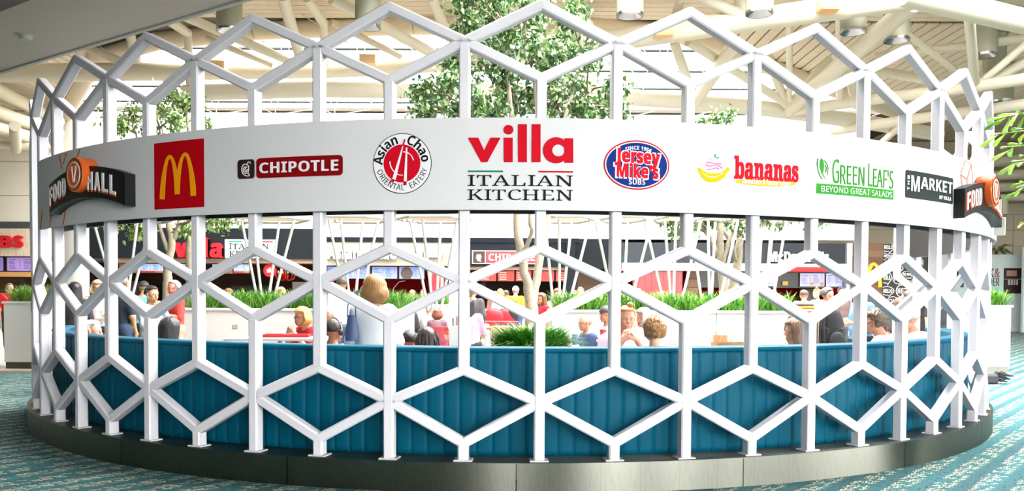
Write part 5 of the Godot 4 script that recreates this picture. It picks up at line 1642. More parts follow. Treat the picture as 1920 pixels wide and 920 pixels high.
func canopies():
	var white := mat("pole_white", rgb(240, 239, 234), 0.45)
	var tan := mat("slat_tan", rgb(222, 182, 132), 0.6)
	var d := 16.2
	var names := ["leftmost, over the long planter's end", "in front of the white name board", "in front of the cream shop front", "right end of the cream shop front", "beside the forked ficus trunk", "in front of the tan recess", "before the red tiled wall", "by the four-stemmed ficus", "in front of the grey shop's white name"]
	var list := [[232, 170, 290, 0.0], [497, 450, 556, 0.0], [661, 615, 712, 0.0], [815, 768, 858, 0.0], [1051, 1022, 1106, 0.0], [1166, 1118, 1220, 0.0], [1261, 1211, 1311, 0.1], [1332, 1296, 1380, 0.2], [1432, 1432, 1470, 0.5]]
	for i in list.size():
		var q: Array = list[i]
		var dd: float = d + q[3]
		var base := at(q[0], 557, dd)
		var top0 := at(q[1], 412, dd)
		var top1 := at(q[2], 418, dd)
		var o := thing("shade_canopy", "white slanting poles holding a slatted canopy, " + names[i], "canopy", Vector3(base.x, 0, base.z), 0.0, "white pole canopies over the planters")
		var hb := 1.33
		var ht := (top0.y + top1.y) / 2 + 0.02
		for k in 4:
			var t := k / 3.0
			var xb: float = lerpf(-0.13, 0.13, t)
			var xt: float = lerpf(top0.x, top1.x, [0.0, 0.3, 0.62, 1.0][k]) - base.x
			var zz: float = [-0.1, 0.28, -0.3, 0.15][k]
			var g := Geo.new()
			var off: float = 0.05 if k % 2 else -0.05
			g.tube([Vector3(xb * (0.6 if k in [1, 2] else 1.0), hb, off), Vector3(xt, ht, zz)], [0.028, 0.028], 8)
			part("pole", g, white, o)
		var cx := (top0.x + top1.x) / 2 - base.x
		var rx := 0.98
		for k in [i - 1, i + 1]:
			if k >= 0 and k < list.size():
				rx = minf(rx, absf((list[k][1] + list[k][2]) - (q[1] + q[2])) / 2 * d / F / 2 - 0.03)
		var fr := Geo.new()
		var hexa := range(6).map(func(k): return Vector3(cx + cos(k * TAU / 6) * rx, ht + 0.02, sin(k * TAU / 6) * 0.8))
		for k in 6:
			fr.tube([hexa[k], hexa[(k + 1) % 6]], [0.03, 0.03], 6)
		part("frame", fr, white, o)
		for k in 9:
			var z := -0.62 + k * 0.155
			var w: float = rx * (1.0 - absf(z) * 0.6)
			var s := Geo.new()
			s.box(Vector3(cx, ht + 0.05, z), Vector3(w * 2 - 0.06, 0.02, 0.07))
			part("slat", s, tan if k % 2 else white, o)

# ---------------------------------------------------------------- furniture
func chair(p: Vector3, turn: float, kind: String, label: String):
	var o := thing({"tub": "tub_chair", "wire": "wire_chair", "bistro": "bistro_chair", "cafe": "cafe_chair"}[kind], label, "chair", p, turn, kind + " chairs")
	if kind == "tub":                                        # curved one-piece shell
		var m := textured("weave_tan", noise_tex(0.2, [rgb(150, 108, 66), rgb(184, 142, 94), rgb(168, 124, 80)], 256, 3, 31), Vector3(4, 4, 4), 0.85)
		var g := Geo.new()
		var rows := []
		for i in 5:
			var row := []
			for j in 17:
				var a := lerpf(-2.2, 2.2, j / 16.0)
				var top := 0.72 + 0.2 * pow(cos(a * 0.5), 2.0)
				var y := lerpf(0.4, top, i / 4.0)
				var r := 0.27 + 0.05 * i / 4.0
				row.append(Vector3(sin(a) * r, y, -cos(a) * r))
			rows.append(row)
		g.grid(rows)
		var inner := []
		for row in rows:
			var z := []
			for q in row: z.push_front(Vector3(q.x * 0.92, q.y, q.z * 0.92))
			inner.append(z)
		g.grid(inner)
		for j in 16: g.quad(rows[4][j], rows[4][j + 1], inner[4][15 - j], inner[4][16 - j])
		part("shell", g, m, o)
		g = Geo.new()
		g.lathe(Vector3(0, 0, 0), [Vector2(0.27, 0.4), Vector2(0.27, 0.46), Vector2(0, 0.47)], 20)
		part("seat", g, m, o)
		for q in [[-1, -1], [1, -1], [1, 1], [-1, 1]]:
			g = Geo.new()
			g.tube([Vector3(q[0] * 0.17, 0.41, q[1] * 0.17), Vector3(q[0] * 0.2, 0, q[1] * 0.2)], [0.018, 0.014], 8)
			part("leg", g, mat("leg_dark", rgb(44, 36, 30), 0.5), o)
		return
	var fm: Material = {"wire": mat("wire_red", rgb(224, 40, 40), 0.4), "bistro": mat("bistro_metal", rgb(206, 206, 204), 0.35, 0.5), "cafe": mat("cafe_wood", rgb(150, 108, 70), 0.6)}[kind]
	var sm: Material = fm if kind != "bistro" else textured("rattan", noise_tex(0.3, [rgb(170, 126, 78), rgb(206, 164, 112)], 128, 2, 33), Vector3(6, 6, 6), 0.8)
	var g := Geo.new()
	g.rbox(Vector3(0, 0.45, 0), Vector3(0.42, 0.035, 0.42), 0.015)
	part("seat", g, sm, o)
	for q in [[-1, -1], [1, -1], [1, 1], [-1, 1]]:
		g = Geo.new()
		g.tube([Vector3(q[0] * 0.18, 0.45, q[1] * 0.18), Vector3(q[0] * 0.21, 0, q[1] * 0.22)], [0.014, 0.013], 6)
		part("leg", g, fm, o)
	g = Geo.new()
	g.tube([Vector3(-0.2, 0.44, -0.2), Vector3(-0.22, 0.78, -0.26), Vector3(-0.19, 0.9, -0.28), Vector3(0.19, 0.9, -0.28), Vector3(0.22, 0.78, -0.26), Vector3(0.2, 0.44, -0.2)], [0.014, 0.014, 0.014, 0.014, 0.014, 0.014], 8)
	part("back_frame", g, fm, o)
	if kind == "wire":
		for k in 13:
			var x := -0.18 + k * 0.03
			g = Geo.new()
			g.tube([Vector3(x, 0.45, -0.2), Vector3(x * 1.05, 0.78, -0.26), Vector3(x * 0.98, 0.9, -0.28)], [0.009, 0.009, 0.009], 5)
			part("wire", g, fm, o)
	else:
		g = Geo.new()
		g.rbox(Vector3(0, 0.72, -0.245), Vector3(0.4, 0.26, 0.02), 0.008, Basis(Vector3.RIGHT, -0.15))
		part("backrest", g, sm, o)

func table(p: Vector3, size: Vector3, top: Material, label: String, turn := 0.0):
	var o := thing("dining_table", label, "table", p, turn)
	var g := Geo.new()
	g.rbox(Vector3(0, size.y - 0.02, 0), Vector3(size.x, 0.04, size.z), 0.008)
	part("tabletop", g, top, o)
	g = Geo.new()
	g.lathe(Vector3.ZERO, [Vector2(0.24, 0), Vector2(0.24, 0.015), Vector2(0.035, 0.03), Vector2(0.03, size.y - 0.04)], 20)
	part("pedestal", g, mat("pedestal_grey", rgb(130, 130, 130), 0.4, 0.6), o)

func cup(p: Vector3, col: Color, label: String, key: String):
	var o := thing("paper_cup", label, "cup", p)
	var g := Geo.new()
	g.lathe(Vector3.ZERO, [Vector2(0, 0), Vector2(0.032, 0), Vector2(0.045, 0.15), Vector2(0.042, 0.15), Vector2(0.03, 0.01)], 20)
	part("body", g, mat(key, col, 0.45), o)
	g = Geo.new()
	g.tube([Vector3(0.005, 0.02, 0), Vector3(0.015, 0.2, 0)], [0.004, 0.004], 6)
	part("straw", g, mat("straw_white", rgb(236, 236, 236), 0.4), o)

func paper_bag(p: Vector3, s: Vector3, turn: float, label: String, handles := true):
	var o := thing("paper_bag", label, "bag", p, turn)
	var m := textured("kraft", noise_tex(0.08, [rgb(196, 150, 104), rgb(214, 172, 126)], 128, 3, 44), Vector3(3, 3, 3), 0.9)
	var g := Geo.new()
	var h := s * 0.5
	for f in [[Vector3(-h.x, 0, h.z), Vector3(h.x, 0, h.z)], [Vector3(h.x, 0, h.z), Vector3(h.x, 0, -h.z)], [Vector3(h.x, 0, -h.z), Vector3(-h.x, 0, -h.z)], [Vector3(-h.x, 0, -h.z), Vector3(-h.x, 0, h.z)]]:
		g.quad(f[0], f[1], f[1] * 0.96 + Vector3(0, s.y, 0), f[0] * 0.96 + Vector3(0, s.y, 0))
	g.quad(Vector3(-h.x, 0.002, h.z), Vector3(-h.x, 0.002, -h.z), Vector3(h.x, 0.002, -h.z), Vector3(h.x, 0.002, h.z))
	part("sack", g, m, o)
	if handles:
		for sz in [-1.0, 1.0]:
			g = Geo.new()
			var pts := []
			for k in 9: pts.append(Vector3(-cos(k * PI / 8) * 0.07, s.y - 0.02 + sin(k * PI / 8) * 0.12, sz * h.z * 0.9))
			g.tube(pts, pts.map(func(_q): return 0.004), 6)
			part("handle", g, mat("twine", rgb(220, 196, 160), 0.8), o)

func furniture():
	var white := mat("table_white", rgb(240, 238, 232), 0.4)
	var redm := mat("table_red", rgb(206, 20, 34), 0.4)
	# dining tables by the sitters
	var p := at(525, 640, 10.95)
	table(Vector3(p.x, 0, p.z), Vector3(1.3, 1.05, 0.6), white, "white table with red trays in front of the red-dressed diner")
	for q in [[515, 0.0], [560, 0.2]]:
		var t := at(q[0], 633, 10.9 + q[1] * 0.3)
		var o := thing("food_tray", "red plastic tray " + ("near the empty end of the white table" if q[0] < 530 else "right in front of the red-dressed diner"), "tray", Vector3(t.x, 1.05, t.z), 0.1)
		var g := Geo.new()
		g.rbox(Vector3(0, 0.012, 0), Vector3(0.29, 0.02, 0.26), 0.008)
		part("base", g, redm, o)
		g = Geo.new()
		for s in [-1.0, 1.0]:
			g.rbox(Vector3(0, 0.025, s * 0.125), Vector3(0.29, 0.03, 0.012), 0.004); g.rbox(Vector3(s * 0.14, 0.025, 0), Vector3(0.012, 0.03, 0.24), 0.004)
		part("rim", g, redm, o)
	p = at(1045, 640, 11.9)
	table(Vector3(p.x, 0, p.z), Vector3(0.6, 0.92, 0.6), white, "small white table in front of the bald man")
	p = at(1192, 640, 11.0)
	table(Vector3(p.x, 0, p.z), Vector3(1.0, 1.02, 0.6), white, "white table behind the man in pink")
	cup(at(1078, 622, 11.75) * Vector3(1, 0, 1) + Vector3(0, 0.92, 0), rgb(70, 110, 170), "blue paper cup near the bald man's face", "cup_blue")
	cup(at(1131, 615, 11.0) * Vector3(1, 0, 1) + Vector3(0, 1.02, 0), rgb(206, 60, 66), "red paper cup on the white table at left of the man in pink", "cup_red")
	p = at(1340, 640, 9.4)
	table(Vector3(p.x, 0, p.z), Vector3(1.3, 0.95, 0.7), white, "white table carrying the brown paper bags")
	p = at(1362, 650, 9.2)
	paper_bag(Vector3(p.x, 0.95, p.z + 0.1), Vector3(0.36, 0.16, 0.2), 0.1, "wide brown paper bag on the white table")
	p = at(1362, 640, 9.4)
	paper_bag(Vector3(p.x - 0.06, 0.95, p.z - 0.05), Vector3(0.15, 0.22, 0.1), 0.0, "small brown bag with twine handles behind the wide bag")
	p = at(1545, 650, 9.4)
	table(Vector3(p.x, 0, p.z), Vector3(0.8, 0.98, 0.9), white, "white table below the black rucksack")
	p = at(1545, 645, 9.1)
	paper_bag(Vector3(p.x + 0.1, 0.98, p.z), Vector3(0.34, 0.07, 0.2), 0.15, "folded brown paper bag under the black rucksack", false)
	p = at(275, 640, 10.8)
	table(Vector3(p.x, 0, p.z), Vector3(1.0, 0.98, 0.7), white, "white table with steel frames behind the dark-haired diner")
	# tub chairs
	for c in [[905, 9.0, 2.2, "tan tub chair with a folded corner right of the dark column"], [848, 10.2, -1.9, "tan tub chair partly hidden beside the white column"], [1091, 12.05, -1.35, "tan tub chair holding the bald man"], [912, 9.72, 0.4, "tan tub chair set behind another beside the grass bowl"]]:
		p = at(c[0], 640, c[1])
		chair(Vector3(p.x, 0, p.z), c[2], "tub", c[3])
	# red wire chairs and red bar
	for c in [[826, 19.0, PI, "red wire chair under the curly-haired girl"], [778, 18.6, 1.4, "red wire chair turned sideways by the planter"]]:
		p = at(c[0], 640, c[1])
		chair(Vector3(p.x, 0, p.z), c[2], "wire", c[3])
	p = at(930, 600, 21.0)
	table(Vector3(p.x, 0, p.z), Vector3(1.15, 0.98, 0.5), redm, "long red-topped bar beyond the bistro chairs")
	for c in [[894, 19.8, "bistro chair with rattan back, left of a pair at the red bar"], [938, 19.8, "bistro chair with rattan back, right of a pair at the red bar"]]:
		p = at(c[0], 640, c[1])
		chair(Vector3(p.x, 0, p.z), PI, "bistro", c[2])
	for c in [[925, 23, "red moulded chair back left of the trunk"], [948, 23.8, "red moulded chair back close by the trunk"]]:
		p = at(c[0], 585, c[1])
		var o := thing("shell_chair", c[2], "chair", Vector3(p.x, 0, p.z), PI)
		var g := Geo.new()
		g.ball(Vector3(0, 1.05, -0.1), Vector3(0.3, 0.24, 0.08), 16, 10)
		part("backrest", g, redm, o)
		g = Geo.new()
		g.ball(Vector3(0, 0.72, 0.05), Vector3(0.28, 0.06, 0.26), 16, 8)
		part("seat", g, redm, o)
		g = Geo.new()
		g.lathe(Vector3.ZERO, [Vector2(0.22, 0), Vector2(0.2, 0.03), Vector2(0.03, 0.05), Vector2(0.03, 0.7)], 14)
		part("pedestal", g, mat("pedestal_grey"), o)
		g = Geo.new()
		g.rbox(Vector3(0, 0.88, -0.1), Vector3(0.06, 0.34, 0.03), 0.006)
		part("spine", g, redm, o)
	# service unit with chrome fittings
	p = at(863, 600, 14.0)
	var o := thing("condiment_station", "pale grey condiment station beside the white column", "cabinet", Vector3(p.x, 0, p.z))
	part("cabinet", wall(-0.17, 0.17, 0.1, 1.1, -0.25, 0.25), mat("unit_pale", rgb(186, 194, 192), 0.4), o)
	part("kick", wall(-0.16, 0.16, 0, 0.1, -0.22, 0.22), mat("post_dark"), o)
	for k in 3:
		var g := Geo.new()
		g.lathe(Vector3(-0.1 + k * 0.1, 1.1, 0.05), [Vector2(0.035, 0), Vector2(0.035, 0.14), Vector2(0.012, 0.17), Vector2(0, 0.18)], 14)
		part("dispenser", g, mat("spider_steel"), o)
	# column between planters
	p = at(858, 560, 22.0)
	struct("trim_6", wall(p.x - 0.22, p.x + 0.22, 0, 3.0, p.z - 0.2, p.z + 0.2), mat("hall_white"), "white column beside the condiment station")
	p = at(137, 500, 26.0)
	var cg := Geo.new()
	cg.lathe(Vector3(p.x, 0, p.z), [Vector2(0.46, 0), Vector2(0.46, 4.8), Vector2(0.5, 4.82), Vector2(0.5, 4.95), Vector2(0, 4.95)], 28)
	struct("trim_7", cg, mat("column_grey", rgb(196, 196, 190), 0.6), "round pale grey column near the far left shop")
	luggage()

func luggage():
	var black := mat("bag_black", rgb(40, 42, 46), 0.7)
	var p := at(1545, 640, 9.6)
	var o := thing("rucksack", "large black rucksack strapped to a suitcase handle", "rucksack", Vector3(p.x, 0.98, p.z))
	var g := Geo.new()
	g.ball(Vector3(0.08, 0.25, 0), Vector3(0.15, 0.28, 0.12), 18, 12)
	g.rbox(Vector3(0.08, 0.16, 0), Vector3(0.28, 0.32, 0.22), 0.05)
	part("body", g, black, o)
	g = Geo.new()
	g.ball(Vector3(0.1, 0.12, 0.13), Vector3(0.1, 0.12, 0.05), 14, 8)
	part("pocket", g, black, o)
	g = Geo.new()
	g.tube([Vector3(-0.02, 0.46, 0.06), Vector3(-0.06, 0.3, 0.12), Vector3(-0.02, 0.08, 0.1)], [0.02, 0.02, 0.02], 6)
	part("strap", g, black, o)
	o = thing("suitcase", "dark suitcase with pale telescopic handle beside the rucksack", "suitcase", Vector3(at(1530, 640, 9.5).x - 0.02, 0.98, -9.5))
	g = Geo.new()
	g.rbox(Vector3(-0.03, 0.2, -0.08), Vector3(0.16, 0.4, 0.12), 0.03)
	part("case", g, mat("case_dark", rgb(58, 60, 62), 0.6), o)
	for s in [-1.0, 1.0]:
		g = Geo.new()
		g.tube([Vector3(s * 0.042, 0.02, 0.0), Vector3(s * 0.042, 0.42, 0.0)], [0.008, 0.008], 8)
		part("handle_tube", g, mat("handle_gold", rgb(206, 186, 150), 0.3, 0.6), o)
	g = Geo.new()
	g.rbox(Vector3(0, 0.43, 0), Vector3(0.12, 0.025, 0.025), 0.01)
	part("grip", g, black, o)
	p = at(1490, 583, 13.5)
	o = thing("striped_bag", "tan and grey striped knitted bag heaped on dark coats", "bag", Vector3(at(1506, 560, 13.5).x, 1.28, -13.5))
	for k in 5:
		g = Geo.new()
		var r := 0.2 - k * 0.008
		g.lathe(Vector3(0, k * 0.05, 0), [Vector2(r - 0.01, 0), Vector2(r + 0.01, 0.015), Vector2(r + 0.01, 0.035), Vector2(r - 0.01, 0.05)], 22)
		part("stripe", g, [mat("knit_tan", rgb(206, 148, 62), 0.9), mat("knit_grey", rgb(120, 108, 100), 0.9), mat("knit_cream", rgb(206, 186, 150), 0.9)][k % 3], o)
	g = Geo.new()
	g.lathe(Vector3(0, 0.24, 0), [Vector2(0.16, 0), Vector2(0.1, 0.03), Vector2(0, 0.04)], 22)
	part("flap", g, mat("knit_tan"), o)
	o = thing("coat_heap", "heap of dark coats on a chair under the striped bag", "coats", Vector3(at(1508, 575, 13.5).x, 0, -13.5))
	g = Geo.new()
	for k in 7:
		g.ball(Vector3(-0.2 + k * 0.07, 1.1 + 0.08 * sin(k * 2.1), 0.05 * cos(k * 3.0)), Vector3(0.14, 0.2, 0.15), 12, 8)
	part("coats", g, mat("coat_dark", rgb(52, 50, 52), 0.9), o)
	part("stool", wall(-0.2, 0.2, 0, 0.95, -0.18, 0.18), mat("leg_dark"), o)
	# floor mop bag behind the right planter
	p = at(1853, 700, 15.5)
	o = thing("cleaning_bag", "black bag with fluffy grey duster on the floor by the right planter", "bag", Vector3(p.x, 0, p.z))
	g = Geo.new()
	g.rbox(Vector3(0, 0.1, 0), Vector3(0.3, 0.2, 0.24), 0.04)
	part("bag", g, black, o)
	g = Geo.new()
	rng.seed = 9
	for k in 60:
		var a := rng.randf() * TAU
		var e := Vector3(0.2 + rng.randf() * 0.25, 0.04 + rng.randf() * 0.16, sin(a) * 0.12)
		g.tube([Vector3(0.12, 0.15, 0), e * Vector3(0.7, 1.2, 0.7), e], [0.012, 0.012, 0.006], 4)
	part("duster", g, mat("duster_grey", rgb(60, 58, 60), 1.0), o)
	o = thing("shoulder_bag", "navy leather shoulder bag hanging at the white jacket's side", "handbag", at(660, 612, 7.75))
	g = Geo.new()
	var rows := []
	for i in 9:
		var t := i / 8.0
		var y := lerpf(-0.135, 0.11, t)
		var w: float = lerpf(0.068, 0.04, pow(t, 1.4)) * (1.0 if i > 0 else 0.9)
		var dp: float = lerpf(0.045, 0.018, t)
		var row := []
		for j in 19:
			var a := -TAU * j / 18
			row.append(Vector3(cos(a) * w, y, sin(a) * dp))
		rows.append(row)
	g.grid(rows, true)
	for j in 18:
		g.tri(Vector3(0, -0.135, 0), rows[0][j + 1], rows[0][j]); g.tri(Vector3(0, 0.11, 0), rows[8][j], rows[8][j + 1])
	var navy := mat("navy_leather", rgb(52, 72, 112), 0.4)
	part("pouch", g, navy, o)
	for s in [-1.0, 1.0]:
		g = Geo.new()
		g.tube([Vector3(s * 0.04, 0.09, 0.012), Vector3(s * 0.035, 0.2, 0.02), Vector3(s * 0.012 + 0.02, 0.3, -0.01), Vector3(0.05, 0.35, -0.06)], [0.007, 0.007, 0.007, 0.007], 6)
		part("strap", g, navy, o)

# ---------------------------------------------------------------- people: bones -> distance field -> one continuous skin
func net(bones: Array, cell: float, blend: float, grow := 0.0) -> Array:       # bones: [a, b, ra, rb]; returns mesh arrays
	var lo := Vector3(1e9, 1e9, 1e9)
	var hi := -lo
	for b in bones:
		var r: float = maxf(b[2], b[3]) + grow + cell * 2.5
		for q in [b[0], b[1]]:
			lo = lo.min(q - Vector3(r, r, r)); hi = hi.max(q + Vector3(r, r, r))
	var nx := int((hi.x - lo.x) / cell) + 2
	var ny := int((hi.y - lo.y) / cell) + 2
	var nz := int((hi.z - lo.z) / cell) + 2
	var f := PackedFloat32Array()
	f.resize(nx * ny * nz)
	f.fill(9.0)
	for b in bones:
		var a: Vector3 = b[0]
		var ba: Vector3 = b[1] - a
		var l2 := maxf(ba.length_squared(), 1e-9)
		var ra: float = b[2] + grow
		var dr: float = b[3] - b[2]
		var m: float = maxf(b[2], b[3]) + grow + blend + cell * 1.8
		var p0: Vector3 = (a.min(b[1]) - Vector3(m, m, m) - lo) / cell
		var p1: Vector3 = (a.max(b[1]) + Vector3(m, m, m) - lo) / cell
		var x0 := maxi(0, int(p0.x)); var x1 := mini(nx - 1, int(p1.x) + 1)
		var y0 := maxi(0, int(p0.y)); var y1 := mini(ny - 1, int(p1.y) + 1)
		var z0 := maxi(0, int(p0.z)); var z1 := mini(nz - 1, int(p1.z) + 1)
		for z in range(z0, z1 + 1):
			for y in range(y0, y1 + 1):
				var k := (z * ny + y) * nx + x0
				var p := Vector3(lo.x + x0 * cell, lo.y + y * cell, lo.z + z * cell) - a
				for x in range(x0, x1 + 1):
					var t := clampf(p.dot(ba) / l2, 0.0, 1.0)
					var d := (p - ba * t).length() - ra - dr * t
					var e := f[k]
					var h := blend - absf(d - e)
					f[k] = minf(d, e) - (h * h * 0.25 / blend if h > 0.0 else 0.0)
					k += 1
					p.x += cell
	var vid := PackedInt32Array()
	vid.resize(f.size())
	vid.fill(-1)
	var vs := PackedVector3Array()
	var ns := PackedVector3Array()
	var ix := PackedInt32Array()
	var off := [0, 1, nx, nx + 1, nx * ny, nx * ny + 1, nx * ny + nx, nx * ny + nx + 1]
	var near := cell * 1.9
	for z in nz - 1:
		for y in ny - 1:
			var k := (z * ny + y) * nx - 1
			for x in nx - 1:
				k += 1
				var v0 := f[k]
				if v0 > near or v0 < -near: continue
				var c := [v0, f[k + off[1]], f[k + off[2]], f[k + off[3]], f[k + off[4]], f[k + off[5]], f[k + off[6]], f[k + off[7]]]
				var s := 0
				for i in 8:
					if c[i] < 0.0: s += 1
				if s == 0 or s == 8: continue
				var sum := Vector3.ZERO
				var cnt := 0
				for e in [[0, 1], [2, 3], [4, 5], [6, 7], [0, 2], [1, 3], [4, 6], [5, 7], [0, 4], [1, 5], [2, 6], [3, 7]]:
					var va: float = c[e[0]]
					var vb: float = c[e[1]]
					if (va < 0.0) != (vb < 0.0):
						var t := va / (va - vb)
						sum += Vector3(lerpf(e[0] & 1, e[1] & 1, t), lerpf((e[0] >> 1) & 1, (e[1] >> 1) & 1, t), lerpf(e[0] >> 2, e[1] >> 2, t))
						cnt += 1
				vid[k] = vs.size()
				vs.append(lo + (Vector3(x, y, z) + sum / cnt) * cell)
				ns.append(Vector3(c[1] + c[3] + c[5] + c[7] - c[0] - c[2] - c[4] - c[6], c[2] + c[3] + c[6] + c[7] - c[0] - c[1] - c[4] - c[5], c[4] + c[5] + c[6] + c[7] - c[0] - c[1] - c[2] - c[3]).normalized())
	var st := [1, nx, nx * ny]
	for z in range(1, nz - 1):
		for y in range(1, ny - 1):
			var k := (z * ny + y) * nx
			for x in range(1, nx - 1):
				k += 1
				if vid[k] < 0: continue
				var v0 := f[k]
				for ax in 3:
					var v1 := f[k + st[ax]]
					if (v0 < 0.0) == (v1 < 0.0): continue
					var u: int = st[(ax + 1) % 3]
					var w: int = st[(ax + 2) % 3]
					var a := vid[k]
					var b := vid[k - u]
					var c2 := vid[k - u - w]
					var d2 := vid[k - w]
					if a < 0 or b < 0 or c2 < 0 or d2 < 0: continue
					if v0 < 0.0: ix.append_array([a, c2, b, a, d2, c2])
					else: ix.append_array([a, b, c2, a, c2, d2])
	var out := []
	out.resize(Mesh.ARRAY_MAX)
	out[Mesh.ARRAY_VERTEX] = vs; out[Mesh.ARRAY_NORMAL] = ns; out[Mesh.ARRAY_INDEX] = ix
	return out

var cache := {}

func head_arrays(sex: String) -> Array:                      # centre of the head at the origin, facing +z
	if cache.has("head" + sex): return cache["head" + sex]
	var w := 1.0 if sex == "m" else 0.94
	var V := func(x, y, z): return Vector3(x * w, y, z)
	var b := [
		[V.call(0, 0.035, -0.025), V.call(0, 0.05, 0.012), 0.082, 0.072],          # skull
		[V.call(-0.018, 0.02, 0.02), V.call(0.018, 0.02, 0.02), 0.062, 0.062],
		[V.call(-0.022, -0.05, 0.03), V.call(0.022, -0.05, 0.03), 0.042, 0.042],    # jaw
		[V.call(0, -0.088, 0.058), V.call(0, -0.07, 0.055), 0.024, 0.03],           # chin
		[V.call(-0.045, -0.045, 0.0), V.call(0.045, -0.045, 0.0), 0.034, 0.034],
		[V.call(-0.03, 0.024, 0.07), V.call(0.03, 0.024, 0.07), 0.016, 0.016],      # brow
		[V.call(0, 0.012, 0.084), V.call(0, -0.026, 0.1), 0.009, 0.013],            # nose
		[V.call(-0.012, -0.03, 0.088), V.call(0.012, -0.03, 0.088), 0.009, 0.009],
		[V.call(-0.04, -0.02, 0.058), V.call(-0.03, -0.04, 0.058), 0.02, 0.02],     # cheeks
		[V.call(0.04, -0.02, 0.058), V.call(0.03, -0.04, 0.058), 0.02, 0.02],
		[V.call(-0.016, -0.058, 0.079), V.call(0.016, -0.058, 0.079), 0.008, 0.008],
		[V.call(-0.014, -0.068, 0.077), V.call(0.014, -0.068, 0.077), 0.008, 0.008],
		[V.call(-0.083, 0.018, -0.012), V.call(-0.08, -0.03, -0.002), 0.014, 0.009], # ears
		[V.call(0.083, 0.018, -0.012), V.call(0.08, -0.03, -0.002), 0.014, 0.009]]
	cache["head" + sex] = net(b, 0.0058, 0.014)
	return cache["head" + sex]

func hand_arrays(kind: String) -> Array:                     # wrist at the origin, fingers along -y, palm facing +z, thumb on +x
	if cache.has("hand" + kind): return cache["hand" + kind]
	var curl := 0.5 if kind == "rest" else 1.05
	var b := [[Vector3(0, 0.01, 0), Vector3(0, -0.03, 0), 0.024, 0.024]]
	for k in 4:
		var x := 0.03 - k * 0.02
		b.append([Vector3(x * 0.5, -0.02, 0), Vector3(x, -0.08, 0), 0.016, 0.013])
		var p := Vector3(x, -0.082, 0)
		var a := 0.12
		for s in 3:
			a += curl * [0.5, 0.75, 0.5][s]
			var l: float = [0.036, 0.025, 0.02][s] * [0.94, 1.06, 1.0, 0.8][k]
			var q := p + Vector3((x - 0.0) * 0.03, -cos(a), sin(a)) * l
			b.append([p, q, 0.0095 - s * 0.0009, 0.0087 - s * 0.0009])
			p = q
	var t0 := Vector3(0.02, -0.025, 0.006)
	var t1 := Vector3(0.05, -0.052, 0.022)
	var t2 := Vector3(0.056, -0.078, 0.038)
	b.append([t0, t1, 0.015, 0.0115]); b.append([t1, t2, 0.0112, 0.0098]); b.append([t2, t2 + Vector3(-0.004, -0.02, 0.012), 0.0098, 0.008])
	cache["hand" + kind] = net(b, 0.0042, 0.006)
	return cache["hand" + kind]

func pose(name_: String) -> Dictionary:                      # joints, facing +z
	var j := {}
	var sit := name_.begins_with("sit")
	var hy := 0.5 if sit else 0.94
	var lean := 0.0
	if "lean" in name_: lean = 0.16
	j.pelvis = Vector3(0, hy, 0)
	j.waist = Vector3(0, hy + 0.16, 0.01 + lean * 0.25)
	j.chest = Vector3(0, hy + 0.36 - lean * 0.1, lean * 0.8)
	j.neck = Vector3(0, hy + 0.51 - lean * 0.25, lean * 1.25 - 0.01)
	j.head = Vector3(0, hy + 0.655 - lean * 0.4, lean * 1.55 + 0.03)
	for s in [-1.0, 1.0]:
		var n := "l" if s > 0 else "r"
		j["sh" + n] = j.neck + Vector3(s * 0.175, -0.055, -0.005)
		j["hip" + n] = Vector3(s * 0.09, hy - 0.02, 0)
		j["kn" + n] = Vector3(s * 0.12, 0.5, 0.42) if sit else Vector3(s * 0.1, 0.5, 0.015)
		j["an" + n] = Vector3(s * 0.12, 0.085, 0.4) if sit else Vector3(s * 0.1, 0.085, -0.02)
		var sh: Vector3 = j["sh" + n]
		if "eat" in name_:
			j["el" + n] = sh + Vector3(s * 0.07, -0.25, 0.14)
			j["wr" + n] = j.head + Vector3(s * 0.065, -0.185, 0.15)
		elif "table" in name_:
			j["el" + n] = sh + Vector3(s * 0.06, -0.25, 0.1)
			j["wr" + n] = sh + Vector3(-s * 0.04, -0.27, 0.34)
		elif "fore" in name_:
			j["el" + n] = sh + Vector3(s * 0.05, -0.28, 0.02)
			j["wr" + n] = sh + Vector3(-s * 0.03, -0.22, 0.25)
		else:
			j["el" + n] = sh + Vector3(s * 0.05, -0.29, -0.02)
			j["wr" + n] = sh + Vector3(s * 0.055, -0.53, 0.05)
	return j

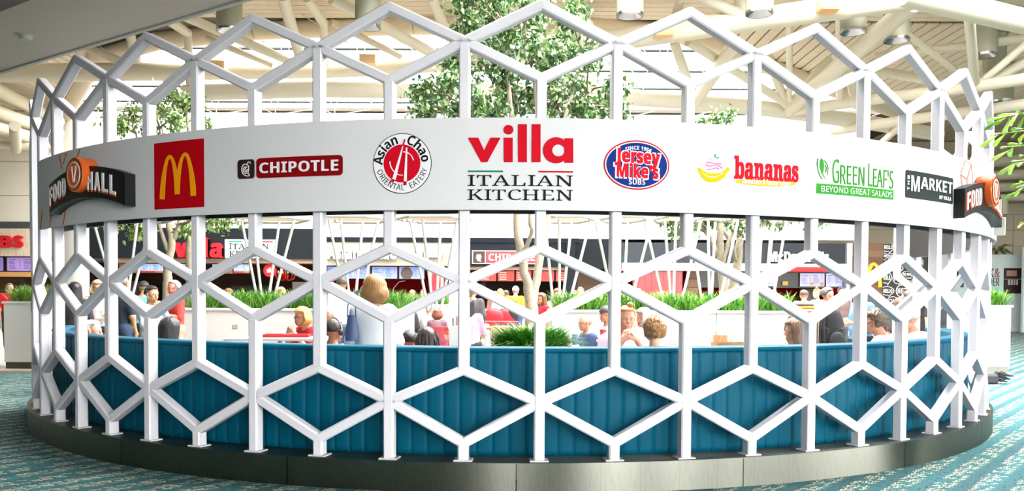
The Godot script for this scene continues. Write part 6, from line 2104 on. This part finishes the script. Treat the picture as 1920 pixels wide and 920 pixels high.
func body_set(name_: String, sex: String, sleeve: float, fine: bool) -> Dictionary:
	var key := "%s|%s|%.2f|%s" % [name_, sex, sleeve, fine]
	if cache.has(key): return cache[key]
	var j := pose(name_)
	var fw := 0.9 if sex == "f" else 1.0
	var torso := [
		[j.pelvis + Vector3(-0.07, 0, 0), j.pelvis + Vector3(0.07, 0, 0), 0.12, 0.12],
		[j.waist + Vector3(-0.055 * fw, 0, 0), j.waist + Vector3(0.055 * fw, 0, 0), 0.105, 0.105],
		[j.chest + Vector3(-0.08 * fw, -0.04, 0.01), j.chest + Vector3(0.08 * fw, -0.04, 0.01), 0.115 * fw, 0.115 * fw],
		[j.shl * Vector3(0.75, 1, 1) + Vector3(0, -0.02, 0), j.shr * Vector3(0.75, 1, 1) + Vector3(0, -0.02, 0), 0.07 * fw, 0.07 * fw],
		[j.waist, j.chest, 0.12, 0.12]]
	var arms := []
	var cuffs := []
	for n in ["l", "r"]:
		var a: Vector3 = j["sh" + n] * Vector3(fw, 1, 1)
		var e: Vector3 = j["el" + n]
		var w: Vector3 = j["wr" + n]
		arms.append([a, e, 0.052 * fw, 0.04 * fw]); arms.append([e, w, 0.041 * fw, 0.027])
		if sleeve < 0.5: cuffs.append([a, a.lerp(e, sleeve * 2), 0.058 * fw, 0.052 * fw])
		else:
			cuffs.append([a, e, 0.056 * fw, 0.046 * fw])
			if sleeve > 0.5: cuffs.append([e, e.lerp(w, (sleeve - 0.5) * 2), 0.046 * fw, 0.037])
	var legs := []
	var feet := []
	for n in ["l", "r"]:
		legs.append([j["hip" + n], j["kn" + n], 0.088, 0.062]); legs.append([j["kn" + n], j["an" + n], 0.06, 0.04])
		feet.append([j["an" + n] + Vector3(0, -0.035, -0.02), j["an" + n] + Vector3(0, -0.05, 0.14), 0.04, 0.032])
	var neck := [[j.neck + Vector3(0, -0.05, 0), j.head + Vector3(0, -0.06, -0.02), 0.058 * fw, 0.05 * fw], [j.neck + Vector3(-0.09, -0.045, -0.01), j.neck + Vector3(0.09, -0.045, -0.01), 0.04, 0.04]]
	var c1 := 0.02 if fine else 0.03
	var out := {"j": j}
	out.skin = net(torso + arms + legs + feet + neck, c1, 0.05)
	out.shirt = net(torso + cuffs, c1, 0.06, 0.013)
	out.trousers = net([torso[0]] + legs, c1 * 1.2, 0.05, 0.014)
	out.shoes = net(feet, c1 * 0.8, 0.01, 0.008)
	cache[key] = out
	return out

func hair_geo(style: String) -> Geo:                         # shell round the head, open at the face (+z)
	var g := Geo.new()
	var nu := 48
	var nv := 26
	var nz := FastNoiseLite.new()
	nz.seed = 4; nz.frequency = 3.0
	var rows := []
	for i in nv + 1:
		var e := -PI / 2 + PI * i / nv
		var row := []
		for j in nu + 1:
			var a := -TAU * j / nu
			var d := Vector3(sin(a) * cos(e), sin(e), -cos(a) * cos(e))            # j = 0 at the back
			var front := clampf(d.z, 0, 1)
			var rad := Vector3(0.087, 0.1, 0.107)
			var thick := 0.014
			var strand := nz.get_noise_2d(sin(a) * 9.0 + cos(a) * 4.0, e * 0.6) * 0.008
			var face := false
			match style:
				"short": face = d.y < 0.42 + front * 0.28 and d.z > 0.12 or d.y < -0.3 or (d.y < -0.02 and d.z > -0.25)
				"fringe": face = d.z > 0.2 and d.y < 0.34 or (d.y < -0.25 and d.z > -0.5) or d.y < -0.55
				"balding": face = d.y > 0.55 or (d.z > -0.1 and d.y < 0.6) or d.y < -0.35 or d.z > 0.2
				"curly":
					thick = 0.024; strand = nz.get_noise_3d(d.x * 9, d.y * 9, d.z * 9) * 0.03
					face = d.z > 0.2 and d.y < 0.42 or d.y < -0.72 or (d.y < -0.1 and d.z > -0.05)
				"bob":
					thick = 0.03
					face = d.z > 0.42 and d.y < 0.4
				"long", "dread":
					thick = 0.022
					face = d.z > 0.35 and d.y < 0.45
				"bun": face = d.z > 0.25 and d.y < 0.5 or d.y < -0.3 or (d.y < 0.0 and d.z > -0.2)
				"cap": face = d.y < 0.12
			var p := d * (rad + Vector3(thick, thick, thick) + Vector3(strand, strand, strand)) + Vector3(0, 0.03, -0.012)
			if face: p = d * rad * 0.78 + Vector3(0, 0.025, -0.012)
			elif style == "bob" and d.y < 0.0:
				var k := Vector2(d.x, d.z).normalized()
				var ww := 0.122 + 0.022 * sin(clampf(-d.y, 0, 1) * PI)
				p = Vector3(k.x * ww, 0.03 + d.y * 0.165, k.y * (ww + 0.008) - 0.012)
				var keep := Vector2(d.x, d.z).normalized() * 0.075 * clampf(-d.y * 1.3, 0, 1)
				p.x = lerpf(p.x, keep.x, pow(-d.y, 5)); p.z = lerpf(p.z, keep.y - 0.02, pow(-d.y, 5))
				p += Vector3(strand, 0, strand)
			elif style in ["long", "dread"] and d.y < 0.05:
				var k := Vector2(d.x, d.z).normalized()
				var dd := 0.05 - d.y
				p = Vector3(k.x * (0.108 + strand * 1.5 + 0.02 * dd), 0.03 - dd * 0.36, minf(k.y * (0.118 + strand), 0.05) - 0.02 - 0.04 * dd)
				if d.y < -0.97: p = Vector3(0, p.y, -0.08)
			row.append(p)
		rows.append(row)
	g.grid(rows, true, Vector2(10, 1))
	if style == "bun":
		g.ball(Vector3(0.03, 0.15, 0.02), Vector3(0.034, 0.03, 0.036), 14, 8)
	if style == "dread":
		rng.seed = 3
		for k in 46:
			var a := rng.randf_range(-2.4, 2.4)
			var s := Vector3(sin(a) * 0.1, rng.randf_range(-0.02, 0.1), -cos(a) * 0.11 - 0.02)
			var e := s + Vector3(sin(a) * 0.05, -rng.randf_range(0.2, 0.34), -0.03)
			g.tube([s, s.lerp(e, 0.4) + Vector3(sin(a) * 0.02, 0.02, -0.015), e], [0.009, 0.009, 0.006], 6)
	return g

func hair_mat(key: String, a: Color, b: Color) -> StandardMaterial3D:
	if mats.has(key): return mats[key]
	var m := mat(key, Color.WHITE, 0.5)
	m.albedo_texture = noise_tex(0.03, [a, b, a.lerp(b, 0.4)], 128, 4, 51)
	m.uv1_scale = Vector3(3, 0.25, 1)
	m.rim_enabled = true; m.rim = 0.2
	return m

var hair_cache := {}

func person(px: float, py: float, d: float, turn: float, pz: String, sex: String, sleeve: float, skin: Color, hair: String, hc: Array, shirt: Color, legs: Color, label: String, head_turn := Vector2.ZERO, fine := false) -> Node3D:
	var set_ := body_set(pz, sex, sleeve, fine)
	var j: Dictionary = set_.j
	var hp := at(px, py, d)
	var s: float = hp.y / j.head.y
	var off: Vector3 = Basis(Vector3.UP, turn) * (Vector3(j.head.x, 0, j.head.z) * s)
	var o := thing("person", label, "person", Vector3(hp.x, 0, hp.z) - off, turn)
	var sc := Transform3D(Basis.from_scale(Vector3(s, s, s)), Vector3.ZERO)
	if pz.begins_with("sit"): sc = Transform3D(Basis.from_scale(Vector3(1, 1, 1) * lerpf(s, 1.0, 0.0)), Vector3.ZERO)
	var hs := 1.0 / s * (1.02 if sex == "m" else 0.98)         # heads keep their size
	var hb := Basis(Vector3.UP, head_turn.x) * Basis(Vector3.RIGHT, head_turn.y)
	var hx := Transform3D(hb * Basis.from_scale(Vector3(hs, hs, hs)), j.head)
	var b := Geo.new()
	b.arrays(set_.skin, sc)
	b.arrays(head_arrays(sex), sc * hx)
	for n in ["l", "r"]:
		var e: Vector3 = j["el" + n]
		var w: Vector3 = j["wr" + n]
		var dn := (e - w).normalized()
		var sx := 1.0 if n == "l" else -1.0
		var palm := Vector3(-sx, 0, 0.25)
		if "eat" in pz:
			dn = (dn * 0.5 + Vector3(sx * 0.35, -0.8, 0.1)).normalized()
			palm = Vector3(-sx * 0.9, 0.1, -0.5)
		palm = (palm - dn * palm.dot(dn)).normalized()
		var side := dn.cross(palm)
		var hand_b := Basis(side, dn, palm)
		if side.dot(Vector3(0, 0, 1)) * 1.0 < 0.0: hand_b = Basis(-side, dn, palm)
		b.arrays(hand_arrays("grip" if "eat" in pz else "rest"), sc * Transform3D(hand_b, w))
	var sk := mat("skin_" + skin.to_html(), skin, 0.55)
	sk.subsurf_scatter_enabled = true; sk.subsurf_scatter_strength = 0.05
	part("body", b, sk, o)
	var cl := mat("cloth_" + shirt.to_html(), shirt, 0.85)
	var g := Geo.new(); g.arrays(set_.shirt, sc); part("shirt", g, cl, o)
	g = Geo.new(); g.arrays(set_.trousers, sc); part("trousers", g, mat("cloth_" + legs.to_html(), legs, 0.85), o)
	g = Geo.new(); g.arrays(set_.shoes, sc); part("shoes", g, mat("shoe_dark", rgb(46, 42, 40), 0.6), o)
	var head := sc * hx
	if d < 20:
		for sx in [-1.0, 1.0]:
			g = Geo.new(); g.ball(head * Vector3(sx * 0.031, 0.004, 0.079), Vector3(0.0125, 0.0065, 0.007) , 10, 6, hb)
			var ey := part("eye", g, mat("eye_white", rgb(226, 220, 212), 0.3), o)
			g = Geo.new(); g.ball(head * Vector3(sx * 0.031, 0.004, 0.084), Vector3(0.0055, 0.0055, 0.003), 8, 6, hb)
			part("iris", g, mat("iris_dark", rgb(66, 50, 40), 0.3), ey)
			g = Geo.new()
			g.tube([head * Vector3(sx * 0.014, 0.022, 0.089), head * Vector3(sx * 0.034, 0.028, 0.086), head * Vector3(sx * 0.052, 0.022, 0.074)], [0.0035, 0.0045, 0.002], 6)
			part("eyebrow", g, mat("brow_" + hc[0].to_html(), hc[0].darkened(0.15), 0.7), o)
		g = Geo.new()
		g.ball(head * Vector3(0, -0.063, 0.083), Vector3(0.024, 0.0075, 0.006), 12, 6, hb)
		part("lips", g, mat("lips_" + skin.to_html(), skin.lerp(rgb(176, 70, 70), 0.4), 0.5), o)
	if hair != "bald":
		if not hair_cache.has(hair): hair_cache[hair] = hair_geo(hair)
		var hg: Geo = hair_cache[hair]
		var mi := part("hair", hg if hair_cache.get(hair + "_m") == null else hair_cache[hair + "_m"], hair_mat("hair_%s_%s" % [hc[0].to_html(), hair == "dread"], hc[0], hc[1]), o)
		hair_cache[hair + "_m"] = mi.mesh
		mi.transform = head
	o.set_meta("head", head)
	return o

func add(o: Node3D, called: String, g: Geo, m: Material):
	part(called, g, m, o)

func glasses(o: Node3D):
	var h: Transform3D = o.get_meta("head")
	var g := Geo.new()
	for sx in [-1.0, 1.0]:
		var pts := []
		for k in 13: pts.append(h * Vector3(sx * 0.032 + cos(k * TAU / 12) * 0.024, 0.002 + sin(k * TAU / 12) * 0.017, 0.1))
		g.tube(pts, pts.map(func(_q): return 0.003), 5, false)
		g.tube([h * Vector3(sx * 0.056, 0.006, 0.098), h * Vector3(sx * 0.088, 0.01, 0.0)], [0.003, 0.003], 5)
	g.tube([h * Vector3(-0.009, 0.004, 0.102), h * Vector3(0.009, 0.004, 0.102)], [0.003, 0.003], 5)
	part("glasses", g, mat("frame_dark", rgb(60, 30, 30), 0.4), o)

func people():
	var pale := rgb(224, 172, 146)
	var pink := rgb(224, 162, 134)
	var tan := rgb(206, 152, 118)
	var deep := rgb(120, 80, 60)
	var blond := [rgb(190, 142, 80), rgb(136, 94, 48)]
	var ginger := [rgb(226, 150, 84), rgb(196, 116, 58)]
	var black := [rgb(42, 34, 32), rgb(24, 20, 20)]
	var brown := [rgb(104, 76, 54), rgb(70, 50, 36)]
	var grey := [rgb(150, 138, 126), rgb(112, 100, 90)]
	var white := [rgb(222, 214, 204), rgb(186, 176, 164)]
	var jeans := rgb(64, 84, 116)
	var dark := rgb(48, 48, 54)
	var khaki := rgb(176, 160, 134)
	# near diners
	var o := person(703, 543, 8.0, PI - 0.15, "stand_fore", "f", 1.0, pale, "bob", blond, rgb(238, 238, 240), khaki, "woman standing with her back turned, blond bob and white jacket", Vector2(0.1, 0.0), true)
	o = person(1175, 598, 8.7, 0.05, "sit_eat", "m", 0.3, pink, "bun", ginger, rgb(226, 202, 226), dark, "ginger person in a pale pink shirt facing us, both hands at the mouth", Vector2(0.0, 0.02), true)
	o = person(1227, 622, 7.6, PI, "sit_table", "f", 0.9, pale, "curly", [rgb(196, 148, 86), rgb(140, 96, 52)], rgb(244, 242, 240), dark, "person seen from behind with short thick blond hair and white top", Vector2.ZERO, true)
	o = person(1097, 606, 12.0, -1.35, "sit_table", "m", 0.4, pink, "bald", brown, rgb(40, 58, 92), dark, "bald man in a navy T-shirt seated in profile in a tub chair", Vector2(0.0, 0.05), true)
	var g := Geo.new()
	o = person(566, 594, 11.9, -0.75, "sit_lean_eat", "f", 0.3, pink, "bob", [rgb(222, 178, 112), rgb(180, 132, 70)], rgb(222, 40, 52), dark, "blond woman with glasses in a red dress biting a sandwich", Vector2(0.0, 0.12), true)
	glasses(o)
	o = person(627, 621, 9.2, PI - 0.5, "sit_table", "m", 0.5, tan, "short", [rgb(64, 46, 36), rgb(40, 28, 22)], rgb(196, 110, 140), dark, "man with headphones and pink checked shirt seen from behind", Vector2.ZERO, true)
	headphones(o)
	o = person(726, 630, 8.8, PI, "sit_table", "m", 0.5, tan, "short", [rgb(76, 56, 48), rgb(48, 36, 30)], rgb(206, 84, 120), dark, "dark-haired diner in magenta half hidden by a lattice post", Vector2.ZERO, true)
	o = person(799, 636, 9.4, PI + 0.4, "sit_lean_table", "f", 0.7, deep, "dread", [rgb(52, 40, 34), rgb(30, 24, 22)], rgb(190, 190, 196), jeans, "woman with long dark dreadlocks and grey top bent over the table", Vector2(0.0, 0.1), true)
	o = person(768, 640, 9.8, PI, "sit_table", "f", 0.5, tan, "short", black, rgb(238, 150, 190), dark, "diner in bright pink mostly hidden behind the dreadlocks")
	o = person(320, 620, 8.5, PI - 0.3, "sit_table", "f", 0.7, tan, "long", black, rgb(110, 110, 116), dark, "woman with long straight dark hair just above the booth's left part", Vector2.ZERO, true)
	o = person(174, 622, 9.8, 1.7, "sit_table", "m", 0.8, pink, "short", white, rgb(240, 236, 230), khaki, "white-haired man in a white shirt low behind the booth at left")
	o = person(1490, 622, 8.3, -2.1, "sit_table", "f", 0.5, pink, "long", [rgb(150, 116, 90), rgb(104, 78, 58)], rgb(226, 222, 216), dark, "woman with long light brown hair holding a phone beside a post", Vector2.ZERO, true)
	o = person(1641, 605, 8.9, PI + 0.9, "sit_lean_table", "m", 0.6, pink, "curly", [rgb(138, 120, 102), rgb(92, 76, 62)], rgb(232, 230, 224), khaki, "curly grey-haired diner with glasses and white top looking down", Vector2(0.0, 0.2), true)
	glasses(o)
	o = person(1703, 602, 9.7, PI + 0.9, "sit_lean_table", "m", 0.8, pink, "balding", white, rgb(218, 228, 244), khaki, "balding man in a pale blue shirt leaning over the table", Vector2(0.0, 0.25), true)
	# beyond the near row
	o = person(285, 553, 12.6, 1.2, "stand_eat", "m", 0.9, tan, "short", black, rgb(214, 218, 224), khaki, "dark-haired man in a pale shirt eating in profile at left", Vector2(0.0, 0.1), true)
	o = person(325, 540, 14.5, -0.9, "stand_fore", "m", 0.5, rgb(236, 150, 128), "short", white, rgb(214, 60, 52), khaki, "white-haired man in a red shirt facing the dark-haired man")
	o = person(270, 540, 16.5, PI, "stand", "m", 0.5, tan, "cap", [rgb(44, 48, 54), rgb(30, 32, 36)], rgb(120, 206, 214), dark, "person in a black cap and turquoise top at left")
	o = person(231, 533, 14.0, PI - 0.3, "stand", "m", 0.4, tan, "short", grey, rgb(40, 50, 66), jeans, "man in dark shirt and blue jeans standing at the left")
	o = person(140, 545, 13.2, PI + 0.5, "stand", "f", 0.4, tan, "long", black, rgb(44, 44, 48), dark, "woman with long black hair in black clothes at far left")
	o = person(183, 540, 14.9, 0.4, "stand_fore", "f", 0.7, pink, "bob", [rgb(232, 206, 160), rgb(206, 170, 120)], rgb(236, 226, 222), dark, "blond woman with a patterned white top and red jacket at left")
	o = person(527, 550, 19.0, 0.3, "stand", "f", 0.4, pink, "bob", [rgb(232, 200, 146), rgb(200, 160, 104)], rgb(226, 190, 170), dark, "blond woman standing behind the grass under the chandelier")
	o = person(428, 551, 21.0, 0.0, "stand", "f", 0.4, pink, "curly", [rgb(170, 110, 70), rgb(130, 80, 50)], rgb(120, 80, 80), dark, "auburn-haired person behind the grass left of the chandelier")
	o = person(640, 533, 15.2, PI + 0.5, "stand", "m", 0.4, tan, "short", [rgb(92, 78, 66), rgb(66, 54, 46)], rgb(240, 240, 238), jeans, "man in a white shirt with cropped hair before the blue screens")
	o = person(773, 550, 26.0, -0.6, "stand", "m", 0.5, tan, "balding", black, rgb(232, 230, 226), dark, "balding man in a white shirt before the red wall")
	o = person(793, 550, 27.0, -0.4, "stand", "m", 0.5, tan, "short", black, rgb(70, 60, 66), dark, "dark-haired man beside the balding man before the red wall")
	o = person(757, 569, 17.4, PI, "sit_table", "m", 0.5, tan, "cap", [rgb(110, 106, 104), rgb(84, 80, 80)], rgb(60, 60, 66), dark, "person in a grey flat cap at the planter's end")
	o = person(805, 582, 21.6, PI - 0.2, "sit_table", "f", 0.4, pink, "cap", [rgb(90, 130, 160), rgb(70, 90, 110)], rgb(226, 220, 210), dark, "child in a striped cap opposite the curly-haired girl")
	o = person(820, 588, 19.6, PI, "sit_table", "f", 0.3, pink, "bob", [rgb(140, 86, 56), rgb(104, 60, 40)], rgb(120, 90, 100), jeans, "girl with long curly auburn hair on a red wire chair")
	o = person(887, 548, 19.0, PI, "stand", "m", 0.9, tan, "short", grey, rgb(74, 70, 72), dark, "man in a dark grey jacket standing left of the white counter")
	o = person(880, 572, 16.6, PI, "sit_table", "f", 0.9, pink, "long", black, rgb(240, 180, 210), dark, "woman in a pale pink top beside the white column")
	o = person(938, 550, 26.0, PI, "stand", "f", 0.4, pink, "bob", [rgb(214, 164, 96), rgb(170, 122, 64)], rgb(226, 236, 232), jeans, "short-haired blond woman in a pale top at the menu boards")
	o = person(949, 552, 27.0, PI, "stand", "m", 0.4, tan, "short", brown, rgb(36, 92, 180), jeans, "man in a bright blue shirt at the menu boards")
	o = person(967, 545, 24.0, PI - 0.2, "stand", "m", 0.4, pink, "short", white, rgb(236, 130, 40), jeans, "man in an orange T-shirt wearing a black rucksack")
	g = Geo.new()
	g.ball(Vector3(0, 1.22, -0.26), Vector3(0.19, 0.27, 0.14), 14, 10)
	part("rucksack", g, mat("bag_black"), o)
	o = person(1014, 561, 17.6, -1.0, "stand", "f", 0.2, pink, "long", [rgb(150, 96, 60), rgb(108, 66, 42)], rgb(214, 30, 54), dark, "brunette in a red tank top walking past the forked trunk")
	o = person(1045, 552, 19.5, 0.2, "stand", "f", 0.4, pink, "curly", [rgb(160, 116, 80), rgb(116, 80, 54)], rgb(200, 170, 160), dark, "curly-haired person with sunglasses on the head behind the grass")
	o = person(1088, 547, 24.0, -0.5, "stand", "m", 0.4, tan, "short", grey, rgb(60, 70, 90), dark, "grey-haired man standing before the tan recess")
	o = person(1078, 553, 23.0, 0.5, "stand", "f", 0.4, pink, "short", brown, rgb(190, 150, 130), dark, "small person beside the grey-haired man at the tan recess")
	o = person(1136, 590, 12.7, -1.2, "sit_table", "m", 0.6, pink, "cap", [rgb(70, 66, 70), rgb(50, 46, 50)], rgb(240, 238, 236), dark, "capped diner in white hidden by the post left of the pink shirt")
	o = person(1206, 596, 11.8, -1.5, "sit_lean_eat", "f", 0.4, pink, "bob", white, rgb(242, 240, 240), dark, "pale diner eating behind the pink-shirted one")
	o = person(1197, 549, 25.0, 0.0, "stand", "m", 0.4, tan, "cap", [rgb(206, 200, 176), rgb(180, 170, 150)], rgb(190, 190, 180), dark, "person in a cream cap before the red tiles")
	o = person(1242, 554, 26.0, 0.4, "stand", "f", 0.4, pink, "bob", blond, rgb(220, 200, 180), dark, "blond person before the drinks unit")
	o = person(1507, 553, 19.0, PI, "stand", "m", 0.4, pink, "balding", brown, rgb(150, 170, 206), dark, "balding man with blue collar at the grey shop's tills")
	o = person(1531, 551, 20.3, -1.2, "stand_fore", "f", 0.2, pink, "bun", [rgb(206, 140, 84), rgb(166, 104, 56)], rgb(234, 232, 236), jeans, "red-haired woman with a top knot and white vest at the tills")
	o = person(1552, 554, 14.0, 1.2, "stand_fore", "m", 0.9, pink, "short", [rgb(60, 52, 50), rgb(96, 90, 88)], rgb(40, 42, 48), dark, "grey-bearded man in a black jacket in profile", Vector2(0.0, 0.1), true)
	o = person(1579, 548, 21.0, 0.3, "stand", "m", 0.4, tan, "short", black, rgb(90, 70, 66), dark, "dark-haired man by the steel pier")
	o = person(1612, 548, 12.0, -1.4, "stand_fore", "f", 0.9, pink, "short", brown, rgb(110, 150, 186), rgb(44, 44, 50), "person in a denim shirt reaching towards the table", Vector2(0.0, 0.3))
	o = person(1700, 558, 15.0, PI + 0.6, "stand", "f", 0.5, pink, "bun", [rgb(90, 60, 44), rgb(60, 40, 30)], rgb(60, 170, 180), dark, "woman with brown hair tied up before the bubble wall")
	o = person(1686, 572, 15.5, PI, "stand", "f", 0.5, pink, "long", [rgb(110, 70, 50), rgb(80, 50, 36)], rgb(70, 60, 60), dark, "long brown-haired woman lower before the bubble wall")
	o = person(1766, 545, 16.0, -0.6, "stand", "m", 0.4, tan, "short", black, rgb(40, 40, 44), dark, "man in a black T-shirt behind the far lattice at right")
	o = person(18, 540, 24.0, 0.6, "stand", "m", 0.4, tan, "short", grey, rgb(206, 24, 36), dark, "grey-haired man in a red shirt at the far left counter")
	o = person(1058, 556, 28.0, 0.0, "stand", "f", 0.4, tan, "short", brown, rgb(150, 120, 110), dark, "small distant figure right of the forked trunk")
	o = person(928, 553, 29.0, PI, "stand", "m", 0.4, tan, "short", [rgb(150, 80, 50), rgb(110, 60, 40)], rgb(140, 90, 80), dark, "red-haired figure queueing under the pendant lamp")
	# seats under the diners that do not sit on the booth
	for c in [[627, 9.2, PI - 0.5, "plain wooden chair under the man with headphones"], [566, 12.3, -0.75, "plain wooden chair under the red-dressed woman"], [1175, 8.6, 0.05, "plain wooden chair under the ginger diner"], [1136, 12.8, -1.2, "plain wooden chair under the capped diner"]]:
		var p := at(c[0], 640, c[1])
		chair(Vector3(p.x, 0, p.z) + Basis(Vector3.UP, c[2]) * Vector3(0, 0, -0.06), c[2], "cafe", c[3])

func headphones(o: Node3D):
	var h: Transform3D = o.get_meta("head")
	var g := Geo.new()
	var pts := []
	for k in 13:
		var a := PI * k / 12
		pts.append(h * Vector3(cos(a) * 0.108, 0.0 + sin(a) * 0.152, -0.01))
	g.tube(pts, pts.map(func(_q): return 0.007), 6)
	part("headband", g, mat("phone_grey", rgb(120, 120, 124), 0.4), o)
	for s in [-1.0, 1.0]:
		g = Geo.new()
		g.ball(h * Vector3(s * 0.105, -0.01, -0.01), Vector3(0.022, 0.036, 0.032), 12, 8)
		part("ear_cup", g, mat("bag_black"), o)

# ---------------------------------------------------------------- build
func _ready():
	# camera
	var cam := Camera3D.new()
	cam.name = "camera"
	cam.projection = Camera3D.PROJECTION_FRUSTUM
	cam.near = 0.1; cam.far = 300.0
	cam.size = 0.1 * 920.0 / F
	cam.frustum_offset = Vector2(0, 0.1 * 140.0 / F)
	cam.position = Vector3(0, EYE, 0)
	cam.rotation = Vector3(PITCH, YAW, ROLL)
	add_child(cam)
	cam.current = true
	cam_basis = Basis.from_euler(Vector3(PITCH, YAW, ROLL))
	# bright overcast sky, seen through the skylight and the tall windows
	var env := Environment.new()
	env.background_mode = Environment.BG_SKY
	var sky := Sky.new()
	var sm := ProceduralSkyMaterial.new()
	sm.sky_top_color = rgb(250, 250, 250); sm.sky_horizon_color = rgb(252, 250, 246)
	sm.ground_horizon_color = rgb(190, 190, 186); sm.ground_bottom_color = rgb(150, 150, 146)
	sm.sun_angle_max = 0.0
	sm.sky_energy_multiplier = 9.0; sm.ground_energy_multiplier = 6.0
	sky.sky_material = sm
	env.sky = sky
	env.tonemap_mode = Environment.TONE_MAPPER_LINEAR
	env.tonemap_exposure = 0.195
	env.sdfgi_enabled = true; env.ssao_enabled = true; env.ssil_enabled = true
	var we := WorldEnvironment.new()
	we.environment = env
	add_child(we)
	# structure, largest first
	mat("logo_black", rgb(22, 24, 32), 0.5); mat("rule_green", rgb(14, 130, 92), 0.5); mat("badge_brown", rgb(42, 14, 12), 0.5)
	shell()
	trusses()
	shops()
	plinth(); lattice(); banner(); booth()
	matte_print()
	hall_sign(-0.632, "black arched sign with white letters and orange coin on the band's left end")
	hall_sign(0.808, "black arched sign with white letters and orange coin on the band's right end")
	planters(); canopies(); trees(); palm(); far_palms()
	furniture()
	people()
